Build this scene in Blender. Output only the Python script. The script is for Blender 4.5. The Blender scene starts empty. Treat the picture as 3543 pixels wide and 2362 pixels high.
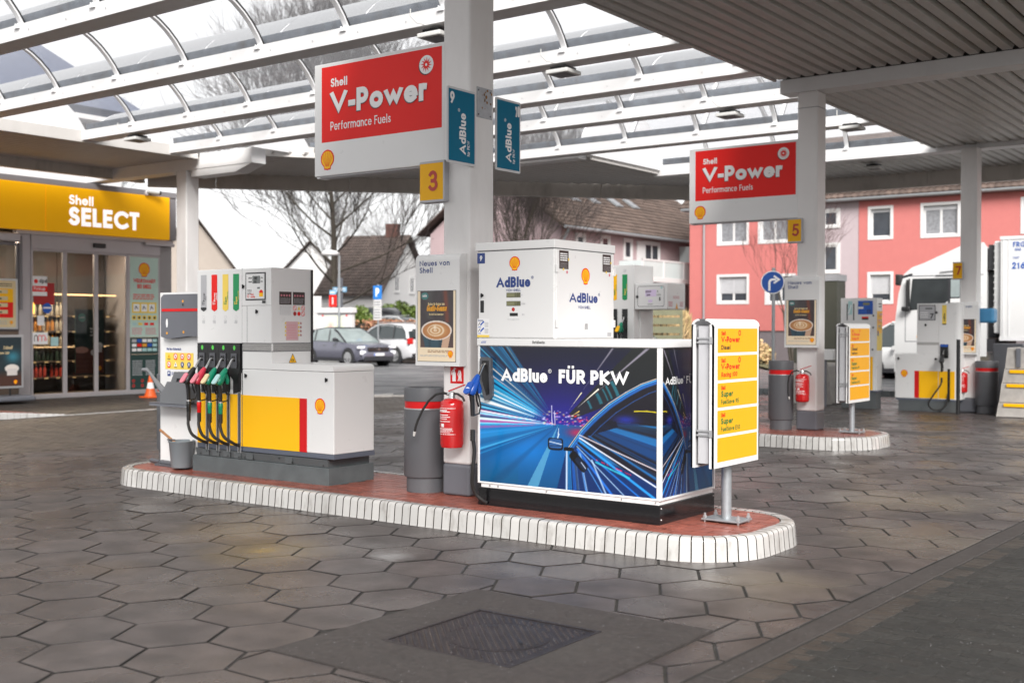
import bpy, bmesh, math, random
import numpy as np
from mathutils import Vector, Matrix

SC = bpy.context.scene
COL = SC.collection
RND = random.Random(7)
rad = math.radians

# ------------------------------------------------------------------ camera, world, sun, exposure
cam_d = bpy.data.cameras.new('camera')
cam_d.sensor_width = 36.0
cam_d.lens = 4000.0 / 3543.0 * 36.0
cam_d.clip_start = 0.1
cam_d.clip_end = 1500.0
cam_d.dof.use_dof = True
cam_d.dof.focus_distance = 8.8
cam_d.dof.aperture_fstop = 2.2
cam = bpy.data.objects.new('camera', cam_d)
COL.objects.link(cam)
CAM_Z = 1.55
_y, _p, _r = rad(36.5), rad(-0.70), rad(0.12)
_F0 = Vector((-math.sin(_y), math.cos(_y), 0)); _R0 = Vector((math.cos(_y), math.sin(_y), 0)); _U0 = Vector((0, 0, 1))
_F = _F0 * math.cos(_p) + _U0 * math.sin(_p); _U1 = -_F0 * math.sin(_p) + _U0 * math.cos(_p)
_R = _R0 * math.cos(_r) + _U1 * math.sin(_r); _U = -_R0 * math.sin(_r) + _U1 * math.cos(_r)
cam.matrix_world = Matrix(((_R.x, _U.x, -_F.x, 0), (_R.y, _U.y, -_F.y, 0), (_R.z, _U.z, -_F.z, CAM_Z), (0, 0, 0, 1)))
SC.camera = cam

SUN_EL, SUN_AZ = 38.0, 138.0      # sun high behind the camera, veiled by cloud
world = bpy.data.worlds.new('World'); SC.world = world; world.use_nodes = True
_nt = world.node_tree
_bg = _nt.nodes['Background']
_sky = _nt.nodes.new('ShaderNodeTexSky'); _sky.sky_type = 'NISHITA'; _sky.sun_disc = False
_sky.sun_elevation = rad(SUN_EL); _sky.sun_rotation = rad(SUN_AZ)
_sky.air_density = 1.0; _sky.dust_density = 1.0; _sky.ozone_density = 1.0
_hs = _nt.nodes.new('ShaderNodeHueSaturation'); _hs.inputs['Saturation'].default_value = 0.10
_gm = _nt.nodes.new('ShaderNodeGamma'); _gm.inputs['Gamma'].default_value = 0.30   # cloud evens the sky out
_nt.links.new(_sky.outputs[0], _hs.inputs['Color']); _nt.links.new(_hs.outputs[0], _gm.inputs['Color'])
_nt.links.new(_gm.outputs[0], _bg.inputs['Color'])
_bg.inputs['Strength'].default_value = 0.125

sun_d = bpy.data.lights.new('sun', 'SUN'); sun_d.energy = 1.25; sun_d.angle = rad(32); sun_d.color = (1, .97, .93)
sun = bpy.data.objects.new('sun', sun_d); COL.objects.link(sun)
_saz = rad(SUN_AZ)
_sd = Vector((math.sin(_saz) * math.cos(rad(SUN_EL)), math.cos(_saz) * math.cos(rad(SUN_EL)), math.sin(rad(SUN_EL))))
sun.rotation_euler = _sd.to_track_quat('Z', 'Y').to_euler()
sun.location = (0, 0, 30)

SC.view_settings.view_transform = 'Standard'
SC.view_settings.look = 'None'
SC.view_settings.exposure = 2.5
SC.view_settings.gamma = 1.0
SC.view_settings.use_curve_mapping = False
SC.cycles.max_bounces = 8
SC.cycles.transparent_max_bounces = 24
SC.cycles.caustics_reflective = False
SC.cycles.caustics_refractive = False

# ------------------------------------------------------------------ materials
def lin(c):
    if isinstance(c, str):
        c = [int(c[i:i + 2], 16) / 255 for i in (0, 2, 4)]
    return tuple((x / 12.92 if x <= .04045 else ((x + .055) / 1.055) ** 2.4) for x in c)

def node(nt, t, **kw):
    n = nt.nodes.new(t)
    for k, v in kw.items(): setattr(n, k, v)
    return n

def mat(name, col, rough=.45, metal=0., var=.06, scale=3., bump=0., bscale=60., spec=.5, coat=0., attr=None, grime=0., gscale=1.2, emit=0., mottle=None, wet=0., detail=4.):
    """Painted or mineral surface: base colour with fine variation; attr multiplies by a colour attribute."""
    m = bpy.data.materials.new(name); m.use_nodes = True
    nt = m.node_tree; b = nt.nodes['Principled BSDF']; L = nt.links.new
    col = lin(col) if isinstance(col, str) else tuple(col)
    tc = node(nt, 'ShaderNodeNewGeometry')
    nz = node(nt, 'ShaderNodeTexNoise'); nz.inputs['Scale'].default_value = scale; nz.inputs['Detail'].default_value = detail
    L(tc.outputs['Position'], nz.inputs['Vector'])
    mr = node(nt, 'ShaderNodeMapRange'); mr.inputs['To Min'].default_value = 1 - var * 2; mr.inputs['To Max'].default_value = 1 + var * 2
    L(nz.outputs['Fac'], mr.inputs['Value'])
    mx = node(nt, 'ShaderNodeVectorMath', operation='SCALE'); mx.inputs[0].default_value = col
    L(mr.outputs[0], mx.inputs['Scale'])
    out = mx.outputs[0]
    if attr:
        TINTED.add(name)
        at = node(nt, 'ShaderNodeAttribute', attribute_name=attr)
        m2 = node(nt, 'ShaderNodeVectorMath', operation='MULTIPLY'); L(out, m2.inputs[0]); L(at.outputs['Color'], m2.inputs[1]); out = m2.outputs[0]
    if mottle:
        n3 = node(nt, 'ShaderNodeTexNoise'); n3.inputs['Scale'].default_value = mottle[1]; n3.inputs['Detail'].default_value = 8
        L(tc.outputs['Position'], n3.inputs['Vector'])
        r3 = node(nt, 'ShaderNodeMapRange'); r3.inputs['From Min'].default_value = .35; r3.inputs['From Max'].default_value = .65
        r3.inputs['To Min'].default_value = 1 - mottle[0]; r3.inputs['To Max'].default_value = 1 + mottle[0]
        L(n3.outputs['Fac'], r3.inputs['Value'])
        m3 = node(nt, 'ShaderNodeVectorMath', operation='SCALE'); L(out, m3.inputs[0]); L(r3.outputs[0], m3.inputs['Scale']); out = m3.outputs[0]
    if grime:
        ng = node(nt, 'ShaderNodeTexNoise'); ng.inputs['Scale'].default_value = gscale; ng.inputs['Detail'].default_value = 9; ng.inputs['Roughness'].default_value = .65
        sp = node(nt, 'ShaderNodeMapping'); sp.inputs['Scale'].default_value = (1, 1, .35); L(tc.outputs['Position'], sp.inputs['Vector']); L(sp.outputs[0], ng.inputs['Vector'])
        rg = node(nt, 'ShaderNodeMapRange'); rg.inputs['From Min'].default_value = .52; rg.inputs['From Max'].default_value = .75; rg.inputs['To Max'].default_value = grime
        L(ng.outputs['Fac'], rg.inputs['Value'])
        mg = node(nt, 'ShaderNodeMix', data_type='RGBA'); L(rg.outputs[0], mg.inputs[0]); L(out, mg.inputs[6]); mg.inputs[7].default_value = (.13, .11, .09, 1); out = mg.outputs[2]
    L(out, b.inputs['Base Color'])
    b.inputs['Metallic'].default_value = metal
    b.inputs['Specular IOR Level'].default_value = spec
    b.inputs['Coat Weight'].default_value = coat
    nr = node(nt, 'ShaderNodeTexNoise'); nr.inputs['Scale'].default_value = .9 if wet else 8.; nr.inputs['Detail'].default_value = 6
    L(tc.outputs['Position'], nr.inputs['Vector'])
    rr = node(nt, 'ShaderNodeMapRange'); rr.inputs['From Min'].default_value = .4 if wet else .2; rr.inputs['From Max'].default_value = .62 if wet else .8
    rr.inputs['To Min'].default_value = max(.04, rough - wet) if wet else rough * .85; rr.inputs['To Max'].default_value = rough if wet else min(1, rough * 1.15)
    L(nr.outputs['Fac'], rr.inputs['Value']); L(rr.outputs[0], b.inputs['Roughness'])
    if bump:
        nb = node(nt, 'ShaderNodeTexNoise'); nb.inputs['Scale'].default_value = bscale; nb.inputs['Detail'].default_value = 5
        L(tc.outputs['Position'], nb.inputs['Vector'])
        bp = node(nt, 'ShaderNodeBump'); bp.inputs['Strength'].default_value = min(1, bump); bp.inputs['Distance'].default_value = .01
        L(nb.outputs['Fac'], bp.inputs['Height']); L(bp.outputs[0], b.inputs['Normal'])
    if emit:
        b.inputs['Emission Color'].default_value = (*col, 1); b.inputs['Emission Strength'].default_value = emit
    return m

def glass_mat(name, tint=(.9, .95, .95), ior=1.45, rough=.03, milky=0., milk=(.85, .87, .9), grime=0.):
    m = bpy.data.materials.new(name); m.use_nodes = True; nt = m.node_tree; L = nt.links.new
    for n in list(nt.nodes):
        if n.type == 'BSDF_PRINCIPLED': nt.nodes.remove(n)
    o = [n for n in nt.nodes if n.type == 'OUTPUT_MATERIAL'][0]
    tr = node(nt, 'ShaderNodeBsdfTransparent'); tr.inputs[0].default_value = (*tint, 1)
    gl = node(nt, 'ShaderNodeBsdfGlossy'); gl.inputs['Roughness'].default_value = rough
    fr = node(nt, 'ShaderNodeFresnel'); fr.inputs[0].default_value = ior
    mx = node(nt, 'ShaderNodeMixShader')
    base = tr.outputs[0]
    if milky:
        tl = node(nt, 'ShaderNodeBsdfTranslucent'); tl.inputs[0].default_value = (*milk, 1)
        df = node(nt, 'ShaderNodeBsdfDiffuse'); df.inputs[0].default_value = (*milk, 1)
        md = node(nt, 'ShaderNodeMixShader'); md.inputs[0].default_value = .3; L(tl.outputs[0], md.inputs[1]); L(df.outputs[0], md.inputs[2])
        mm = node(nt, 'ShaderNodeMixShader')
        nz = node(nt, 'ShaderNodeTexNoise'); nz.inputs['Scale'].default_value = 1.7; nz.inputs['Detail'].default_value = 7
        g = node(nt, 'ShaderNodeNewGeometry'); L(g.outputs['Position'], nz.inputs['Vector'])
        r = node(nt, 'ShaderNodeMapRange'); r.inputs['To Min'].default_value = milky * .75; r.inputs['To Max'].default_value = milky * 1.25; L(nz.outputs['Fac'], r.inputs['Value'])
        L(r.outputs[0], mm.inputs[0]); L(tr.outputs[0], mm.inputs[1]); L(md.outputs[0], mm.inputs[2]); base = mm.outputs[0]
    L(fr.outputs[0], mx.inputs[0]); L(base, mx.inputs[1]); L(gl.outputs[0], mx.inputs[2]); L(mx.outputs[0], o.inputs['Surface'])
    return m

def print_mat(name, rough=.3, gloss=0.):
    m = bpy.data.materials.new(name); m.use_nodes = True; nt = m.node_tree; b = nt.nodes['Principled BSDF']
    at = node(nt, 'ShaderNodeAttribute', attribute_name='print'); nt.links.new(at.outputs['Color'], b.inputs['Base Color'])
    b.inputs['Roughness'].default_value = rough; b.inputs['Coat Weight'].default_value = gloss
    return m

M = {}; TINTED = set()
def MM(k, *a, **kw): M[k] = mat(k, *a, **kw); return M[k]
MM('white_paint', (.72, .72, .72), .38, var=.02, grime=.10, gscale=2.2)
MM('white_panel', (.76, .755, .75), .3, var=.012)
MM('column_paint', (.78, .76, .75), .42, var=.02, grime=.16, gscale=1.6, bump=.08, bscale=140)
MM('beam_paint', (.74, .735, .735), .45, var=.025, grime=.12)
MM('grey_dark', (.085, .088, .1), .42, var=.04)
MM('grey_mid', (.13, .135, .155), .4, var=.05)
MM('base_grey', (.09, .10, .105), .6, var=.10, bump=.2, bscale=40, grime=.3)
MM('concrete_base', (.10, .115, .12), .55, var=.18, scale=6, bump=.25, bscale=50)
MM('trim_blue_grey', (.10, .115, .15), .4)
MM('black_plastic', (.012, .012, .013), .35, var=.1)
MM('black_gloss', (.006, .006, .007), .16, spec=.6)
MM('rubber', (.018, .017, .017), .55, var=.15)
MM('yellow', (.98, .52, .010), .4, var=.01, spec=.25)
MM('yellow_sign', (.88, .45, .004), .4, var=.015, spec=.25)
MM('shop_yellow', (.84, .41, .003), .45, var=.015, spec=.2)
MM('red', (.62, .012, .014), .4, var=.01, spec=.25)
MM('sign_red', (.80, .018, .014), .4, var=.01, spec=.22)
MM('dark_red', (.38, .01, .01), .35)
MM('ext_red', (.55, .01, .012), .2, coat=.5)
MM('green', (.0, .27, .085), .35)
MM('label_yellow', (.86, .62, .10), .4)
MM('label_grey', (.45, .45, .47), .4)
MM('blue_text', (.025, .055, .22), .4)
MM('blue_bright', (.01, .09, .45), .35)
MM('blue_teal', (.003, .15, .26), .5, var=.04, scale=1.5, spec=.15)
MM('nozzle_red', (.55, .03, .06), .3)
MM('nozzle_green', (.0, .22, .12), .3)
MM('nozzle_blue', (.008, .07, .36), .28)
MM('cream', (.70, .56, .32), .35)
MM('aqua', (.40, .62, .62), .35)
MM('pinkish', (.66, .20, .25), .35)
MM('chrome', (.6, .6, .6), .2, metal=1)
MM('alu', (.55, .55, .56), .38, metal=.8, var=.05)
MM('galv', (.36, .38, .40), .45, metal=.6, var=.12, scale=25)
MM('zinc_dirty', (.17, .19, .22), .5, metal=.3, var=.3, scale=6, grime=.7, gscale=5)
MM('text_black', (.02, .02, .022), .5)
MM('text_white', (.85, .85, .85), .35, var=.0)
MM('text_orange', (.80, .36, .03), .4)
MM('lcd', (.20, .20, .10), .2)
MM('lcd_grey', (.17, .18, .18), .2)
MM('brown_label', (.035, .018, .016), .4)
MM('wood', (.32, .15, .06), .6, var=.2, scale=30)
MM('lamp_white', (.62, .62, .60), .4)
MM('red_glow', (.5, .02, .02), .3, emit=.5)
MM('print_dark', (.02, .03, .035), .3)
M['print'] = print_mat('printed_film', .28, .25)
M['print_matt'] = print_mat('printed_paper', .5)

# ------------------------------------------------------------------ object bookkeeping
OFF = {}
def tag(o, label=None, cat=None, group=None, kind=None):
    if label: o['label'] = label
    if cat: o['category'] = cat
    if group: o['group'] = group
    if kind: o['kind'] = kind
    return o

def thing(name, label, cat, loc, group=None):
    o = bpy.data.objects.new(name, None); COL.objects.link(o); o.location = loc
    o.empty_display_size = .2
    OFF[o.name] = Vector(loc)
    return tag(o, label, cat, group)

def place(name, loc):
    o = bpy.data.objects.new(name, None); COL.objects.link(o); o.location = loc; OFF[o.name] = Vector(loc)
    o['kind'] = 'structure'
    return o

def dup(src, delta, label=None, group=None, rotz=0.):
    """A copy of a thing with copies of its parts and sub-parts (mesh data shared)."""
    r = src.copy(); COL.objects.link(r)
    r.location = src.location + Vector(delta); r.rotation_euler = (0, 0, src.rotation_euler[2] + rotz)
    if label: r['label'] = label
    if group: r['group'] = group
    def rec(a, b):
        for ch in [c for c in CH.get(a.name, [])]:
            k = ch.copy(); COL.objects.link(k); k.parent = b
            CH.setdefault(b.name, []).append(k)
            rec(ch, k)
    rec(src, r)
    return r
CH = {}

class MB:
    def __init__(s): s.v = []; s.f = []; s.c = []
    def poly(s, pts, c=None):
        i = len(s.v); s.v += [tuple(p) for p in pts]; s.f.append(tuple(range(i, i + len(pts)))); s.c.append(c)
    def faces(s, verts, faces, c=None):
        i = len(s.v); s.v += [tuple(p) for p in verts]
        for f in faces: s.f.append(tuple(i + k for k in f)); s.c.append(c)
    def box(s, x0, y0, z0, x1, y1, z1, c=None):
        if x0 > x1: x0, x1 = x1, x0
        if y0 > y1: y0, y1 = y1, y0
        if z0 > z1: z0, z1 = z1, z0
        v = [(x0, y0, z0), (x1, y0, z0), (x1, y1, z0), (x0, y1, z0), (x0, y0, z1), (x1, y0, z1), (x1, y1, z1), (x0, y1, z1)]
        s.faces(v, [(0, 3, 2, 1), (4, 5, 6, 7), (0, 1, 5, 4), (1, 2, 6, 5), (2, 3, 7, 6), (3, 0, 4, 7)], c)
        return s
    def obox(s, p, u, v, w, c=None):
        """box from corner p with edge vectors u, v, w"""
        p, u, v, w = map(Vector, (p, u, v, w))
        q = [p, p + u, p + u + v, p + v]; q += [a + w for a in q]
        f = [(0, 3, 2, 1), (4, 5, 6, 7), (0, 1, 5, 4), (1, 2, 6, 5), (2, 3, 7, 6), (3, 0, 4, 7)]
        if u.cross(v).dot(w) < 0: f = [t[::-1] for t in f]
        s.faces(q, f, c); return s
    def extrude(s, pts, vec, c=None):
        pts = [Vector(p) for p in pts]; vec = Vector(vec); n = len(pts)
        nrm = Vector((0, 0, 0))
        for i in range(n):
            a, b = pts[i], pts[(i + 1) % n]; nrm += a.cross(b)
        if nrm.dot(vec) > 0: pts = pts[::-1]
        q = pts + [p + vec for p in pts]
        f = [tuple(range(n)), tuple(range(2 * n - 1, n - 1, -1))] + [(i, i + n, (i + 1) % n + n, (i + 1) % n) for i in range(n)]
        f = [f[0], f[1]] + [(((i + 1) % n), (i + 1) % n + n, i + n, i) for i in range(n)]
        f[0] = tuple(range(n))
        s.faces(q, f, c); return s
    def tube(s, path, r, n=8, caps=True, c=None, flat=1.):
        path = [Vector(p) for p in path]; m = len(path)
        rs = r if isinstance(r, (list, tuple)) else [r] * m
        up = None; rings = []
        for i, p in enumerate(path):
            t = (path[min(i + 1, m - 1)] - path[max(i - 1, 0)])
            if t.length < 1e-9: t = Vector((0, 0, 1))
            t.normalize()
            if up is None:
                up = Vector((0, 0, 1)) if abs(t.z) < .9 else Vector((0, 1, 0))
            a = t.cross(up)
            if a.length < 1e-6: a = t.orthogonal()
            a.normalize(); b = a.cross(t).normalized(); up = b
            rings.append([p + (a * math.cos(2 * math.pi * k / n) + b * math.sin(2 * math.pi * k / n) * flat) * rs[i] for k in range(n)])
        base = len(s.v)
        for rg in rings: s.v += [tuple(q) for q in rg]
        for i in range(m - 1):
            for k in range(n):
                a = base + i * n + k; b = base + i * n + (k + 1) % n
                s.f.append((a, b, b + n, a + n)); s.c.append(c)
        if caps:
            s.f.append(tuple(base + k for k in range(n))[::-1]); s.c.append(c)
            s.f.append(tuple(base + (m - 1) * n + k for k in range(n))); s.c.append(c)
        return s
    def lathe(s, cen, prof, n=24, axis='z', c=None, caps=True):
        cen = Vector(cen); base = len(s.v); m = len(prof)
        for (r, h) in prof:
            for k in range(n):
                a = 2 * math.pi * k / n
                p = (r * math.cos(a), r * math.sin(a), h)
                if axis == 'x': p = (p[2], p[0], p[1])
                elif axis == 'y': p = (p[1], p[2], p[0])
                s.v.append(tuple(cen + Vector(p)))
        for i in range(m - 1):
            for k in range(n):
                a = base + i * n + k; b = base + i * n + (k + 1) % n
                s.f.append((a, b, b + n, a + n)); s.c.append(c)
        if caps:
            s.f.append(tuple(base + k for k in range(n))[::-1]); s.c.append(c)
            s.f.append(tuple(base + (m - 1) * n + k for k in range(n))); s.c.append(c)
        return s
    def build(s, name, m, parent=None, smooth=False, bevel=0., loc=None, kind=None, label=None, cat=None, group=None, seg=2, ang=35):
        if parent is not None: off = OFF[parent.name]
        elif loc is not None: off = Vector(loc)
        else: off = Vector((0, 0, 0))
        me = bpy.data.meshes.new(name)
        me.from_pydata([(v[0] - off.x, v[1] - off.y, v[2] - off.z) for v in s.v], [], s.f)
        if (m if isinstance(m, str) else m.name) in TINTED:
            at = me.color_attributes.new('tint', 'FLOAT_COLOR', 'CORNER')
            arr = np.ones((len(me.loops), 4), np.float32); k = 0
            for f, c in zip(s.f, s.c):
                if c is not None: arr[k:k + len(f), :3] = c
                k += len(f)
            at.data.foreach_set('color', arr.ravel())
        me.materials.append(M[m] if isinstance(m, str) else m)
        if smooth:
            me.polygons.foreach_set('use_smooth', [True] * len(me.polygons))
        me.update()
        if smooth and smooth != 'all':
            me.set_sharp_from_angle(angle=rad(ang))
        o = bpy.data.objects.new(name, me); COL.objects.link(o)
        OFF[o.name] = off
        if parent is not None:
            o.parent = parent; CH.setdefault(parent.name, []).append(o)
        else: o.location = off
        if bevel:
            b = o.modifiers.new('bevel', 'BEVEL'); b.width = bevel; b.segments = seg; b.limit_method = 'ANGLE'; b.angle_limit = rad(40)
        return tag(o, label, cat, group, kind)

# ------------------------------------------------------------------ flat print: frames, strokes, letters
class Frame:
    """A plane in space: o + x*u + y*v, print layers raised along n."""
    def __init__(s, o, u, v):
        s.o = Vector(o); s.u = Vector(u).normalized(); s.v = Vector(v).normalized(); s.n = s.u.cross(s.v)
    def __call__(s, x, y, d=0.): return s.o + s.u * x + s.v * y + s.n * d
    def sub(s, x, y): return Frame(s(x, y), s.u, s.v)
    def rot90(s): return Frame(s.o, s.v, -s.u)      # text reading upwards

def arc(cx, cy, rx, ry, a0, a1, n=9):
    return [(cx + rx * math.cos(rad(a0 + (a1 - a0) * i / n)), cy + ry * math.sin(rad(a0 + (a1 - a0) * i / n))) for i in range(n + 1)]
def full(cx, cy, rx, ry, n=16): return arc(cx, cy, rx, ry, 90, 450, n) + ['c']
XH = .68; XHO = .72
_bowl = full(.5, .34, .5, .34)
G = {
 'A': (.88, [[(0, 0), (.5, 1), (1, 0)], ['t', (.22, .28), (.78, .28)]]), 'B': (.6, [[(0, 0), (0, 1), (.5, 1)] + arc(.5, .76, .42, .24, 90, -90) + [(0, .52)], [(.5, .52)] + arc(.52, .26, .48, .26, 90, -90) + [(0, 0)]]),
 'C': (.76, [arc(.62, .5, .62, .5, 48, 312, 14)]), 'D': (.74, [[(0, 0), (0, 1), (.35, 1)] + arc(.35, .5, .65, .5, 90, -90, 12) + [(0, 0)]]),
 'E': (.5, [[(1, 1), (0, 1), (0, 0), (1, 0)], [(0, .52), (.9, .52)]]), 'F': (.48, [[(1, 1), (0, 1), (0, 0)], [(0, .52), (.85, .52)]]),
 'G': (.88, [arc(.55, .5, .55, .5, 48, 345, 14) + [(1, .48), (.6, .48)]]), 'H': (.66, [[(0, 0), (0, 1)], [(1, 0), (1, 1)], [(0, .5), (1, .5)]]),
 'I': (.2, [[(.5, 0), (.5, 1)]]), 'J': (.4, [[(1, 1), (1, .2)] + arc(.5, .25, .5, .25, 0, -150)]), 'K': (.66, [[(0, 0), (0, 1)], [(1, 1), (.08, .5), (1, 0)]]), 'L': (.46, [[(0, 1), (0, 0), (1, 0)]]),
 'M': (.95, [[(0, 0), (.12, 1), (.5, .15), (.88, 1), (1, 0)]]), 'N': (.74, [[(0, 0), (0, 1), (1, 0), (1, 1)]]), 'O': (.95, [full(.5, .5, .5, .5)]),
 'P': (.56, [[(0, 0), (0, 1), (.5, 1)] + arc(.5, .7, .5, .3, 90, -90) + [(0, .4)]]), 'Q': (.95, [full(.5, .5, .5, .5), [(.6, .3), (1, 0)]]),
 'R': (.62, [[(0, 0), (0, 1), (.5, 1)] + arc(.5, .72, .45, .28, 90, -90) + [(0, .44)], [(.45, .44), (1, 0)]]),
 'S': (.56, [arc(.5, .75, .44, .25, 35, 270, 9) + arc(.5, .25, .5, .25, 90, -150, 9)[1:]]), 'T': (.54, [[(0, 1), (1, 1)], [(.5, 0), (.5, 1)]]),
 'U': (.66, [[(0, 1), (0, .35)] + arc(.5, .35, .5, .35, 180, 360) + [(1, 1)]]), 'V': (.82, [[(0, 1), (.5, 0), (1, 1)]]), 'W': (1.2, [[(0, 1), (.26, 0), (.5, .9), (.74, 0), (1, 1)]]),
 'X': (.76, [[(0, 0), (1, 1)], [(0, 1), (1, 0)]]), 'Y': (.76, [[(0, 1), (.5, .45), (1, 1)], [(.5, .45), (.5, 0)]]), 'Z': (.64, [[(0, 1), (1, 1), (0, 0), (1, 0)]]),
 'a': (.6, [_bowl, [(1, 0), (1, .68)]]), 'b': (.6, [_bowl, [(0, 0), (0, 1)]]), 'c': (.48, [arc(.62, .34, .62, .34, 55, 305, 10)]), 'd': (.6, [_bowl, [(1, 0), (1, 1)]]),
 'e': (.60, [arc(.5, .34, .5, .34, 0, 316, 14), ['t', (.02, .35), (.98, .35)]]), 'f': (.36, [[(.4, 0), (.4, .8)] + arc(.85, .8, .45, .2, 180, 90, 4), [(0, .66), (.95, .66)]]),
 'g': (.6, [_bowl, [(1, .68), (1, .0)] + arc(.5, -.02, .5, .26, 0, -150)]), 'h': (.54, [[(0, 0), (0, 1)], [(0, .4)] + arc(.5, .4, .5, .28, 180, 0) + [(1, 0)]]),
 'i': (.2, [[(.5, 0), (.5, .68)], [(.5, .95), (.5, .97)]]), 'j': (.2, [[(.5, -.3), (.5, .68)], [(.5, .95), (.5, .97)]]), 'k': (.54, [[(0, 0), (0, 1)], [(1, .68), (.1, .36), (1, 0)]]), 'l': (.2, [[(.5, 0), (.5, 1)]]),
 'm': (.9, [[(0, 0), (0, .68)], [(0, .4)] + arc(.25, .4, .25, .28, 180, 0) + [(.5, 0)], [(.5, .4)] + arc(.75, .4, .25, .28, 180, 0) + [(1, 0)]]),
 'n': (.54, [[(0, 0), (0, .68)], [(0, .4)] + arc(.5, .4, .5, .28, 180, 0) + [(1, 0)]]), 'o': (.62, [_bowl]), 'p': (.6, [_bowl, [(0, -.3), (0, .68)]]), 'q': (.6, [_bowl, [(1, -.3), (1, .68)]]),
 'r': (.36, [[(0, 0), (0, .68)], [(0, .38)] + arc(.75, .36, .75, .32, 175, 75, 5)]), 's': (.42, [arc(.5, .51, .42, .17, 35, 270, 7) + arc(.5, .17, .5, .17, 90, -150, 7)[1:]]),
 't': (.36, [[(.45, .95), (.45, 0), (.9, 0)], [(0, .66), (.95, .66)]]), 'u': (.54, [[(0, .68), (0, .28)] + arc(.5, .28, .5, .28, 180, 360) + [(1, .68)], [(1, 0), (1, .68)]]),
 'v': (.56, [[(0, .68), (.5, 0), (1, .68)]]), 'w': (.84, [[(0, .68), (.26, 0), (.5, .6), (.74, 0), (1, .68)]]), 'x': (.54, [[(0, 0), (1, .68)], [(0, .68), (1, 0)]]), 'y': (.56, [[(0, .68), (.52, .02)], [(1, .68), (.3, -.3)]]),
 'z': (.5, [[(0, .68), (1, .68), (0, 0), (1, 0)]]),
 '0': (.62, [full(.5, .5, .5, .5)]), '1': (.4, [[(.1, .8), (.65, 1), (.65, 0)]]), '2': (.56, [arc(.5, .7, .48, .3, 165, -30) + [(0, 0), (1, 0)]]), '3': (.56, [arc(.45, .74, .45, .26, 150, -80) + [(.35, .5)], [(.35, .5)] + arc(.48, .26, .52, .26, 80, -150)]),
 '4': (.62, [[(.75, 0), (.75, 1), (0, .28), (1, .28)]]), '5': (.56, [[(.9, 1), (.2, 1), (.1, .52)] + arc(.45, .31, .55, .31, 110, -140, 10)]), '6': (.58, [full(.5, .31, .5, .31), [(.72, 1), (.06, .42)]]), '7': (.56, [[(0, 1), (1, 1), (.35, 0)]]),
 '8': (.58, [full(.5, .76, .42, .24), full(.5, .27, .5, .27)]), '9': (.58, [full(.5, .69, .5, .31), [(.28, 0), (.94, .58)]]),
 '-': (.34, [[(0, .35), (1, .35)]]), '.': (.2, [[(.5, 0), (.5, .02)]]), ',': (.2, [[(.6, .04), (.4, -.12)]]), ':': (.2, [[(.5, 0), (.5, .02)], [(.5, .55), (.5, .57)]]), '/': (.4, [[(0, 0), (1, 1)]]), '*': (.3, [[(0, .9), (1, .9)], [(.5, 1), (.5, .8)]]),
 '!': (.2, [[(.5, .3), (.5, 1)], [(.5, 0), (.5, .02)]]), '€': (.62, [arc(.65, .5, .55, .5, 48, 312, 12), [(0, .6), (.75, .6)], [(0, .4), (.7, .4)]]), "'": (.15, [[(.5, .8), (.5, 1)]]), '%': (.7, [[(0, 0), (1, 1)]]), '&': (.6, [full(.5, .76, .3, .24), full(.45, .26, .45, .26)]),
 '(': (.25, [arc(1, .5, 1, .6, 120, 240)]), ')': (.25, [arc(0, .5, 1, .6, 60, -60)]), '+': (.5, [[(0, .4), (1, .4)], [(.5, .15), (.5, .65)]]),
}
_UML = {'Ü': 'U', 'ü': 'u', 'ä': 'a', 'ö': 'o', 'Ä': 'A', 'Ö': 'O'}

def stroke(mb, put, pts, w, y0=-9., y1=9., z=0., ext=.5):
    closed = pts[-1] == 'c'
    if closed: pts = pts[:-2]
    P = [Vector((p[0], p[1])) for p in pts]
    Q = [P[0]]
    for p in P[1:]:
        if (p - Q[-1]).length > 1e-6: Q.append(p)
    P = Q; n = len(P)
    if n < 2: return
    if not closed:
        P[0] = P[0] + (P[0] - P[1]).normalized() * w * ext; P[-1] = P[-1] + (P[-1] - P[-2]).normalized() * w * ext
    Lf, Rt = [], []
    for i in range(n):
        a = P[i - 1] if (i > 0 or closed) else None
        b = P[(i + 1) % n] if (i < n - 1 or closed) else None
        d1 = (P[i] - a).normalized() if a is not None else (b - P[i]).normalized()
        d2 = (b - P[i]).normalized() if b is not None else d1
        n1 = Vector((-d1.y, d1.x)); n2 = Vector((-d2.y, d2.x)); m = n1 + n2
        if m.length < .35: m = n1
        m.normalize(); k = min(2.2, 1 / max(.3, m.dot(n1)))
        Lf.append(P[i] + m * w / 2 * k); Rt.append(P[i] - m * w / 2 * k)
    cl = lambda p: (p.x, min(y1, max(y0, p.y)))
    V = []
    for i, (l, r) in enumerate(zip(Lf, Rt)): V += [put(*cl(l), z + .0004 * i / n), put(*cl(r), z + .0004 * i / n)]
    F = [(2 * i, 2 * i + 1, 2 * i + 3, 2 * i + 2) for i in range(n - 1)]
    if closed: F.append((2 * n - 2, 2 * n - 1, 1, 0))
    mb.faces(V, F)

def text_width(s, h, w=.18, sx=1., tr=.12):
    x = 0
    for ch in s:
        if ch == ' ': x += .32 * sx + tr * .5; continue
        if ch == '®': x += .36 * sx + tr * .5; continue
        g = G.get(_UML.get(ch, ch)) or G['o']
        x += max(g[0] * sx, w * 1.02) + tr * sx
    return (x - tr * sx) * h

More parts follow.
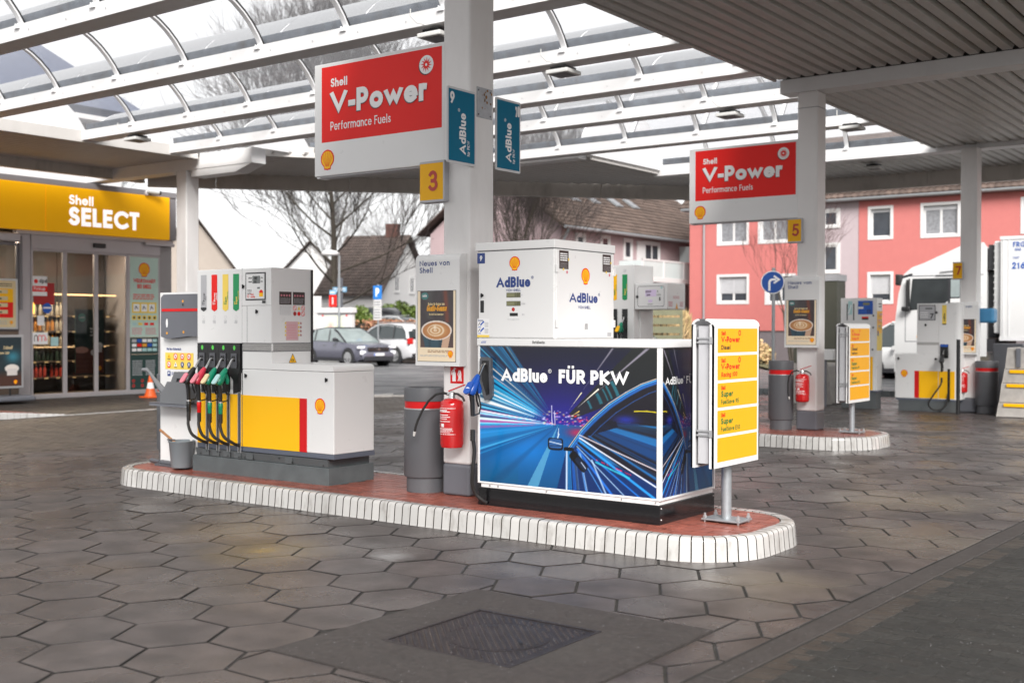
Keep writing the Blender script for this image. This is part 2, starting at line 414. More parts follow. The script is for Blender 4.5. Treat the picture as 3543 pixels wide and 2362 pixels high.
def text(mb, fr, s, x, y, h, w=.18, sx=1., tr=.12, align='l', z=.0012, slant=0., fit=None):
    """Letters of cap height h on frame fr with baseline at (x, y); w = stroke weight / h."""
    if fit:
        for _ in range(6): sx *= (fit / max(1e-4, text_width(s, h, w, sx, tr))) ** .9
    W = text_width(s, h, w, sx, tr)
    if align == 'c': x -= W / 2
    elif align == 'r': x -= W
    cx = 0.; k = 0
    for ch in s:
        if ch == ' ': cx += .32 * sx + tr * .5; continue
        if ch == '®':
            pr = lambda a, b, d, cx=cx: fr(x + h * (cx + a), y + h * b, d)
            stroke(mb, pr, full(.17 * sx, .86, .15 * sx, .15, 12), .035, z=z)
            stroke(mb, pr, [(.12 * sx, .78), (.12 * sx, .93), (.19 * sx, .93), (.21 * sx, .89), (.19 * sx, .85), (.13 * sx, .85), (.22 * sx, .78)], .03, z=z + .0002, ext=0)
            cx += .36 * sx + tr * .5; continue
        b = _UML.get(ch, ch)
        g = G.get(b) or G['o']
        gw = max(g[0] * sx, w * 1.02)
        low = b in 'acegijmnopqrsuvwxyz' or b in 'bdfhklt'
        def fx(a, gw=gw): return w / 2 + a * (gw - w)
        def fy(q, low=low):
            if low:
                if 0 <= q <= XH: return w / 2 + q / XH * (XHO - w)
                if q > XH: return XHO - w / 2 + (q - XH) / (1 - XH) * (1 - XHO)
                return q + w / 2
            return w / 2 + q * (1 - w)
        ymax = 1. if (b in 'bdfhkltij' or not low) else XHO
        ymin = -.34 if b in 'gjpqy,' else 0.
        pr = lambda a, q, d, cx=cx: fr(x + h * (cx + a + slant * q), y + h * q, d)
        for j, st in enumerate(g[1]):
            thin = st[0] == 't'
            pts = [(fx(p[0]), fy(p[1])) if p != 'c' else 'c' for p in (st[1:] if thin else st)]
            stroke(mb, pr, pts, w * .62 if thin else w, ymin, ymax, z + .0005 * (k % 3)); k += 1
        if ch in _UML:
            for q in (.28, .72):
                stroke(mb, pr, [(gw * q - .001, ymax + w * .75), (gw * q + .001, ymax + w * .75)], w * .8, z=z)
        cx += gw + tr * sx
    return W

class Dec:
    """Collects flat print on one frame, one part per (name, material)."""
    def __init__(s, parent, fr): s.p = parent; s.f = fr; s.m = {}
    def mb(s, name, m): return s.m.setdefault((name, m), MB())
    def rect(s, name, m, x0, y0, x1, y1, z=.001, r=0.):
        if x1 < x0: x0, x1 = x1, x0
        if y1 < y0: y0, y1 = y1, y0
        if r:
            pts = []
            for cx, cy, a in ((x1 - r, y0 + r, -90), (x1 - r, y1 - r, 0), (x0 + r, y1 - r, 90), (x0 + r, y0 + r, 180)):
                pts += arc(cx, cy, r, r, a, a + 90, 4)
        else: pts = [(x0, y0), (x1, y0), (x1, y1), (x0, y1)]
        s.mb(name, m).poly([s.f(a, b, z) for a, b in pts])
    def poly(s, name, m, pts, z=.001): s.mb(name, m).poly([s.f(a, b, z) for a, b in pts])
    def disc(s, name, m, cx, cy, r, z=.001, ry=None, n=24): s.poly(name, m, arc(cx, cy, r, ry or r, 0, 360 - 360 / n, n - 1), z)
    def ring(s, name, m, cx, cy, r, w, z=.001): stroke(s.mb(name, m), s.f, full(cx, cy, r, r, 20), w, z=z)
    def line(s, name, m, pts, w, z=.001, ext=0.): stroke(s.mb(name, m), s.f, pts, w, z=z, ext=ext)
    def text(s, m, t, x, y, h, name='lettering', fr=None, **k): return text(s.mb(name, m), fr or s.f, t, x, y, h, **k)
    def rows(s, m, x0, y0, x1, y1, n, z=.0012, fill=.45, name='small_print', seed=1):
        R = random.Random(seed); dy = (y1 - y0) / n
        for i in range(n):
            yy = y1 - (i + 1) * dy + dy * .25; x = x0
            while x < x1 - .1 * (x1 - x0):
                L = R.uniform(.08, .22) * (x1 - x0); e = min(x + L, x1 - R.uniform(0, .1) * (x1 - x0))
                if e > x: s.rect(name, m, x, yy, e, yy + dy * fill, z)
                x = e + .03 * (x1 - x0)
    def shell(s, cx, cy, size, z=.0012, name='scallop_emblem'):
        """Red-edged yellow scallop emblem, size = width, (cx, cy) centre."""
        k = size
        def out(e):
            pts = []
            for i in range(33):
                a = rad(-38 + (256) * i / 32)
                rr = (.5 + e) * (1 + .018 * abs(math.sin((i / 32) * math.pi * 7)))
                pts.append((rr * math.cos(a), rr * math.sin(a) * .98 + .06))
            pts += [(-.27 - e * .9, -.36), (-.24 - e, -.52 - e), (-.06, -.53 - e), (0, -.56 - e), (.06, -.53 - e), (.24 + e, -.52 - e), (.27 + e * .9, -.36)]
            return pts
        T = lambda P: [(cx + p[0] * k, cy + p[1] * k) for p in P]
        s.poly(name, 'sign_red', T(out(0.)), z)
        s.poly(name, 'yellow', T([(p[0] * .86, p[1] * .87 + .0) for p in out(0.)]), z + .0006)
        for i in range(7):
            a = rad(90 + (i - 3) * 23)
            L = .43
            s.line(name, 'sign_red', T([(math.cos(a) * .06 + (i - 3) * -.012, -.34), (math.cos(a) * L, .06 + math.sin(a) * L * .98 if True else 0)]), .022 * k, z + .0012)
    def build(s, bevel=0):
        for (n, m), b in s.m.items():
            if b.f: b.build(n, m, s.p)

def raster(name, parent, fr, w, h, nx, ny, fn, z=.001, m='print'):
    """Flat printed picture: colours computed on a fine grid (u right, v up, 0..1)."""
    U, V = np.meshgrid(np.linspace(0, 1, nx + 1), np.linspace(0, 1, ny + 1))
    rgb = np.clip(fn(U, V), 0, 1)
    rgb = np.where(rgb <= .04045, rgb / 12.92, ((rgb + .055) / 1.055) ** 2.4)
    off = OFF[parent.name]
    o, u, v, n = (np.array(q) for q in (fr.o - off, fr.u, fr.v, fr.n))
    P = o + U[..., None] * w * u + V[..., None] * h * v + z * n
    i = np.arange(ny)[:, None] * (nx + 1) + np.arange(nx)[None, :]
    F = np.stack([i, i + 1, i + nx + 2, i + nx + 1], -1).reshape(-1, 4)
    me = bpy.data.meshes.new(name)
    me.vertices.add(P.shape[0] * P.shape[1]); me.vertices.foreach_set('co', P.reshape(-1).astype(np.float32))
    me.loops.add(F.size); me.loops.foreach_set('vertex_index', F.ravel().astype(np.int32))
    me.polygons.add(len(F)); me.polygons.foreach_set('loop_start', np.arange(0, F.size, 4, dtype=np.int32))
    me.update(calc_edges=True)
    at = me.color_attributes.new('print', 'FLOAT_COLOR', 'POINT')
    c = np.ones((rgb.shape[0] * rgb.shape[1], 4), np.float32); c[:, :3] = rgb.reshape(-1, 3)
    at.data.foreach_set('color', c.ravel())
    me.materials.append(M[m])
    ob = bpy.data.objects.new(name, me); COL.objects.link(ob); ob.parent = parent; OFF[ob.name] = off
    CH.setdefault(parent.name, []).append(ob)
    return ob

def rgbf(h): return np.array([int(h[i:i + 2], 16) / 255 for i in (0, 2, 4)])
def over(C, a, col): a = np.clip(a, 0, 1)[..., None]; return C * (1 - a) + np.asarray(col) * a
def segd(X, Y, a, b):
    ax, ay = a; bx, by = b; dx, dy = bx - ax, by - ay
    t = np.clip(((X - ax) * dx + (Y - ay) * dy) / (dx * dx + dy * dy + 1e-12), 0, 1)
    return np.hypot(X - ax - t * dx, Y - ay - t * dy), t
def inpoly(X, Y, P):
    r = np.zeros(X.shape, bool); n = len(P)
    for i in range(n):
        x0, y0 = P[i]; x1, y1 = P[(i + 1) % n]
        c = ((y0 > Y) != (y1 > Y)) & (X < (x1 - x0) * (Y - y0) / ((y1 - y0) or 1e-9) + x0)
        r ^= c
    return r
def clip_poly(P, a, b, c):
    """keep a*x + b*y <= c"""
    out = []
    for i in range(len(P)):
        p, q = P[i], P[(i + 1) % len(P)]
        dp, dq = a * p[0] + b * p[1] - c, a * q[0] + b * q[1] - c
        if dp <= 0: out.append(p)
        if (dp < 0 < dq) or (dq < 0 < dp):
            t = dp / (dp - dq); out.append((p[0] + t * (q[0] - p[0]), p[1] + t * (q[1] - p[1])))
    return out
def area(P): return .5 * sum(P[i][0] * P[(i + 1) % len(P)][1] - P[(i + 1) % len(P)][0] * P[i][1] for i in range(len(P)))
def inset(P, d):
    """convex ccw polygon moved in by d"""
    Q = list(P)
    for i in range(len(P)):
        p, q = P[i], P[(i + 1) % len(P)]
        ex, ey = q[0] - p[0], q[1] - p[1]; L = math.hypot(ex, ey)
        if L < 1e-6: continue
        nx, ny = ey / L, -ex / L
        Q = clip_poly(Q, nx, ny, nx * p[0] + ny * p[1] - d)
        if len(Q) < 3: return []
    return Q
def view_size(x, y, margin=.12):
    """larger = shows larger in the picture; 0 = outside it"""
    f = x * _F0.x + y * _F0.y; r = x * _R0.x + y * _R0.y
    if f < 2.2 or abs(r / f) > .443 + margin: return 0.
    return 1 / f
# ------------------------------------------------------------------ ground
def ground_mat(name, col, stains=(), **kw):
    m = mat(name, col, **kw)
    nt = m.node_tree; b = nt.nodes['Principled BSDF']; L = nt.links.new
    src = b.inputs['Base Color'].links[0].from_socket
    g = node(nt, 'ShaderNodeNewGeometry')
    for (x, y, r, c, a) in stains:
        d = node(nt, 'ShaderNodeVectorMath', operation='DISTANCE'); d.inputs[1].default_value = (x, y, 0)
        nz = node(nt, 'ShaderNodeTexNoise'); nz.inputs['Scale'].default_value = 3 / max(r, .2); L(g.outputs['Position'], nz.inputs['Vector'])
        ad = node(nt, 'ShaderNodeVectorMath', operation='MULTIPLY_ADD'); ad.inputs[1].default_value = (r * .9,) * 3
        L(nz.outputs['Color'], ad.inputs[0]); L(g.outputs['Position'], ad.inputs[2])
        sb = node(nt, 'ShaderNodeVectorMath', operation='SUBTRACT'); sb.inputs[1].default_value = (r * .45, r * .45, r * .45); L(ad.outputs[0], sb.inputs[0]); L(sb.outputs[0], d.inputs[0])
        r1 = node(nt, 'ShaderNodeMapRange', interpolation_type='SMOOTHSTEP'); r1.inputs['From Min'].default_value = r; r1.inputs['From Max'].default_value = r * .1; r1.inputs['To Max'].default_value = a
        L(d.outputs['Value'], r1.inputs['Value'])
        mx = node(nt, 'ShaderNodeMix', data_type='RGBA'); L(r1.outputs[0], mx.inputs[0]); L(src, mx.inputs[6]); mx.inputs[7].default_value = (*c, 1)
        src = mx.outputs[2]
    L(src, b.inputs['Base Color'])
    M[name] = m
    return m

OIL = (.035, .03, .028)
_stains = [(-6.1, 5.42, .62, (.20, .14, .045), .34), (-6.13, 5.42, .14, (.30, .20, .03), .35), (-6.9, 5.75, .7, (.22, .16, .09), .3), (-5.3, 5.78, .22, (.5, .5, .5), .3),
           (-6.5, 4.4, .4, (.07, .05, .035), .5), (-8.6, 5.2, .35, (.06, .05, .04), .5), (-10.6, 6.2, .5, (.07, .05, .035), .6), (-11.3, 6.8, .5, (.06, .05, .04), .5),
           (-4.6, 5.9, .5, OIL, .25), (-2.9, 6.6, .6, (.17, .14, .10), .4), (-2.6, 8.6, .9, (.18, .15, .11), .3), (-3.3, 10.5, 1.0, (.19, .16, .11), .35), (-9.4, 5.9, .5, OIL, .35)]
ground_mat('slab_concrete', (.053, .044, .042), _stains, rough=.50, var=.05, scale=2.5, attr='tint', bump=.35, bscale=260, mottle=(.28, 4.), wet=.36, spec=.55)
ground_mat('slab_small', (.062, .051, .043), (), rough=.62, var=.08, scale=2., attr='tint', bump=.4, bscale=120, mottle=(.2, 4.), wet=.15)
ground_mat('dark_paver', (.018, .017, .015), (), rough=.68, var=.12, scale=1.5, attr='tint', bump=1., bscale=190, mottle=(.35, 40.))
ground_mat('cover_concrete', (.036, .030, .028), [(-3.2, 4.6, .5, (.05, .045, .04), .4)], rough=.7, var=.10, scale=4, bump=.5, bscale=220, mottle=(.2, 30.))
MM('joint_dirt', (.016, .014, .012), .85, var=.3, scale=20, bump=.5)
MM('moss_joint', (.045, .050, .018), .9, var=.5, scale=9, bump=.5)
MM('asphalt', (.10, .10, .105), .55, var=.08, scale=.6, bump=.5, bscale=150, mottle=(.10, .8), wet=.22)
MM('asphalt_dry', (.15, .15, .155), .7, var=.08, scale=.4, bump=.3, bscale=120)
MM('lawn', (.10, .095, .045), .9, var=.4, scale=3, bump=.6, bscale=30)
MM('red_brick', (.28, .083, .058), .34, var=.10, scale=9, attr='tint', bump=.25, bscale=120, mottle=(.16, 14), wet=.2)
MM('kerb_white', (.47, .46, .45), .2, var=.03, attr='tint', coat=.25, grime=.6, gscale=11)
MM('kerb_grout', (.045, .036, .028), .8, var=.3, scale=40)
MM('iron_worn', (.075, .066, .07), .3, metal=.7, var=.3, scale=10)
MM('iron', (.028, .023, .024), .42, metal=.45, var=.3, scale=10, bump=.4, bscale=90)
MM('kerb_stone', (.35, .33, .31), .7, var=.2, scale=8, grime=.4)

def sheet(name, pts, z, m, kind='structure', parent=None):
    b = MB(); b.poly([(x, y, z) for x, y in pts]); return b.build(name, m, parent, kind=None if parent else kind)

sheet('ground', [(-420, -60), (220, -60), (220, 520), (-420, 520)], -.10, 'asphalt_dry')
# the road and the parking lane beyond the forecourt
sheet('road', [(-20.5, 15.5), (-11.4, 25.75), (-8.7, 26.5), (30, 26.5), (30, 39), (-17, 38.6), (-30, 60), (-60, 60), (-60, 12), (-23, 12)], -.03, 'asphalt')
sheet('lawn_verge', [(-16.9, 38.7), (40, 39.2), (40, 90), (-60, 90), (-30, 60)], .03, 'lawn')
rl = place('road_marking', (0, 0, 0))
for i, (a, b, w) in enumerate([((-27.5, 28.3), (-16.0, 41.5), .13), ((-44, 24), (-29.5, 34.0), .13)]):
    d = Vector((b[0] - a[0], b[1] - a[1], 0)); n = Vector((-d.y, d.x, 0)).normalized() * w / 2; z = -.026
    q = MB(); q.poly([(a[0] - n.x, a[1] - n.y, z), (b[0] - n.x, b[1] - n.y, z), (b[0] + n.x, b[1] + n.y, z), (a[0] + n.x, a[1] + n.y, z)]); q.build('painted_line', 'white_paint', rl)

def stone(mb, P, z, th=.04, g=.004, bev=.006, zj=0., tilt=(0, 0), tint=1., hue=0.):
    A = inset(P, g)
    if len(A) < 3 or area(A) < 2e-4: return False
    B = inset(A, bev)
    if len(B) != len(A): B = [(A_[0] + (sum(q[0] for q in A) / len(A) - A_[0]) * .06, A_[1] + (sum(q[1] for q in A) / len(A) - A_[1]) * .06) for A_ in A]
    cx = sum(q[0] for q in A) / len(A); cy = sum(q[1] for q in A) / len(A)
    h = lambda q: z + zj + tilt[0] * (q[0] - cx) + tilt[1] * (q[1] - cy)
    n = len(A); V = [(q[0], q[1], z - th) for q in A] + [(q[0], q[1], h(q) - bev * .8) for q in A] + [(q[0], q[1], h(q)) for q in B]
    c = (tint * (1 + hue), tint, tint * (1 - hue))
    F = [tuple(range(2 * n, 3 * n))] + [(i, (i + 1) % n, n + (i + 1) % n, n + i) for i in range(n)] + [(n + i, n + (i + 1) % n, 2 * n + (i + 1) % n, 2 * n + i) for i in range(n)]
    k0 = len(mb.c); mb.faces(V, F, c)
    for q in range(n): mb.c[k0 + 1 + q] = tuple(v * .16 for v in c); mb.c[k0 + 1 + n + q] = tuple(v * .62 for v in c)   # soiled joint faces; faces and arris tinted darker so joints show
    return True

def lay(parent, name, stones, m, limit=300, z=0., field='paving_field', zjr=.0012, tr=.003, tv=.10, **kw):
    """stones: list of ccw polygons; the ones showing largest become parts, the rest one part."""
    S = sorted(stones, key=lambda P: -view_size(sum(q[0] for q in P) / len(P), sum(q[1] for q in P) / len(P)) * (area(P) ** .5 + .2))
    R = random.Random(3); rest = MB(); k = 0
    for P in S:
        seen = view_size(P[0][0], P[0][1]) > 0
        a = dict(zj=R.uniform(-zjr, zjr), tilt=(R.uniform(-tr, tr), R.uniform(-tr, tr)), tint=1 + R.uniform(-tv, tv), hue=R.uniform(-.02, .03)); a.update(kw)
        if k < limit and seen:
            b = MB()
            if stone(b, P, z, **a): b.build(name, m, parent); k += 1
        else: stone(rest, P, z, **a)
    if rest.f:
        rest.build(field, m, parent, kind='stuff')

def rounded(x0, y0, x1, y1, r, d=0., n=10):
    pts = []; x0 += d; y0 += d; x1 -= d; y1 -= d; r -= d
    for cx, cy, a in ((x1 - r, y0 + r, -90), (x1 - r, y1 - r, 0), (x0 + r, y1 - r, 90), (x0 + r, y0 + r, 180)):
        pts += arc(cx, cy, r, r, a, a + 90, n)
    return pts
ISL1 = (-10.17, 6.79, -3.25, 8.26, .56)
ISL2 = (-13.0, 14.1, -5.02, 15.75, .72)

# ---- big hexagonal slabs
HX0, HY0, HA, HH = -3.575, 5.900, .4286, .2477
PAVE = place('forecourt_paving', (0, 0, 0))
sheet('joint_bed', [(-22.4, 2.0), (1.5, 2.0), (1.5, 26.5), (-8.7, 26.4), (-11.4, 25.6), (-17.7, 18.7), (-22.4, 14.5)], -.0065, 'joint_dirt', parent=PAVE)
hexes = []
def kill(cx, cy):
    for (a, b, c, d, r) in (ISL1, ISL2):
        if a + .35 < cx < c - .35 and b + .3 < cy < d - .3: return True
    if -4.05 < cx < -2.85 and 4.02 < cy < 5.1: return True
    return False
for i in range(-32, 12):
    for j in range(-14, 86):
        if (i + j) % 2: continue
        cx, cy = HX0 + i * HA, HY0 + j * HH
        if cy < 2.0 or kill(cx, cy): continue
        if view_size(cx, cy, .2) == 0: continue
        P = [(cx + (2 / 3) * HA * math.cos(rad(60 * k)), cy + (HH / (math.sqrt(3) / 2)) * math.sin(rad(60 * k))) for k in range(6)]
        # left boundary, right border line, far kerb
        P = clip_poly(P, -1, -.145, 13.17 + .145 * -7.5 + 0.0)
        if len(P) >= 3: P = clip_poly(P, 1, -.0332, -2.386 - .0332 * 4.93)
        if len(P) >= 3: P = clip_poly(P, -1.0, 1.07, 18.3 + 1.07 * 18.3)
        if len(P) >= 3: P = clip_poly(P, 0, 1, 25.9)
        if len(P) >= 3: hexes.append(P)
# the corners cut where the concrete plate round the manhole lies
PL = (-4.22, 3.75, -2.675, 5.355)
def cut_plate(P):
    out = []
    for (a, b, c) in ((1, 0, PL[0]), (-1, 0, -PL[2]), (0, 1, PL[1]), (0, -1, -PL[3])):
        Q = clip_poly(P, a, b, c)
        if len(Q) >= 3 and area(Q) > 1e-4:
            out.append(Q)
            P = clip_poly(P, -a, -b, -c)
            if len(P) < 3 or area(P) < 1e-4: break
    return out
hx2 = []
for P in hexes:
    xs = [q[0] for q in P]; ys = [q[1] for q in P]
    if max(xs) > PL[0] and min(xs) < PL[2] and max(ys) > PL[1] and min(ys) < PL[3]: hx2 += cut_plate(P)
    else: hx2.append(P)
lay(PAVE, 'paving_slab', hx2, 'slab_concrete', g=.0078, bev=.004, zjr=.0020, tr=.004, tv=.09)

# ---- concrete plate with the iron cover
MAN = place('manhole_surround', (-3.45, 4.55, 0))
b = MB(); cv = (-3.905, 4.195, -3.115, 4.985)
for (x0, y0, x1, y1) in ((PL[0], PL[1], PL[2], cv[1]), (PL[0], cv[3], PL[2], PL[3]), (PL[0], cv[1], cv[0], cv[3]), (cv[2], cv[1], PL[2], cv[3])):
    b.box(x0 + .002, y0 + (.002 if y0 != cv[1] else 0), -.05, x1 - .002, y1, .006)
b.build('concrete_plate', 'cover_concrete', MAN)
mc = thing('manhole_cover', 'square studded iron access cover with a round lid set in the forecourt concrete', 'manhole cover', (-3.51, 4.59, 0))
b = MB()
for (x0, y0, x1, y1) in ((cv[0], cv[1], cv[2], cv[1] + .022), (cv[0], cv[3] - .022, cv[2], cv[3]), (cv[0], cv[1] + .022, cv[0] + .022, cv[3] - .022), (cv[2] - .022, cv[1] + .022, cv[2], cv[3] - .022)): b.box(x0, y0, -.04, x1, y1, .008)
b.build('frame', 'iron', mc, bevel=.002)
b = MB(); b.box(cv[0] + .025, cv[1] + .025, -.04, cv[2] - .025, cv[3] - .025, .003); b.build('plate', 'iron', mc)
cc = (-3.475, 4.60); cr = .255
b = MB(); b.lathe((*cc, 0), [(cr, -.02), (cr, .0048), (cr - .004, .0052)], 48); b.build('round_lid', 'iron', mc)
b = MB(); b.lathe((*cc, 0), [(cr + .001, .003), (cr + .004, .0042), (cr + .007, .003)], 48, caps=False); b.build('lid_rim', 'iron', mc)
b = MB(); st = .0235; nx = int(.71 / st)
for i in range(nx):
    for j in range(nx):
        x, y = cv[0] + .04 + i * st, cv[1] + .04 + j * st
        dd = math.hypot(x - cc[0], y - cc[1])
        if abs(dd - cr) < .017: continue
        zz = .0052 if dd < cr else .003
        h = .0062; a = .0055; u = .0125
        if (i + j) % 2: continue
        b.faces([(x - u, y, zz), (x, y - u, zz), (x + u, y, zz), (x, y + u, zz), (x, y, zz + h)], [(0, 1, 4), (1, 2, 4), (2, 3, 4), (3, 0, 4)])
b.build('stud_pattern', 'iron_worn', mc, kind='stuff')
b = MB()
for (x, y, a) in ((cc[0] - .15, cc[1] + .13, 40), (cc[0] + .15, cc[1] - .03, -40), (cc[0] - .02, cc[1] - .31, 20)):
    c, s = math.cos(rad(a)), math.sin(rad(a)); b.poly([(x + c * p - s * q, y + s * p + c * q, .0108) for p, q in ((-.03, -.007), (.03, -.007), (.03, .007), (-.03, .007))])
b.build('lifting_slot', 'black_plastic', mc)

# ---- border strip, border stones, dark zigzag pavers to the right
def bx(y, d=0.): return -2.386 + .0332 * (y - 4.93) + d
BORD = place('border_paving', (bx(6), 6, 0))
st = []; y = 2.6
while y < 26:
    L = 1.02; st.append([(bx(y) + .004, y), (bx(y) + .15, y + .0), (bx(y + L) + .15, y + L), (bx(y + L) + .004, y + L)]); y += L
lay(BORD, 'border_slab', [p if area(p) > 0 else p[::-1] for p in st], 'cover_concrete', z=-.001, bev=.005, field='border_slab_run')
st = []; y = 2.6
while y < 24:
    L = .098; st.append([(bx(y) + .152, y - .02), (bx(y) + .295, y), (bx(y + L) + .295, y + L), (bx(y + L) + .152, y + L - .02)]); y += L
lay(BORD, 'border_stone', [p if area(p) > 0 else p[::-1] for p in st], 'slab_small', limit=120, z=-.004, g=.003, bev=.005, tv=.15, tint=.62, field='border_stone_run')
MM('moss_sheet', (.028, .029, .018), .9, var=.5, scale=14, bump=.6)
sheet('joint_moss', [(bx(2) + .29, 2), (14, 2), (14, 40), (bx(26) + .29, 26)], -.022, 'moss_sheet', parent=BORD)
st = []
w, h = .205, .1025
for j in range(-2, 110):
    for i in range(0, 30):
        x = bx(2.6 + j * h) + .30 + i * w + (w / 2 if j % 2 else 0) * 1 + (j * -.0034); yy = 2.6 + j * h
        if view_size(x, yy, .03) == 0 or yy > 11: continue
        e = .016
        st.append([(x, yy), (x + w * .25, yy - e), (x + w * .75, yy - e), (x + w, yy), (x + w + e * .0, yy + h), (x + w * .75, yy + h - e + .002), (x + w * .25, yy + h - e + .002), (x, yy + h)])
def zig(mb, P, z, tint):
    cx = sum(p[0] for p in P) / 8; cy = sum(p[1] for p in P) / 8
    sc = lambda k: [(cx + (p[0] - cx) * (1 - k / .1), cy + (p[1] - cy) * (1 - k / .05)) for p in P]
    A = sc(.002); B = sc(.0055)
    V = [(q[0], q[1], z - .03) for q in A] + [(q[0], q[1], z - .006) for q in A] + [(q[0], q[1], z) for q in B]
    mb.faces(V, [tuple(range(16, 24))] + [(i, (i + 1) % 8, 8 + (i + 1) % 8, 8 + i) for i in range(8)] + [(8 + i, 8 + (i + 1) % 8, 16 + (i + 1) % 8, 16 + i) for i in range(8)], (tint, tint, tint))
DK = place('drive_paving', (0, 6, 0)); R = random.Random(5); rest = MB()
st.sort(key=lambda P: -view_size(P[0][0], P[0][1]))
for k, P in enumerate(st):
    b = MB() if k < 300 else rest
    zig(b, P, -.004 + R.uniform(-.003, .002), R.uniform(.75, 1.3))
    if k < 300: b.build('zigzag_paver', 'dark_paver', DK)
if rest.f: rest.build('zigzag_paver_field', 'dark_paver', DK, kind='stuff')
# grit and scraps of leaf on the dark pavers and the plate
b = MB(); R = random.Random(11)
for k in range(2200):
    x = R.uniform(-4.2, .4); yy = R.uniform(3.2, 7.5)
    if x < -2.7 and not (PL[0] < x < PL[2] and yy < PL[3]): continue
    if view_size(x, yy, .02) == 0: continue
    s_ = R.choice((.0008, .001, .0012, .0018)); z = .009 if x < -2.6 else .001
    b.faces([(x - s_, yy - s_ * .6, z), (x + s_, yy - s_ * .8, z), (x, yy + s_, z), (x, yy, z + s_)], [(0, 1, 3), (1, 2, 3), (2, 0, 3)])
b.build('grit', 'label_grey', kind='stuff')

# ---- small rectangular pavers towards the shop
SP = place('lane_paving', (-16, 12, 0))
st = []; w, h = .20, .10
for j in range(0, 200):
    for i in range(0, 48):
        x = -22.9 + i * w + (w / 2 if j % 2 else 0); yy = 5.5 + j * h
        if x > -13.1 - .145 * (yy - 7.5) or yy > 24.5: continue
        if -18.36 < x + w / 2 < -18.2 + .04 or (x < -18.3 and yy < 11.45 and x > -20.2): continue
        if view_size(x, yy, .03) == 0 or (x - -18.3) - (yy - 18.3) * .93 < -.3 and yy > 17.5: continue
        P = [(x, yy), (x + w, yy), (x + w, yy + h), (x, yy + h)]
        P = clip_poly(P, 1, .145, -13.17 + .145 * 7.5)
        if len(P) > 2: st.append(P)
def cheap(mb, P, z, t):
    A = inset(P, .003)
    if len(A) < 3: return
    n = len(A); mb.faces([(q[0], q[1], z - .02) for q in A] + [(q[0], q[1], z) for q in A], [tuple(range(n, 2 * n))] + [(i, (i + 1) % n, n + (i + 1) % n, n + i) for i in range(n)], (t, t * .99, t * .97))
st.sort(key=lambda P: -view_size(P[0][0], P[0][1])); rest = MB(); R = random.Random(8)
for k, P in enumerate(st):
    t = R.uniform(.85, 1.15) * (.62 if P[0][0] < -18.3 else 1.)
    b = MB() if k < 300 else rest
    cheap(b, P, -.002 + R.uniform(-.002, .002), t)
    if k < 300: b.build('small_paver', 'slab_small', SP)
rest.build('small_paver_field', 'slab_small', SP, kind='stuff')
wl = place('white_brick_line', (-18.3, 14, 0)); y = 11.5
while y < 20.0:
    b = MB(); b.box(-18.36, y, -.03, -18.25, y + .116, .006); b.build('white_brick', 'kerb_white', wl); y += .12

# ---- refuelling islands
def kerb_block(mb, x0, y0, x1, y1, r, s0, s1, H=.16):
    def at(s, d):
        # outer perimeter parameter -> point offset inward by d
        Lx, Ly, A = (x1 - x0 - 2 * r), (y1 - y0 - 2 * r), math.pi / 2 * r
        segs = (('l', (x0 + r, y0), (1, 0), Lx), ('a', (x1 - r, y0 + r), -90, A), ('l', (x1, y0 + r), (0, 1), Ly), ('a', (x1 - r, y1 - r), 0, A), ('l', (x1 - r, y1), (-1, 0), Lx), ('a', (x0 + r, y1 - r), 90, A), ('l', (x0, y1 - r), (0, -1), Ly), ('a', (x0 + r, y0 + r), 180, A))
        T = sum(q[3] for q in segs); s = s % T
        for q in segs:
            if s <= q[3]: break
            s -= q[3]
        if q[0] == 'l':
            t = q[2]; return (q[1][0] + t[0] * s - t[1] * d, q[1][1] + t[1] * s + t[0] * d)
        a = rad(q[2] + 90 * s / q[3]); return (q[1][0] + (r - d) * math.cos(a), q[1][1] + (r - d) * math.sin(a))
    prof = ((0, .0), (.004, .02), (.014, H - .03), (.020, H - .012), (.034, H - .002), (.055, H), (.115, H - .001), (.118, H - .03), (.118, 0))
    V = []
    for s in (s0, s1):
        for (d, z) in prof: V.append((*at(s, d), z))
    n = len(prof)
    mb.faces(V, [(i, i + n, i + n + 1, i + 1) for i in range(n - 1)] + [tuple(range(n)), tuple(range(2 * n - 1, n - 1, -1))])
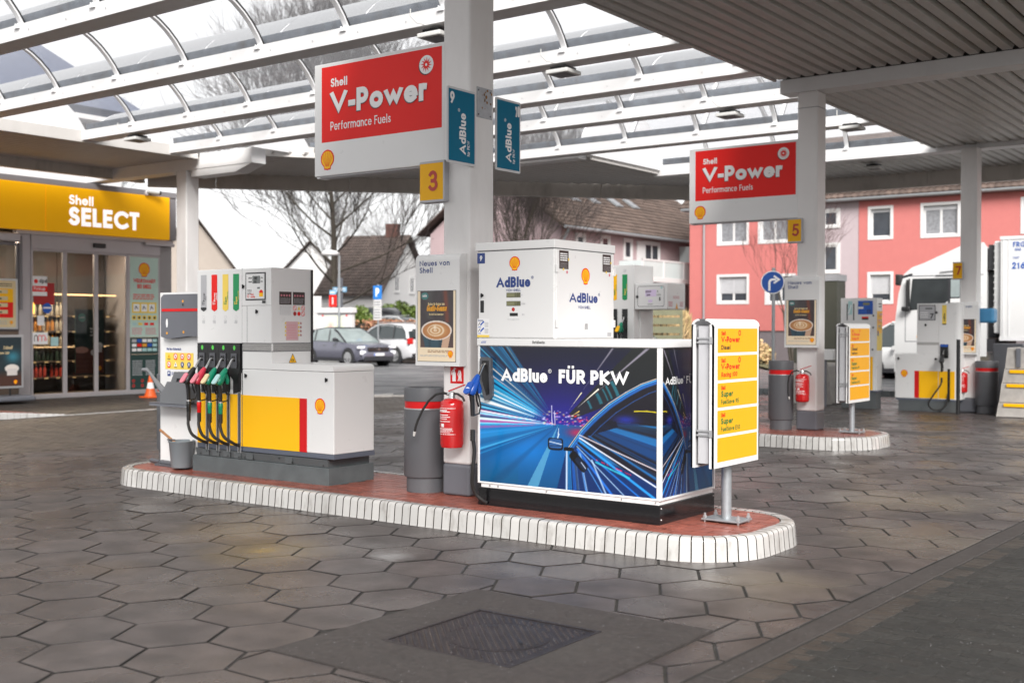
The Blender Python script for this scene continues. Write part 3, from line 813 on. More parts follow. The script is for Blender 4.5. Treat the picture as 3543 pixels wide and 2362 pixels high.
def island(tup, name, label, brick_skip, nbr=300):
    x0, y0, x1, y1, r = tup
    t = thing(name, label, 'traffic island', ((x0 + x1) / 2, (y0 + y1) / 2, 0))
    T = 2 * (x1 - x0 - 2 * r) + 2 * (y1 - y0 - 2 * r) + 2 * math.pi * r
    N = round(T / .0815); p = T / N; R = random.Random(2)
    for k in range(N):
        b = MB(); kerb_block(b, x0, y0, x1, y1, r, k * p + .0046, (k + 1) * p - .0046, .16 + R.uniform(-.0012, .0012))
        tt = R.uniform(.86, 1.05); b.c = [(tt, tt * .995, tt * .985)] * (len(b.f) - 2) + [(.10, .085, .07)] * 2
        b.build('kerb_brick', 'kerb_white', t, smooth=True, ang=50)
    b = MB(); b.extrude([(x, y, -.02) for x, y in rounded(*tup, d=.020)], (0, 0, .150)); b.build('grout_bed', 'kerb_grout', t)
    inner = rounded(*tup, d=.121, n=8); S = []
    w, h = .205, .1045; j = 0; yy = y0 + .121
    while yy < y1 - .12:
        xx = x0 + (w / 2 if j % 2 else 0)
        while xx < x1:
            P = [(xx, yy), (xx + w, yy), (xx + w, yy + h), (xx, yy + h)]
            if any(math.hypot(max(x0 + r - q[0], 0, q[0] - x1 + r), max(y0 + r - q[1], 0, q[1] - y1 + r)) > r - .121 for q in P):
                for k in range(len(inner)):
                    a, c = inner[k], inner[(k + 1) % len(inner)]; ex, ey = c[0] - a[0], c[1] - a[1]
                    if abs(ex) + abs(ey) < 1e-6: continue
                    P = clip_poly(P, ey, -ex, ey * a[0] - ex * a[1])
                    if len(P) < 3: break
            if len(P) >= 3 and area(P) > 4e-4:
                cx = sum(q[0] for q in P) / len(P); cy = sum(q[1] for q in P) / len(P)
                if not any(a < cx < c and b_ < cy < d for a, b_, c, d in brick_skip): S.append(P)
            xx += w
        yy += h; j += 1
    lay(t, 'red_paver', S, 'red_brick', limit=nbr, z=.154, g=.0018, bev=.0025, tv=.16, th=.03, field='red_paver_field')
    b = MB(); b.extrude([(x, y, .1305) for x, y in rounded(*tup, d=.12)], (0, 0, .02)); b.build('sand_bed', 'kerb_grout', t)
    return t
island(ISL1, 'pump_island', 'white kerbed red brick island carrying the blue dispenser and the pump nearest the shop', [(-9.1, 7.3, -7.4, 7.66), (-5.5, 7.3, -4.1, 7.95)])
island(ISL2, 'pump_island', 'rounded end of the second red brick island under the sign post number 5', [(-13, 14.3, -7.6, 15.6)], 160)

# low island by the shop, its kerb ramping down to the lane
t = thing('shop_kerb_island', 'red brick verge with a white brick kerb dipping to the lane by the shop', 'kerb', (-18.4, 9.5, 0))
y = 6.0; R = random.Random(4)
while y < 11.5:
    h = .125 if y < 10.2 else .125 - .105 * (y - 10.2) / 1.3
    b = MB(); b.extrude([(-18.36, y + .003, 0), (-18.22, y + .003, 0), (-18.235, y + .003, h - .015), (-18.25, y + .003, h), (-18.36, y + .003, h)], (0, .112, 0)); b.build('kerb_brick', 'kerb_white', t); y += .118
S = []
for j in range(0, 53):
    for i in range(0, 10):
        x = -20.4 + i * .205 + (.1 if j % 2 else 0); yy = 6.0 + j * .1045
        if x + .205 > -18.36 or (yy > 10.6 and x < -18.4 - (11.6 - yy) * 2.0): continue
        S.append([(x, yy), (x + .205, yy), (x + .205, yy + .1045), (x, yy + .1045)])
b = MB(); 
for P in S:
    yy = P[0][1]; h = .12 if yy < 10.2 else .12 - .105 * (yy - 10.2) / 1.3
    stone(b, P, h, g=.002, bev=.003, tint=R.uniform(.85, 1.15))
b.build('red_paver_field', 'red_brick', t, kind='stuff')

# far kerb of the forecourt
def kerbrun(name, pts, L, zt, m, label, w=.15):
    t = thing(name, label, 'kerb', (pts[0][0], pts[0][1], 0))
    for a, c in zip(pts, pts[1:]):
        d = Vector((c[0] - a[0], c[1] - a[1], 0)); T = d.length; d.normalize(); n = Vector((-d.y, d.x, 0)); s = 0
        while s < T:
            e = min(L, T - s); b = MB(); b.obox(Vector((a[0], a[1], -.05)) + d * (s + .004), d * (e - .008), n * w, (0, 0, zt + .05)); b.build('kerb_stone', m, t, bevel=.01); s += L
    return t
kerbrun('road_kerb', [(-19.9, 16.3), (-17.75, 18.7), (-17.15, 19.5)], .8, .03, 'kerb_stone', 'pale worn kerb stones between the small pavers and the street')
kerbrun('road_kerb', [(-16.9, 19.7), (-11.45, 25.75), (-8.8, 26.45), (6, 26.5)], 1.0, .11, 'base_grey', 'dark kerb between the hexagonal paving and the road behind the pumps')
kerbrun('road_kerb', [(-17.0, 38.6), (30, 39.1)], 1.0, .08, 'kerb_stone', 'kerb along the grass verge across the road')
# ------------------------------------------------------------------ canopy
MM('soffit', (.60, .575, .55), .5, var=.04, grime=.12, gscale=.8)
MM('soffit_back', (.03, .028, .026), .7)  # near-black puts the shade of the slat grooves into the colour
MM('fascia', (.50, .465, .43), .55, var=.06, grime=.45, gscale=2.5)
MM('gable_white', (.80, .80, .81), .5, var=.02)
MM('rib_alu', (.85, .85, .86), .45, var=.03)
M['polycarbonate'] = glass_mat('polycarbonate', (.98, .98, .985), ior=1.18, rough=.06, milky=.22, milk=(.92, .93, .96))
CAN = thing('forecourt_canopy', 'wide white forecourt canopy with arched clear roof bays and ribbed metal soffits', 'canopy', (-12, 14, 0))
ZB, ZT = 4.96, 5.135
beams = [(5.52, -19, -6.62), (7.91, -19, -6.62), (10.28, -19, -6.62), (12.70, -19, -6.62), (14.64, -19, -6.62), (16.65, -17.3, -6.62), (19.32, -14.6, -6.62)]
for far, xa, xb in beams:
    b = MB(); pr = [(far - .32, ZB + .01), (far, ZB + .01), (far, ZT), (far - .03, ZT), (far - .03, ZT - .0), (far - .30, ZT), (far - .32, ZT - .0)]
    b.box(xa, far - .32, ZB, xb, far, ZT); b.box(xa, far - .325, ZB - .0, xb, far - .3199, ZB + .022)
    b.build('roof_beam', 'beam_paint', CAN, bevel=.006)
    b = MB()
    x = xa + .2
    while x < xb: b.lathe((x, far - .33, ZB + .085), [(.008, 0), (.006, .006)], 6, axis='y'); x += .7625
    b.build('bolt_run', 'alu', CAN, kind='stuff')
# cross beams on the column heads and the white edge beam at the far end of the arched bays
def xbeam(x0, x1, yc, z0, z1, w=.34, nm='cross_beam'):
    b = MB(); b.box(x0, yc - w / 2, z0, x1, yc + w / 2, z1); b.build(nm, 'beam_paint', CAN, bevel=.008)
xbeam(-6.56, -1.9, 15.25, 4.775, 4.965); xbeam(-6.56, -1.9, 7.6, 4.775, 4.965)
xbeam(-23.0, -17.45, 15.25, 4.74, 5.04, .36); xbeam(-23.0, -17.45, 7.6, 4.74, 5.04, .36)
xbeam(-12.75, -1.9, 22.62, 4.885, 5.12, .34); xbeam(-14.6, -12.72, 19.55, 4.93, 5.13, .3)
b = MB(); b.extrude([(-17.45, 15.07, 4.74), (-17.45, 15.43, 4.74), (-17.9, 15.43, 4.58), (-18.6, 15.43, 4.58), (-18.6, 15.07, 4.58), (-17.9, 15.07, 4.58)][:0] or [(-17.46, 15.08, 4.739), (-17.95, 15.08, 4.60), (-19.3, 15.08, 4.60), (-19.3, 15.08, 4.739)], (0, .34, 0)); b.build('beam_haunch', 'beam_paint', CAN)

RIBX = [-17.52 + 1.525 * k for k in range(-1, 8)]
def vault(y0, y1, xa, xb, gable=True):
    """y0 far edge of the nearer beam, y1 front edge of the farther one"""
    yc = (y0 + y1) / 2; hw = (y1 - y0) / 2 + .10; zc = 4.53 if hw < 1.2 else 4.50
    foot = ZT + .0; R_ = math.hypot(hw, foot - zc); a0 = math.degrees(math.asin((foot - zc) / R_)) 
    def P(a, x, d=0.): return (x, yc + (R_ + d) * math.cos(rad(a)), zc + (R_ + d) * math.sin(rad(a)))
    n = 16; A = [a0 + (180 - 2 * a0) * i / n for i in range(n + 1)]
    xs = [xa] + [x for x in RIBX if xa + .1 < x < xb - .1] + [xb]
    for x0, x1 in zip(xs, xs[1:]):
        b = MB(); V = []
        for a in A: V += [P(a, x0 + .01), P(a, x1 - .01)]
        b.faces(V, [(2 * i, 2 * i + 1, 2 * i + 3, 2 * i + 2) for i in range(n)]); b.build('roof_pane', 'polycarbonate', CAN, smooth='all')
    for x in xs[1:-1] + ([xs[0]] if not gable else []):
        b = MB(); rings = []
        for a in [a0 - 4] + A + [184 - a0]:
            rings.append([P(a, x - .036, -.012), P(a, x + .036, -.012), P(a, x + .036, -.045), P(a, x - .036, -.045)])
        V = [p for r in rings for p in r]; F = []
        for i in range(len(rings) - 1):
            for k in range(4): F.append((4 * i + k, 4 * i + (k + 1) % 4, 4 * i + 4 + (k + 1) % 4, 4 * i + 4 + k))
        F += [(3, 2, 1, 0), tuple(4 * len(rings) - 4 + k for k in range(4))]
        b.faces(V, F); b.build('arch_rib', 'rib_alu', CAN, smooth=True)
        b = MB(); rings = [[P(a, x + .037, -.004), P(a, x + .047, -.004), P(a, x + .047, -.02), P(a, x + .037, -.02)] for a in A]
        V = [p for r in rings for p in r]; F = []
        for i in range(len(rings) - 1):
            for k in range(4): F.append((4 * i + k, 4 * i + (k + 1) % 4, 4 * i + 4 + (k + 1) % 4, 4 * i + 4 + k))
        b.faces(V, F); b.build('rib_gasket', 'black_plastic', CAN)
        for sgn, yy in ((1, y1), (-1, y0)):
            b = MB(); b.box(x - .05, yy - .004 * sgn, ZT - .05, x + .05, yy - .03 * sgn, ZT - .035)
            b.box(x - .03, yy - .004 * sgn, ZT - .04, x - .015, yy - .02 * sgn, ZT + .01); b.box(x + .015, yy - .004 * sgn, ZT - .04, x + .03, yy - .02 * sgn, ZT + .01); b.build('rib_bracket', 'rib_alu', CAN)
    for yy, s in ((y0 - .10, 1), (y1 + .10, -1)):     # gutter upstands outside the clear sheets
        b = MB(); b.extrude([(xa, yy, ZT - .002), (xa, yy - .02 * s, ZT + .0), (xa, yy - .01 * s, ZT + .135), (xa, yy + .012 * s, ZT + .135)], (xb - xa, 0, 0)); b.build('gutter_upstand', 'zinc_dirty', CAN)
    if gable:
        b = MB(); b.extrude([P(a, xa - .004) for a in A] + [(xa - .004, y0 - .0, ZB + .05), (xa - .004, y1 + .0, ZB + .05)], (-.03, 0, 0)); b.build('gable_panel', 'gable_white', CAN)
ends = [(5.52, 7.59, -19, True), (7.91, 9.96, -19, True), (10.28, 12.38, -19, True), (12.70, 14.32, -19, True), (14.64, 16.33, -17.25, True), (16.65, 19.0, -15.6, True), (19.32, 22.45, -12.55, True)]
for y0, y1, xa, g in ends: vault(y0, y1, xa, -6.62, g)

def slats(x0, x1, ylo, yhi, z=4.97, nm='soffit_slat'):
    x = x0; k = 0
    while x < x1 - .05:
        a, c = ylo(x + .07), yhi(x + .07)
        if c - a > .15:
            b = MB(); b.extrude([(x, a, z + .046), (x + .024, a, z), (x + .136, a, z), (x + .16, a, z + .046)], (0, c - a, 0)); b.build(nm, 'soffit', CAN)
        x += .1955
def cn(v): return lambda x: v
def inner(x):
    if x < -17.6: return 15.44
    if x < -14.5: return 15.5 + (x + 17.6) * (4.0 / 3.1)
    if x < -12.6: return 19.71
    return 22.80
def outer(x): return min(15.95 + (x + 21.9) * (9.9 / 9.1), 26.0) if x < -12.8 else 25.9
slats(-6.6, -1.9, cn(2.0), cn(7.42)); slats(-6.6, -1.9, cn(7.78), cn(15.07)); slats(-6.6, -1.9, cn(15.43), cn(22.44))
slats(-22.0, -19.02, cn(-3.0), cn(7.41)); slats(-22.0, -19.02, cn(7.79), cn(15.06))
slats(-21.9, -12.75, inner, outer, 4.985); slats(-12.72, -1.9, inner, outer, 4.985)
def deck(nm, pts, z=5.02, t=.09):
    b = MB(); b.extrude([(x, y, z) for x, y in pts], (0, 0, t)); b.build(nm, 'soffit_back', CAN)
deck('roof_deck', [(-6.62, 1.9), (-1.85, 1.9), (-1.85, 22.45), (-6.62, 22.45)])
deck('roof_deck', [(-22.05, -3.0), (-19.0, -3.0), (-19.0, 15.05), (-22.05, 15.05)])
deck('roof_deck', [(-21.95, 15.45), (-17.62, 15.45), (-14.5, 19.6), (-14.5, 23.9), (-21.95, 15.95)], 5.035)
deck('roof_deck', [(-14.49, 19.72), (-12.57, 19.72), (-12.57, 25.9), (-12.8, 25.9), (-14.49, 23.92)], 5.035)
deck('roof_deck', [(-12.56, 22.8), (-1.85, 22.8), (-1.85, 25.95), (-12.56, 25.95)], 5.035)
# edge trims round the openings
def trim(a, c, z0=4.955, z1=5.14, w=.04, m='soffit'):
    d = Vector((c[0] - a[0], c[1] - a[1], 0)); n = Vector((-d.y, d.x, 0)).normalized() * w
    b = MB(); b.obox((a[0], a[1], z0), d, n, (0, 0, z1 - z0)); b.build('edge_trim', m, CAN)
trim((-6.60, 2.0), (-6.60, 15.06), 4.95); trim((-6.60, 15.44), (-6.60, 22.4), 4.95)
trim((-19.02, 15.0), (-19.02, 4.0), 4.93, 5.14); trim((-17.6, 15.46), (-14.55, 19.6), 4.93, 5.14); trim((-12.6, 19.72), (-12.6, 22.42), 4.93, 5.14)
def fascia(a, c, z0, z1, L=3.0, w=.09):
    d = Vector((c[0] - a[0], c[1] - a[1], 0)); T = d.length; d.normalize(); n = Vector((-d.y, d.x, 0)) * w; s = 0
    while s < T - .05:
        e = min(L, T - s); b = MB(); b.obox(Vector((a[0], a[1], z0)) + d * (s + .004), d * (e - .008), n, (0, 0, z1 - z0))
        b.obox(Vector((a[0], a[1], z0 - .03)) + d * (s + .004) - n * .3, d * (e - .008), n * 1.5, (0, 0, .028)); b.build('fascia_panel', 'fascia', CAN); s += L
fascia((-22.06, 15.9), (-22.06, -3), 4.78, 5.2); fascia((-12.9, 25.95), (-22.0, 16.0), 4.70, 5.2); fascia((-1.8, 25.98), (-12.85, 25.98), 4.70, 5.2)

def column(x0, y0, x1, y1, zb, zt, label):
    t = thing('canopy_column', label, 'column', ((x0 + x1) / 2, (y0 + y1) / 2, zb), 'canopy columns')
    b = MB(); b.box(x0, y0, zb + .26, x1, y1, zt); b.build('shaft', 'column_paint', t, bevel=.022, seg=3)
    b = MB(); b.box(x0 - .0015, y0 - .0015, zb, x1 + .0015, y1 + .0015, zb + .262); b.build('painted_base', 'grey_mid', t, bevel=.022, seg=3)
    return t
c1 = column(-6.21, 7.42, -5.925, 7.75, .155, 4.775, 'thick white column between the grey bin and the blue dispenser')
b = MB(); b.box(-5.926, 7.51, 3.285, -5.921, 7.712, 3.535); b.build('blanking_plate', 'galv', c1)
b = MB()
for y in (7.53, 7.69):
    for z in (3.31, 3.51): b.lathe((-5.921, y, z), [(.008, 0), (.007, .004)], 8, axis='x')
b.build('screw_set', 'grey_dark', c1)
MM('rust', (.26, .12, .03), .8, var=.3, scale=60)
b = MB(); R = random.Random(3)
for k in range(14):
    y = 7.62 + R.gauss(0, .035); z = 3.44 + R.gauss(0, .05); r = R.uniform(.004, .014)
    b.poly([(-5.9203, y + r * math.cos(a) * R.uniform(.6, 1.3), z + r * math.sin(a) * R.uniform(.6, 1.6)) for a in [i * math.pi / 4 for i in range(8)]])
b.build('rust_stain', 'rust', c1)
c2 = column(-6.31, 15.1, -6.02, 15.40, .155, 4.775, 'white column carrying the yellow number 5 by the second island')
b = MB(); b.box(-6.313, 15.097, 4.55, -6.017, 15.403, 4.556); b.build('joint_line', 'grey_dark', c2)
c3 = column(-6.09, 22.2, -5.79, 22.5, .0, 4.885, 'farthest white column beside the pump marked 7')
c4 = column(-19.75, 15.05, -19.42, 15.37, .0, 4.74, 'white column near the shop corner behind the nearest pump')

# floodlights under the roof
def flood(x, y, z, label):
    t = thing('canopy_floodlight', label, 'light', (x, y, z), 'square floodlights under the canopy')
    b = MB(); b.box(x - .17, y - .17, z, x + .17, y + .17, z + .055); b.build('housing', 'lamp_white', t, bevel=.012)
    b = MB(); b.box(x - .12, y - .12, z - .004, x + .12, y + .12, z + .001); b.build('lens', 'grey_dark', t)
    b = MB()
    for k in range(9): b.box(x - .12 + k * .028, y - .13, z + .057, x - .112 + k * .028, y + .13, z + .10)
    b.build('cooling_fin_pack', 'black_plastic', t)
    b = MB(); b.tube([(x - .02, y - .03, z + .10), (x - .02, y - .06, z + .13), (x - .1, y - .25, z + .15), (x - .15, y - .3, z + .22), (x - .15, y - .3, z + .30)], .007, 6); b.build('cable', 'lamp_white', t)
    return t
flood(-8.44, 12.52, 4.83, 'white square floodlight above the teal plate numbered 10')
flood(-8.55, 10.12, 4.83, 'white square floodlight half hidden by the thick column')
flood(-8.0, 16.5, 4.82, 'small floodlight left of the second red sign, seen against the glazing')
flood(-17.55, 12.55, 4.83, 'floodlight over the lane in front of the shop')
flood(-8.3, 23.9, 4.86, 'floodlight on the soffit between the two far columns')
flood(-16.2, 17.9, 4.86, 'floodlight on the dark soffit at the lower edge of the big red sign')
flood(-6.9, 18.8, 4.83, 'floodlight right beside the head of the column with number 5')
# ------------------------------------------------------------------ shop
MM('shop_frame', (.46, .43, .44), .42, metal=.3, var=.03)
MM('shop_grey', (.20, .19, .20), .5, var=.05)
MM('shop_wall', (.34, .32, .32), .6, var=.05, grime=.2)
MM('brown_panel', (.16, .115, .085), .5)
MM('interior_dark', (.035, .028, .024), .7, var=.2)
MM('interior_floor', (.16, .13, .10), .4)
MM('shelf_wood', (.10, .07, .05), .6)
MM('mint', (.50, .66, .58), .35)
MM('dark_green', (.012, .045, .04), .4)
MM('sign_white', (.85, .84, .84), .4, var=0)
MM('bottle_clear', (.42, .38, .30), .15, var=.1); MM('bottle_amber', (.50, .22, .05), .15, var=.2); MM('bottle_red', (.42, .05, .03), .2); MM('bottle_dark', (.03, .05, .035), .12); MM('bottle_cap', (.7, .6, .4), .3)
M['led_warm'] = mat('led_warm', (1., .62, .3), emit=.5)
M['added_fill_panel'] = mat('added_fill_panel', (1., .82, .6), emit=16.)
M['lamp_orange'] = mat('lamp_orange', (1., .42, .06), emit=1.3)
M['shop_glass'] = glass_mat('shop_glass', (.72, .72, .72), rough=.02, ior=1.3)
SX = -22.8
SH = thing('petrol_station_shop', 'flat roofed shop with a yellow name band and sliding glass doors', 'shop', (-26, 13, 0))
b = MB(); b.box(-32, 4, 4.45, -22.95, 17.25, 4.62); b.build('roof', 'shop_grey', SH)
b = MB(); b.box(-32, 17.02, 0, -22.95, 17.22, 4.45); b.build('side_wall', 'shop_wall', SH)
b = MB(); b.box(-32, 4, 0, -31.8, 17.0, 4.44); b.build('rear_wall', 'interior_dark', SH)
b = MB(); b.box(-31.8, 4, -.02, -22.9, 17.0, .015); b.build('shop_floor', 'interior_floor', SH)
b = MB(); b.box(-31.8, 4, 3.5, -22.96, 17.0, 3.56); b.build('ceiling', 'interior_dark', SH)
b = MB(); b.box(SX - .14, 13.38, 0, SX, 13.645, 3.56); b.build('pilaster', 'shop_frame', SH, bevel=.006)
b = MB(); b.box(SX - .14, 16.90, 0, SX, 17.24, 3.56); b.build('pilaster', 'shop_wall', SH, bevel=.006)
b = MB(); b.box(SX - .14, 13.648, 3.2, SX + .03, 16.90, 3.50); b.build('door_header', 'shop_frame', SH, bevel=.004)
b = MB(); b.box(SX + .03, 15.12, 3.30, SX + .08, 15.42, 3.40); b.build('door_sensor', 'black_plastic', SH, bevel=.01)
b = MB(); b.box(SX - .1, 13.3, 3.50, SX + .06, 17.24, 3.575); b.build('header_strip', 'shop_frame', SH)
b = MB(); b.box(SX + .02, 16.45, 3.43, SX + .1, 17.26, 3.50); b.build('door_closer_arm', 'shop_frame', SH, bevel=.008)
for (y0, y1, nm) in ((6.0, 9.8, 0), (9.81, 13.895, 1), (13.905, 17.07, 2)):
    b = MB(); b.box(SX + .0, y0, 3.58, SX + .16, y1, 4.57); b.build('name_band_panel', 'shop_yellow', SH, bevel=.006)
b = MB(); b.box(SX - .16, 6.0, 4.572, SX + .14, 17.28, 4.70); b.build('coping', 'shop_grey', SH, bevel=.006)
b = MB(); b.box(SX - .16, 17.075, 3.58, SX + .12, 17.28, 4.57); b.build('band_end', 'shop_grey', SH)
MM('band_letter', (.85, .84, .84), .4, var=0, emit=.16); M['shop_yellow'].node_tree.nodes['Principled BSDF'].inputs['Emission Color'].default_value = (.84, .41, .003, 1); M['shop_yellow'].node_tree.nodes['Principled BSDF'].inputs['Emission Strength'].default_value = .05   # slight glow added to brighten the name band and its letters
fr = Frame((SX + .161, 0, 0), (0, 1, 0), (0, 0, 1))
d = Dec(SH, fr)
d.text('band_letter', 'Shell', 14.45, 4.20, .205, w=.2, tr=.07, fit=.60)
d.text('band_letter', 'SELECT', 14.44, 3.745, .405, w=.235, tr=.08, fit=1.79)
d.build()
for k, (x, y) in enumerate(((-23.6, 13.0), (-23.6, 14.4), (-23.6, 15.8))):  # glowing panels added overhead to brighten the shelf fronts and poster
    b = MB(); b.box(x - .3, y - .3, 3.46, x + .3, y + .3, 3.495); b.build('added_fill_panel', 'added_fill_panel', SH)
# glazing: three sliding leaves and the printed side light
fy = SX - .05
def frame_rect(nm, y0, z0, y1, z1, w=.045, m='shop_frame', x=fy, dep=.06):
    b = MB(); b.box(x, y0, z0, x + dep, y0 + w, z1); b.box(x, y1 - w, z0, x + dep, y1, z1); b.box(x, y0 + w, z0, x + dep, y1 - w, z0 + w * 1.6); b.box(x, y0 + w, z1 - w, x + dep, y1 - w, z1)
    o = b.build(nm, m, SH, bevel=.003)
    g = MB(); g.box(x + .025, y0 + w, z0 + w * 1.6, x + .033, y1 - w, z1 - w); g.build('pane', 'shop_glass', o)
    return o
frame_rect('glass_leaf', 13.65, .03, 14.445, 3.2); frame_rect('door_leaf', 14.45, .03, 15.215, 3.2); frame_rect('door_leaf', 15.22, .03, 16.035, 3.2); frame_rect('glass_leaf', 16.04, .03, 16.9, 3.2)
b = MB(); b.box(SX - .12, 13.65, 0, SX + .02, 16.9, .03); b.build('threshold', 'alu', SH)
# window left of the pilaster
b = MB(); b.box(SX - .1, 6, 0, SX - .02, 13.38, 1.46); b.build('parapet_panel', 'brown_panel', SH)
frame_rect('shop_window', 10.2, 1.46, 13.38, 3.30, .06, 'shop_grey'); frame_rect('shop_window', 7.0, 1.46, 10.19, 3.30, .06, 'shop_grey')
b = MB(); b.box(SX - .02, 6, 3.31, SX + .12, 13.36, 3.50); b.build('shutter_box', 'shop_frame', SH, bevel=.03)
b = MB(); b.tube([(SX + .05, 13.40, 3.45), (SX + .05, 13.40, 1.9)], .03, 8); b.build('shutter_rod', 'shop_grey', SH)

# printed side light
fr = Frame((SX + .012, 16.085, 0), (0, 1, 0), (0, 0, 1)); t = SH
W_ = .77
d = Dec(SH, fr)
d.rect('mint_film', 'mint', 0, 1.31, W_, 3.15, .0); d.shell(W_ / 2, 2.86, .30)
d.text('sign_red', 'WILLKOMMEN', W_ / 2, 2.56, .095, w=.2, sx=.78, align='c', tr=.1); d.text('sign_red', 'BEI SHELL', W_ / 2, 2.43, .095, w=.2, sx=.78, align='c', tr=.1)
d.rows('sign_red', .08, 2.17, .68, 2.31, 3, seed=2); d.rect('pictogram_field', 'label_yellow', .05, 1.86, .72, 2.11, .002)
for k in range(3): d.rect('pictogram_print', 'sign_white', .09 + k * .21, 1.90, .25 + k * .21, 2.07, .003); d.line('pictogram_mark', 'text_black', [(.13 + k * .21, 1.94), (.16 + k * .21, 2.02), (.21 + k * .21, 1.95)], .02, .004)
for k in range(5): d.rect('pictogram_print', 'label_yellow', .05 + k * .14, 1.70, .16 + k * .14, 1.81, .002); d.disc('pictogram_mark', 'text_black', .105 + k * .14, 1.755, .03, .003)
for k, c in enumerate(('aqua', 'label_yellow', 'sign_red', 'sign_red')): d.rect('pictogram_print', c, .06 + k * .16, 1.58, .17 + k * .16, 1.64, .002)
d.rows('pinkish', .05, 1.36, .34, 1.53, 5, seed=5); d.rows('pinkish', .42, 1.36, .72, 1.53, 5, seed=6)
d.rect('card_film', 'dark_green', 0, .92, W_, 1.295, .0); d.rect('rules_film', 'dark_green', 0, .10, W_, .90, .0)
cols = ['label_grey', 'blue_bright', 'sign_white', 'sign_white', 'aqua', 'sign_white', 'sign_red', 'text_orange', 'blue_bright', 'aqua', 'sign_white', 'sign_white', 'aqua', 'aqua', 'aqua']
for k in range(15): d.rect('card_mark', cols[k], .05 + (k % 5) * .14, 1.19 - (k // 5) * .105, .17 + (k % 5) * .14, 1.26 - (k // 5) * .105, .002)
d.rows('label_grey', .06, .42, .34, .78, 9, seed=8); d.rows('label_grey', .42, .42, .70, .78, 9, seed=9)
for k in range(6): d.ring('pictogram_print', 'sign_red', .09 + (k % 3) * .24, .30 - (k // 3) * .11, .03, .012, .002)
# stickers on the first leaf
f2 = Frame((SX + .012, 0, 0), (0, 1, 0), (0, 0, 1)); e = Dec(SH, f2)
e.rect('parcel_sticker', 'sign_white', 13.68, 2.20, 14.02, 2.62, .0); e.rect('sticker_band', 'sign_red', 13.68, 2.29, 14.02, 2.41, .001)
e.disc('sticker_mark', 'sign_red', 13.76, 2.51, .045, .001); e.text('text_black', 'dpd', 13.84, 2.48, .085, w=.2); e.text('sign_white', 'Pickup', 13.71, 2.32, .075, w=.14)
e.rect('white_sticker', 'sign_white', 13.79, 1.57, 13.95, 1.78, .0); e.rect('ticket_sticker', 'sign_white', 13.68, 1.17, 14.03, 1.42, .0)
stroke(e.mb('sticker_mark', 'text_black'), f2, [(13.72, 1.24), (13.72, 1.32)] + arc(13.755, 1.32, .035, .04, 180, 0) + [(13.79, 1.24)], .016, z=.002)
stroke(e.mb('sticker_mark', 'sign_red'), f2, [(13.81, 1.24), (13.81, 1.32)] + arc(13.85, 1.32, .04, .04, 180, 0) + [(13.89, 1.24)], .016, z=.0022)
stroke(e.mb('sticker_mark', 'sign_red'), f2, arc(13.93, 1.32, .04, .04, 180, 0) + full(13.975, 1.27, .025, .025, 10)[:-1], .014, z=.0024)
e.rect('mint_sticker', 'aqua', 14.10, 1.13, 14.28, 1.32, .0); e.disc('blue_sticker', 'blue_bright', 14.02, 1.94, .115, .0, n=10); e.rect('sticker_band', 'sign_white', 13.93, 1.93, 14.11, 1.965, .001)
e.rect('red_poster', 'dark_red', 13.72, 2.02, 14.2, 2.48, -.02)
e.build(); d.build()
b = MB(); b.box(SX - .35, 13.72, 1.82, SX - .25, 13.88, 2.06); tag(b.build('orange_lamp', 'lamp_orange', loc=(SX - .3, 13.8, 1.82)), 'glowing orange lamp panel behind the first shop pane', 'lamp')

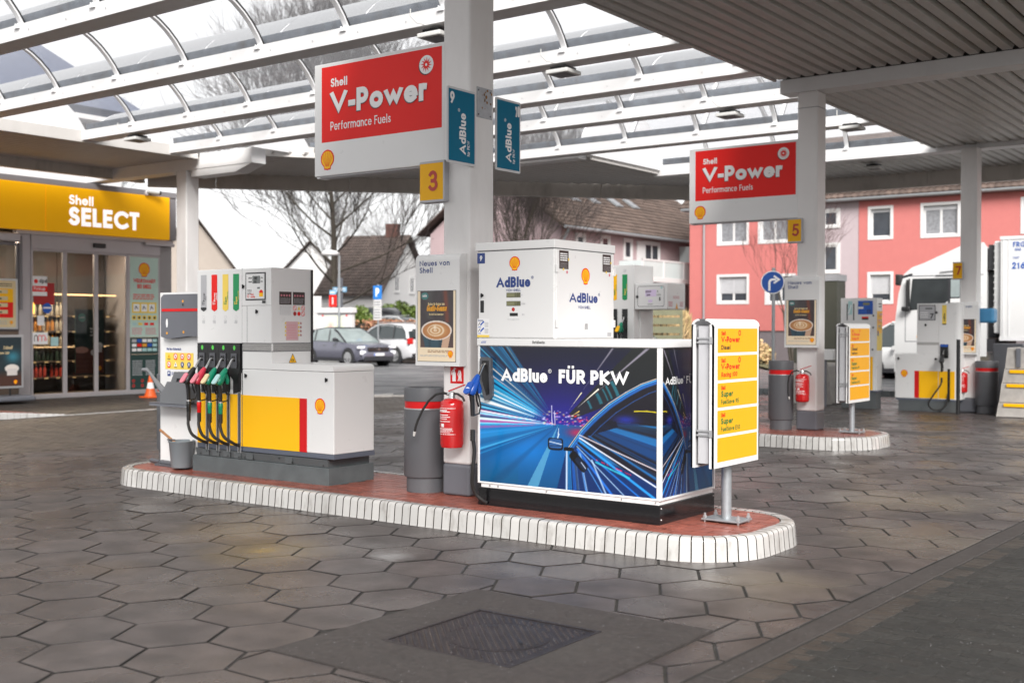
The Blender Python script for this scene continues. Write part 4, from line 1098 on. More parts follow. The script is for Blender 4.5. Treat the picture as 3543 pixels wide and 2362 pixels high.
# poster in the window, advertising board, door poster stand
def coffee(U, V, kind=0):
    """printed coffee advertisement"""
    a = .72; X = U; Y = V
    C = np.ones(U.shape + (3,)) * rgbf('F2DFC0')
    n1 = np.sin(X * 23 + 5 * np.sin(Y * 9)) * .5 + np.sin(X * 57 + Y * 31) * .3
    pic = (X > .065) & (X < .945) & (Y > .195)
    C = over(C, pic * 1., rgbf('40363A')); C = over(C, pic * (.25 + .25 * n1) * (Y > .3), rgbf('2B2524'))
    C = over(C, pic * np.exp(-((X - .78 + .12 * (Y - .6)) / .06) ** 2) * .7 * (Y > .55), rgbf('8A3B22'))
    C = over(C, pic * np.exp(-((X - .32) / .10) ** 2) * .35 * (Y > .6), rgbf('5A625A'))
    C = over(C, pic * np.clip((.5 - Y) * 3, 0, 1) * .55, rgbf('6A4A3C'))
    # cup body
    cx, cy, rx, ry = .50, .44, .40, .138
    body = (Y < cy) & (np.abs(X - cx) < rx * (.98 - (cy - Y) * .9)) & (Y > .195)
    C = over(C, body * 1., rgbf('2C4A58')); C = over(C, body * np.exp(-((X - .32) / .03) ** 2) * .6, rgbf('1C2F3A')); C = over(C, body * np.exp(-((X - .60) / .04) ** 2) * .6, rgbf('1C2F3A'))
    hand = body & (X > .70 - (cy - Y) * .3)
    C = over(C, hand * 1., rgbf('C9A48A'))
    q = np.hypot((X - cx) / rx, (Y - cy) / ry)
    C = over(C, np.clip((1.03 - q) * 30, 0, 1), rgbf('E9DDD2')); q2 = np.hypot((X - cx) / (rx * .93), (Y - cy + .004) / (ry * .90))
    C = over(C, np.clip((1 - q2) * 30, 0, 1), rgbf('B77A45')); C = over(C, np.clip((.86 - q2) * 4, 0, 1) * .7, rgbf('CF9A62'))
    q3 = np.hypot((X - cx - .0) / (rx * .60), (Y - cy - .0) / (ry * .62))
    ang = np.arctan2((Y - cy) / ry, (X - cx) / rx)
    leaf = np.clip(np.sin(q3 * 16 + 2 * np.cos(ang)) * .6 + .5, 0, 1) * (q3 < 1)
    C = over(C, leaf * .85, rgbf('F1E0C4')); C = over(C, np.exp(-(((X - cx + .04) / .035) ** 2 + ((Y - cy - .045) / .03) ** 2)) * 1., rgbf('F7EBD6'))
    # round cafe mark
    q4 = np.hypot((X - .19) / .10, (Y - .93) / .055); C = over(C, np.clip((1 - q4) * 20, 0, 1), rgbf('3C7A78'))
    return C
def poster_text(t, fr, w, h):
    d = Dec(t, fr); k = w / .41
    d.text('cream', 'Becher für Becher zum', w / 2, h * .795, .024 * k, w=.16, sx=.62, align='c', tr=.08, z=.0025)
    d.text('text_orange', 'Gratis-Genuss', w / 2, h * .712, .052 * k, w=.19, sx=.56, align='c', tr=.06, z=.0025, slant=.22)
    d.text('cream', 'Der Shell Café Sammelpass'.replace('é', 'e'), w / 2, h * .655, .017 * k, w=.15, sx=.62, align='c', tr=.08, z=.0025)
    d.text('sign_white', 'café'.replace('é', 'e'), w * .19, h * .915, .024 * k, w=.2, sx=.8, align='c', z=.0025)
    d.rows('wood', w * .27, h * .12, w * .86, h * .165, 2, seed=3, z=.002); d.rows('label_grey', w * .07, h * .065, w * .85, h * .095, 3, seed=4, z=.002)
    d.shell(w * .87, h * .105, .055 * k, .0025); d.build()

def window_poster():
    t = thing('window_poster', 'framed yellow and red offer poster hung in the shop window', 'poster', (SX + .04, 12.9, 1.5))
    b = MB(); b.box(SX + .02, 12.55, 1.49, SX + .05, 13.33, 2.54); b.build('frame', 'alu', t, bevel=.004)
    f = Frame((SX + .051, 12.60, 1.53), (0, 1, 0), (0, 0, 1))
    d = Dec(t, f); d.rect('sheet', 'cream', 0, 0, .68, .97); d.rect('yellow_field', 'yellow', .02, .52, .62, .80, .002, .02); d.rect('red_field', 'sign_red', .02, .20, .62, .52, .002)
    for k, s in enumerate(('Schon', 'teilen', 'oder', 'sparen')): d.rect('word_strip', 'cream', .12, .70 - k * .14, .50, .78 - k * .14, .003); d.text('text_black', s, .30, .715 - k * .14, .05, w=.2, sx=.8, align='c', z=.004)
    d.rows('text_black', .3, .84, .6, .92, 2, z=.003); d.rows('label_grey', .05, .05, .5, .15, 3, z=.003); d.shell(.58, .10, .07, .003); d.build()
window_poster()
def aboard():
    t = thing('pavement_board', 'dark framed advertising board on a grey plastic foot by the shop window', 'advertising board', (-21.95, 12.55, 0))
    b = MB(); b.box(-22.3, 12.0, .05, -21.6, 13.05, .16); b.build('foot', 'grey_mid', t, bevel=.04, seg=3)
    b = MB(); b.box(-22.0, 12.15, .30, -21.95, 12.98, 1.38); b.build('frame', 'alu', t, bevel=.006)
    for y in (12.3, 12.7):
        b = MB(); b.tube([(-21.975, y, .14), (-21.975, y, .32)], .02, 8); b.build('spring_leg', 'black_plastic', t)
    f = Frame((-21.949, 12.2, .35), (0, 1, 0), (0, 0, 1))
    def pic(U, V):
        C = np.ones(U.shape + (3,)) * rgbf('243238'); C = over(C, np.exp(-((U - .75) / .2) ** 2 - ((V - .6) / .12) ** 2) * .8, rgbf('3E93A8'))
        C = over(C, np.clip((.35 - V) * 6, 0, 1), rgbf('4A2E25')); q = np.hypot((U - .72) / .22, (V - .36) / .09); C = over(C, np.clip((1 - q) * 9, 0, 1), rgbf('E8E0D8')); C = over(C, ((np.abs(U - .72) < .15) & (V < .36) & (V > .22)) * 1., rgbf('D8D0CC'))
        return C
    raster('poster_sheet', t, f, .73, .98, 60, 80, pic, m='print_matt'); d = Dec(t, f)
    d.text('cream', 'Schnell', .34, .74, .07, w=.16, slant=.15, sx=.7, z=.003); d.text('cream', 'ins neue Jahr', .16, .64, .06, w=.15, slant=.15, sx=.7, z=.003); d.shell(.60, .08, .08, .003); d.build()
aboard()
def door_poster():
    t = thing('hanging_poster', 'tall dark green coffee poster hanging inside the sliding doors', 'poster', (SX - .25, 15.2, .5))
    f = Frame((SX - .22, 14.85, .50), (0, 1, 0), (0, 0, 1))
    b = MB(); b.box(SX - .24, 14.84, .49, SX - .2215, 15.56, 1.93); b.build('board', 'dark_green', t)
    def pic(U, V):
        C = np.ones(U.shape + (3,)) * rgbf('16302E'); C = over(C, np.clip((.40 - V) * 30, 0, 1), rgbf('6B3A2C')); C = over(C, ((V < .40) * (.3 + .3 * np.sin(V * 90))), rgbf('56291F'))
        q = np.hypot((U - .22) / .14, (V - .88) / .07); C = over(C, np.clip((1 - q) * 9, 0, 1), rgbf('4FA08E')); q = np.hypot((U - .82) / .16, (V - .44) / .05); C = over(C, np.clip((1 - q) * 9, 0, 1), rgbf('F0ECE6'))
        C = over(C, ((np.abs(U - .82) < .13) & (V < .44) & (V > .33)) * 1., rgbf('E6E0DA')); C = over(C, ((np.hypot((U - .2) / .25, (V - .37) / .05)) < 1) * 1., rgbf('D9A08E')); C = over(C, ((np.hypot((U - .66) / .13, (V - .33) / .05)) < 1) * 1., rgbf('EEE9E6'))
        return C
    raster('poster_sheet', t, f, .70, 1.42, 60, 110, pic, m='print_matt'); d = Dec(t, f)
    d.text('sign_white', 'Reinkommen', .36, .98, .045, w=.17, sx=.7, z=.003); d.text('sign_white', 'und', .36, .91, .045, w=.17, sx=.7, z=.003); d.text('sign_white', 'genießen!'.replace('ß', 's'), .36, .84, .045, w=.17, sx=.7, z=.003); d.text('sign_white', 'café'.replace('é', 'e'), .15, 1.23, .05, w=.2, align='c', z=.003); d.shell(.60, .11, .10, .003); d.build()
door_poster()
# shelves and goods inside
def shelf(y0, y1, label):
    t = thing('shop_shelf', label, 'shelf', (-24.6, (y0 + y1) / 2, 0))
    b = MB(); b.box(-25.0, y0, 0, -24.96, y1, 3.4); b.build('back_panel', 'interior_dark', t)
    for z in (.35, .72, 1.08, 1.42, 1.78):
        b = MB(); b.box(-24.95, y0, z, -24.5, y1, z + .03); b.build('shelf_board', 'shelf_wood', t)
        b = MB()
        y = y0 + .1
        while y < y1 - .1: b.box(-24.499, y, z - .012, -24.49, y + .09, z + .02); y += .3
        b.build('price_tag', 'cream', t)
    b = MB(); b.box(-24.55, y0, 2.28, -24.50, y1, 2.31); b.build('light_strip', 'led_warm', t)
    b = MB(); b.box(-24.94, y0, 1.05, -24.92, y1, 1.07); b.build('light_strip', 'led_warm', t)
shelf(11.6, 13.98, 'shelf of spirits nearest the pilaster inside the shop'); shelf(14.0, 15.6, 'lit bottle shelf inside behind the sliding doors'); shelf(15.62, 16.9, 'shelf behind the printed side light inside the shop')
def bottle(label, m):
    t = thing('bottle', label, 'bottle', (-24.6, 0, 0), 'bottles on the shop shelves')
    b = MB(); b.lathe((-24.6, 0, 0), [(.038, 0), (.04, .01), (.04, .17), (.03, .21), (.013, .235), (.013, .275)], 8); b.build('glass_body', m, t, smooth=True)
    b = MB(); b.lathe((-24.6, 0, .275), [(.015, 0), (.015, .022)], 8); b.build('cap', 'bottle_cap', t)
    return t
kinds = [('clear spirit bottle on an upper lit shelf inside the shop', 'bottle_clear', (1.45, 1.81, 1.11)), ('amber bottle on a middle shelf inside the shop', 'bottle_amber', (1.11, 1.45)),
         ('dark green bottle on the second lowest shop shelf', 'bottle_dark', (.75,)), ('red drink bottle on the lowest shop shelf', 'bottle_red', (.38,))]
R = random.Random(9)
for lab, m, zs in kinds:
    src = None
    for z in zs:
        for y in np.arange(13.35, 15.55, .105):
            if R.random() < .12: continue
            if src is None: src = bottle(lab, m); src.location = (-24.6, float(y), z)
            else: dup(src, Vector((-24.6 + R.uniform(-.02, .06), float(y), z)) - src.location, lab)
b = MB(); b.box(-24.75, 14.30, .75, -24.55, 14.5, 1.02); b.box(-24.7, 14.33, 1.02, -24.6, 14.42, 1.06); tag(b.build('oil_can', 'label_yellow', loc=(-24.65, 14.4, .75), bevel=.02), 'yellow oil can on the shelf behind the first shop pane', 'can')

def camera_cctv():
    t = thing('security_camera', 'small white security camera on the shop roof edge', 'camera', (-22.72, 16.45, 4.60))
    b = MB(); b.lathe((-22.62, 16.42, 4.62), [(.02, -.06), (.05, -.05), (.055, .0), (.04, .05)], 12); b.build('mount', 'shop_frame', t, smooth=True)
    b = MB(); b.tube([(-22.6, 16.40, 4.66), (-22.52, 16.68, 4.64)], .055, 10); b.build('body', 'lamp_white', t, smooth=True)
    b = MB(); b.tube([(-22.52, 16.681, 4.64), (-22.51, 16.72, 4.638)], .05, 10); b.build('lens', 'black_plastic', t)
camera_cctv()
def cone(x, y):
    t = thing('traffic_cone', 'orange and white traffic cone at the shop corner', 'traffic cone', (x, y, 0))
    MM('cone_orange', (.75, .12, .02), .5)
    b = MB(); b.box(x - .17, y - .17, 0, x + .17, y + .17, .03); b.build('base', 'cone_orange', t)
    b = MB(); b.lathe((x, y, .03), [(.13, 0), (.085, .17)], 16); b.lathe((x, y, .03), [(.06, .30), (.025, .47)], 16); b.build('body', 'cone_orange', t, smooth=True)
    b = MB(); b.lathe((x, y, .03), [(.085, .17), (.06, .30)], 16); b.build('white_band', 'sign_white', t, smooth=True)
cone(-21.4, 15.62)
# ------------------------------------------------------------------ fuel dispensers and island furniture
K = .155
FX = lambda x, y, z: Frame((x, y, z), (1, 0, 0), (0, 0, 1))        # faces -y
SXF = lambda x, y, z: Frame((x, y, z), (0, 1, 0), (0, 0, 1))       # faces +x

def knob(t, x, y, z, face='y', r=.013):
    b = MB()
    if face == 'y': b.lathe((x, y, z), [(r, 0), (r, -.012)][::-1], 14, axis='y'); b.box(x - .004, y - .02, z - r * 1.35, x + .004, y - .010, z + r * 1.35)
    else: b.lathe((x, y, z), [(r, 0), (r, .012)], 14, axis='x'); b.box(x + .010, y - .004, z - r * 1.35, x + .02, y + .004, z + r * 1.35)
    b.build('lock_knob', 'black_plastic', t)

def nozzle(t, xc, y, zt, m, face, hose_to, collar=None, sc=1., label=None):
    """hanging petrol nozzle with grip, guard, collar and hose; y = front face of the boot"""
    P = lambda dy, dz, dx=0.: (xc + dx, y - dy * sc, zt + dz * sc)
    b = MB(); b.tube([P(.0, .0), P(.02, -.01), P(.07, -.085), P(.10, -.125)], [.011 * sc, .012 * sc, .0125 * sc, .015 * sc], 8)
    o = b.build('spout', 'chrome', t, smooth=True)
    b = MB(); b.tube([P(.085, -.085), P(.10, -.11), P(.14, -.165), P(.175, -.215), P(.185, -.235)], [.016 * sc, .027 * sc, .038 * sc, .042 * sc, .028 * sc], 12, flat=.95)
    b.tube([P(.10, -.13), P(.07, -.20), P(.075, -.23)], [.02 * sc, .024 * sc, .014 * sc], 8)
    n = b.build('nozzle_body', m, t, smooth=True, ang=60)
    b = MB()
    # advertising cap on the outer face of the body
    fr = Frame(P(.205, -.19), (1, 0, 0), (0, .62, .78))
    pts = arc(0, -.022, .036, .036, 180, 360, 8) + arc(.0, .062, .030, .012, 0, 180, 4)
    pts = [(p[0] * sc * .86, p[1] * sc * .86) for p in pts]
    b.extrude([fr(a, c, 0) for a, c in pts], fr.n * .012); b.build('nozzle_cap', face, t)
    b = MB(); b.tube([P(.165, -.235), P(.155, -.29), P(.15, -.40)], [.021 * sc, .019 * sc, .017 * sc], 10); b.build('grip', 'black_plastic', t, smooth=True)
    b = MB(); b.tube([P(.12, -.19), P(.075, -.25), P(.05, -.33), P(.07, -.385), P(.14, -.395)], .007 * sc, 6); b.tube([P(.11, -.22), P(.10, -.28), P(.075, -.33)], .008 * sc, 6)
    b.build('trigger_guard', 'black_plastic', t, smooth=True)
    if collar:
        b = MB(); c0 = Vector(P(.15, -.40)); b.lathe(c0 + Vector((0, 0, -.105 * sc)), [(.0185 * sc, 0), (.02 * sc, .004), (.02 * sc, .05), (.0215 * sc, .055), (.0215 * sc, .095), (.018 * sc, .10)], 14); b.build('hose_collar', collar, t, smooth=True)
        b = MB(); b.lathe(c0 + Vector((0, 0, -.004)), [(.019 * sc, 0), (.019 * sc, .012)], 12); b.build('swivel_ring', 'alu', t)
    b = MB(); c1 = Vector(P(.15, -.505))
    z = 0
    prof = []
    for k in range(7): prof += [(.0175 * sc, z), (.0195 * sc, z - .002), (.0195 * sc, z - .010), (.0175 * sc, z - .012)]; z -= .0125
    b.lathe(c1, prof[::-1], 12); b.build('bend_guard', 'rubber', t, smooth=True)
    b = MB(); A = np.array(c1) + np.array([0, 0, -.06]); pts = [A] + [np.array(q) for q in hose_to]
    # smooth curve through the points
    out = []
    for i in range(len(pts) - 1):
        p0 = pts[max(i - 1, 0)]; p1 = pts[i]; p2 = pts[i + 1]; p3 = pts[min(i + 2, len(pts) - 1)]
        for s in range(6):
            u = s / 6; out.append(.5 * ((2 * p1) + (-p0 + p2) * u + (2 * p0 - 5 * p1 + 4 * p2 - p3) * u * u + (-p0 + 3 * p1 - 3 * p2 + p3) * u ** 3))
    out.append(pts[-1]); b.tube([tuple(q) for q in out], .0148 * sc, 10); b.build('hose', 'rubber', t, smooth=True)

def warn_icons(d, x0, y0, w, h, nx, ny, seed=1):
    """yellow board with rows of round prohibition and warning signs"""
    R = random.Random(seed); dx = w / nx; dy = h / ny; r = min(dx, dy) * .33
    for j in range(ny):
        for i in range(nx):
            cx = x0 + (i + .5) * dx; cy = y0 + h - (j + .42) * dy; q = (i + j * nx) % 8
            if q == 0 or q == 5: d.poly('pictogram_print', 'yellow' if q == 0 else 'sign_white', [(cx - r, cy - r * .8), (cx + r, cy - r * .8), (cx, cy + r)], .003); d.line('pictogram_mark', 'text_black', [(cx, cy - r * .5), (cx, cy + r * .3)], r * .3, .0036)
            elif q > 5: d.disc('pictogram_print', 'blue_text', cx, cy, r, .003); d.line('pictogram_mark', 'sign_white', [(cx, cy - r * .5), (cx, cy + r * .6)], r * .45, .0036)
            else: d.disc('pictogram_print', 'sign_white', cx, cy, r, .003); d.line('pictogram_mark', 'text_black', [(cx - r * .4, cy - r * .2), (cx + r * .3, cy - r * .1)], r * .4, .0034); d.ring('pictogram_ring', 'sign_red', cx, cy, r, r * .26, .0038); d.line('pictogram_ring', 'sign_red', [(cx - r * .6, cy + r * .6), (cx + r * .6, cy - r * .6)], r * .2, .004)
            d.rect('pictogram_line', 'sign_red' if 1 <= q <= 4 else 'text_black', cx - r * .9, cy - dy * .42, cx + r * .9, cy - dy * .34, .0032)

def pump_near():
    t = thing('fuel_pump', 'fuel pump with four hanging nozzles and a yellow and red lower cabinet', 'fuel pump', (-8.2, 7.45, K))
    Y = 7.19; YB = 7.70
    b = MB(); b.box(-9.19, 7.192, K - .005, -7.32, 7.765, .308); b.build('plinth', 'concrete_base', t, bevel=.004)
    b = MB(); b.box(-9.12, 7.215, .308, -7.35, 7.735, .386)
    b.extrude([(-9.14, 7.205, .31), (-9.14, 7.19, .38), (-9.14, 7.23, .38)], (1.80, 0, 0)); b.build('steel_skirt', 'base_grey', t, bevel=.002)
    b = MB(); R = random.Random(4)
    for x in (-8.99, -8.84, -8.68, -8.53, -8.36, -7.83):
        b.box(x - .045, 7.187, .315, x + .05, 7.192, .372)
    b.build('cover_plate', 'base_grey', t, bevel=.001)
    b = MB()
    for x in (-9.06, -8.97, -8.93, -8.81, -8.77, -8.66, -8.62, -8.5, -8.42, -8.3, -7.95, -7.78, -7.38): b.lathe((x, 7.186, .358 if int(x * 100) % 2 else .33), [(.006, 0), (.006, -.004)], 8, axis='y')
    b.build('bolt_run', 'black_plastic', t, kind='stuff')
    b = MB(); b.box(-8.45, Y, .388, -7.252, YB + .005, .430); b.build('bottom_trim', 'trim_blue_grey', t, bevel=.003)
    b = MB(); b.box(-8.46, Y + .002, .431, -7.256, YB, 1.155); b.build('lower_cabinet', 'white_panel', t, bevel=.008)
    b = MB(); b.box(-8.454, Y - .0005, .433, -7.689, Y + .004, .913); b.build('yellow_panel', 'yellow', t)
    b = MB(); b.box(-7.688, Y - .001, .433, -7.594, Y + .004, .911); b.build('red_stripe', 'red', t)
    b = MB(); pr = [(7.15 + .035, 1.160), (7.15 + .035, 1.180)] 
    pts = [(-8.06, 1.158), (-7.256, 1.158)] + arc(-7.30, 1.172, .044, .044, 0, 90, 5) + [(-8.03, 1.216)] + arc(-8.04, 1.196, .02, .02, 90, 180, 3)
    b.extrude([(x, Y - .004, z) for x, z in pts], (0, YB - Y + .006, 0)); b.build('cabinet_lid', 'white_panel', t, smooth=True)
    # upper housing
    b = MB(); b.box(-8.46, Y + .003, 1.157, -8.058, YB - .005, 2.094); b.build('upper_housing', 'white_panel', t, bevel=.005)
    b = MB(); b.box(-8.458, Y - .003, 1.40, -8.062, Y + .004, 1.742); b.box(-8.456, Y - .0045, 1.747, -8.055, Y + .004, 2.09); b.build('display_door', 'white_panel', t, bevel=.003)
    b = MB(); b.box(-8.462, Y - .001, 1.396, -8.056, YB - .003, 1.402); b.box(-8.462, Y - .001, 1.322, -8.056, YB - .003, 1.328); b.build('band_groove', 'grey_dark', t)
    MM('mesh_grey', (.42, .41, .40), .5); 
    b = MB(); b.box(-8.455, Y + .0005, 1.329, -8.062, Y + .004, 1.395); b.box(-8.060, Y + .02, 1.329, -8.0555, YB - .02, 1.395); b.build('mesh_band', 'mesh_grey', t)
    b = MB(); r = .0035
    for j in range(5):
        for i in range(34):
            x = -8.448 + i * .0115 + (.0057 if j % 2 else 0); z = 1.336 + j * .013; b.poly([(x - r, Y, z), (x, Y, z - r * 1.3), (x + r, Y, z), (x, Y, z + r * 1.3)])
        for i in range(40):
            y = Y + .026 + i * .0115 + (.0057 if j % 2 else 0); z = 1.336 + j * .013; b.poly([(-8.055, y - r, z), (-8.055, y, z - r * 1.3), (-8.055, y + r, z), (-8.055, y, z + r * 1.3)])
    b.build('mesh_hole_pattern', 'black_plastic', t, kind='stuff')
    b = MB(); b.box(-8.062, YB - .02, 1.2, -8.045, YB + .0, 2.09); b.build('door_edge', 'black_plastic', t)
    # display
    b = MB(); b.box(-8.405, Y - .008, 1.795, -8.127, Y - .003, 2.052); b.build('display_bezel', 'black_plastic', t, bevel=.003)
    d = Dec(t, FX(-8.46, Y - .009, 0))
    d.rect('display_face', 'label_grey', .066, 1.806, .321, 2.041, .0); d.rect('display_face', 'white_panel', .070, 1.81, .317, 2.037, .001)
    d.rect('liquid_crystal', 'lcd_grey', .155, 1.95, .262, 2.02, .002); d.text('text_black', '000', .18, 1.985, .028, w=.13, sx=.7, z=.003, name='digits'); d.text('text_black', '000', .18, 1.955, .022, w=.13, sx=.7, z=.003, name='digits')
    for yy, s in ((1.995, 'BETRAG'), (1.96, 'ABGABE')): d.text('text_black', s, .148, yy, .012, w=.2, sx=.8, align='r', z=.002)
    for yy, s in ((1.995, 'EURO'), (1.96, 'LITER')): d.text('text_black', s, .27, yy, .012, w=.2, sx=.8, z=.002)
    d.rect('liquid_crystal', 'lcd_grey', .222, 1.90, .258, 1.916, .002); d.rows('text_black', .085, 1.85, .15, 1.90, 4, seed=2, z=.002); d.rect('note', 'sign_white', .08, 1.86, .16, 1.905, .0018)
    d.text('sign_red', 'Shell', .13, 1.842, .016, w=.16, z=.002); d.text('sign_red', 'SmartPay', .13, 1.82, .016, w=.16, sx=.7, z=.002); d.ring('pay_mark', 'sign_red', .098, 1.834, .012, .005, .002)
    d.disc('round_sticker', 'sign_red', .275, 1.865, .026, .002); d.rect('round_sticker', 'yellow', .249, 1.828, .301, 1.862, .0022)
    d.rect('plate', 'text_black', .29, 1.768, .335, 1.79, .004); d.build()
    knob(t, -8.434, Y - .003, 1.925, r=.014); knob(t, -8.248, Y - .003, 1.69, r=.014); knob(t, -8.405, Y + .001, 1.095, r=.014); knob(t, -7.345, Y + .001, 1.085, r=.014)
    b = MB(); b.box(-8.388, Y - .0045, 1.405, -8.385, Y, 1.742); b.box(-8.462, Y, .431, -8.459, Y + .01, 2.094); b.build('panel_seam', 'grey_dark', t)
    # hose tower
    b = MB(); b.box(-9.113, Y + .001, 1.395, -8.463, YB - .01, 2.094); b.build('tower_head', 'white_panel', t, bevel=.005)
    b = MB(); b.box(-9.113, Y + .03, .431, -8.463, YB - .01, 1.394); b.build('tower_core', 'white_panel', t)
    xb = [-9.093 + .1555 * k for k in range(4)]
    ch = [-8.963 + .1545 * k for k in range(4)]
    edges = [-9.113] + sum([[c - .022, c + .022] for c in ch], []) + [-8.462]
    for k in range(0, len(edges) - 1, 2):
        if edges[k + 1] - edges[k] < .004: continue
        b = MB(); b.box(edges[k], Y - .0005, .432, edges[k + 1], Y + .035, .915); b.build('yellow_panel', 'yellow', t, bevel=.002)
        b = MB(); b.box(edges[k], Y, .388, edges[k + 1], Y + .035, .430); b.build('bottom_trim', 'trim_blue_grey', t)
        b = MB(); b.box(edges[k], Y, .917, edges[k + 1], Y + .035, .955); b.build('white_filler', 'white_panel', t)
    for c in ch:
        b = MB(); b.box(c - .013, Y + .018, .375, c + .013, Y + .03, .93); b.build('hose_channel', 'black_plastic', t)
        b = MB(); b.box(c - .022, Y - .003, .365, c - .013, Y + .03, .93); b.box(c + .013, Y - .003, .365, c + .022, Y + .03, .93); b.build('channel_edge', 'alu', t)
    for k, x in enumerate(xb):
        b = MB(); w = .146
        pts = [(x, 1.388), (x + w, 1.388), (x + w, 1.15), (x + w - .03, 1.11), (x + w - .03, .94), (x + w - .09, .925), (x + .055, .98), (x + .055, 1.05), (x + .0, 1.10)]
        b.extrude([(a, Y - .012, c) for a, c in pts], (0, .04, 0)); b.build('nozzle_boot', 'black_plastic', t, bevel=.004)
        b = MB(); b.box(x + .028, Y - .022, 1.16, x + .108, Y - .012, 1.30); b.build('boot_socket', 'grey_dark', t, bevel=.004)
        b = MB(); b.box(x + .044, Y - .0235, 1.225, x + .092, Y - .0215, 1.275); b.build('socket_hole', 'black_gloss', t)
        dd = Dec(t, FX(x, Y - .0125, 0)); dd.disc('green_dot', 'green_dot', .07, 1.352, .016, .001, ry=.022); dd.build()
        m, f, c = (('black_plastic', 'pinkish', 'black_plastic'), ('nozzle_red', 'pinkish', 'red'), ('nozzle_green', 'cream', 'nozzle_green'), ('nozzle_green', 'aqua', 'nozzle_green'))[k]
        xx = x + .068; cxx = ch[k]
        nozzle(t, xx, Y - .022, 1.245, m, f, [(xx + .004, 7.01, .62), (xx + .030, 7.03, .53), (xx + .07, 7.09, .475), (cxx - .01, 7.16, .447), (cxx, 7.205, .435)], c)
    # grade strips
    d = Dec(t, FX(-9.113, Y, 0))
    for k, (x, m, tm, s1, s2, s3) in enumerate(((.055, 'label_grey', 'text_black', 'Shell', 'V-Power', 'Diesel'), (.213, 'sign_red', 'text_white', 'Shell', 'V-Power', 'Racing 100'), (.374, 'label_yellow', 'green', 'Shell', 'Super', 'FuelSave 95'), (.526, 'green', 'label_yellow', 'Shell', 'Super', 'FuelSave E10'))):
        d.poly('grade_strip', m, [(x, 1.715), (x + .042, 1.695), (x + .084, 1.715), (x + .084, 2.046), (x, 2.046)], .001)
        if k == 0: d.poly('grade_tip', 'text_black', [(x, 1.715), (x + .042, 1.695), (x + .084, 1.715), (x + .084, 1.735), (x, 1.735)], .0016)
        f2 = Frame(d.f(x + .052, 1.76), (0, 0, 1), (-1, 0, 0)); d.text(tm, s1, 0, .022, .013, fr=f2, w=.2, sx=.8, z=.002); d.text(tm, s2, 0, -.008, .026, fr=f2, w=.2, sx=.9, z=.002)
        d.text(tm, s3, .045, -.030, .013, fr=f2, w=.2, sx=.85, z=.002)
        d.ring('hose_icon', 'label_grey', x + .042, 1.64, .016, .0015, .001); d.rows('label_grey', x + .02, 1.58, x + .064, 1.615, 3, seed=k, z=.001)
    d.rect('small_mark', 'text_black', .036, .93, .04, .935, .001)
    d.build()
    d = Dec(t, FX(-8.46, Y + .001, 0)); d.shell(1.033, .850, .128, .002); d.build()
    # labels on the flank
    d = Dec(t, SXF(-8.058, 0, 0))
    for y0 in (7.285, 7.452):
        d.rect('warning_label', 'brown_label', y0, 1.755, y0 + .15, 1.875, .002)
        for q in range(4): d.poly('diamond', 'pinkish', [(y0 + .025 + q * .033, 1.852), (y0 + .037 + q * .033, 1.84), (y0 + .025 + q * .033, 1.828), (y0 + .013 + q * .033, 1.84)], .003)
        d.rows('label_grey', y0 + .01, 1.765, y0 + .14, 1.82, 6, seed=3, z=.003, fill=.3)
    d.rows('label_grey', 7.29, 1.66, 7.44, 1.745, 9, seed=5, fill=.35)
    for q in range(6):
        cx, cy = 7.475 + (q % 3) * .052, 1.725 - (q // 3) * .052
        if q == 1: d.poly('pictogram_print', 'label_yellow', [(cx - .02, cy - .016), (cx + .02, cy - .016), (cx, cy + .02)], .003)
        elif q in (3, 4): d.disc('pictogram_print', 'dark_red' if q == 3 else 'sign_red', cx, cy, .02, .003)
        else: d.disc('pictogram_print', 'sign_white', cx, cy, .02, .002); d.ring('pictogram_ring', 'sign_red', cx, cy, .02, .005, .003); d.line('pictogram_ring', 'sign_red', [(cx - .014, cy + .014), (cx + .014, cy - .014)], .005, .0033)
    d.rect('pink_notice', 'pinkish2', 7.365, 1.425, 7.52, 1.60, .002); d.rows('pinkish', 7.38, 1.44, 7.505, 1.58, 9, seed=7, z=.003, fill=.25)
    for q in range(4): d.disc('yellow_seal', 'label_yellow', 7.36, 1.585 - q * .037, .010, .003); d.disc('yellow_seal', 'label_yellow', 7.525, 1.585 - q * .037, .010, .003); d.poly('red_triangle', 'dark_red', [(7.54, 1.577 - q * .037), (7.562, 1.577 - q * .037), (7.551, 1.60 - q * .037)], .003)
    d.poly('explosion_sign', 'text_black', [(7.40, 1.215), (7.50, 1.215), (7.45, 1.305)], .002); d.poly('explosion_sign_face', 'yellow', [(7.408, 1.220), (7.492, 1.220), (7.45, 1.295)], .003); d.text('text_black', 'EX', 7.45, 1.227, .026, w=.2, align='c', z=.004)
    d.build()
    return t
MM('pinkish2', (.66, .42, .44), .5); MM('green_dot', (.10, .62, .08), .3)
pump_near()

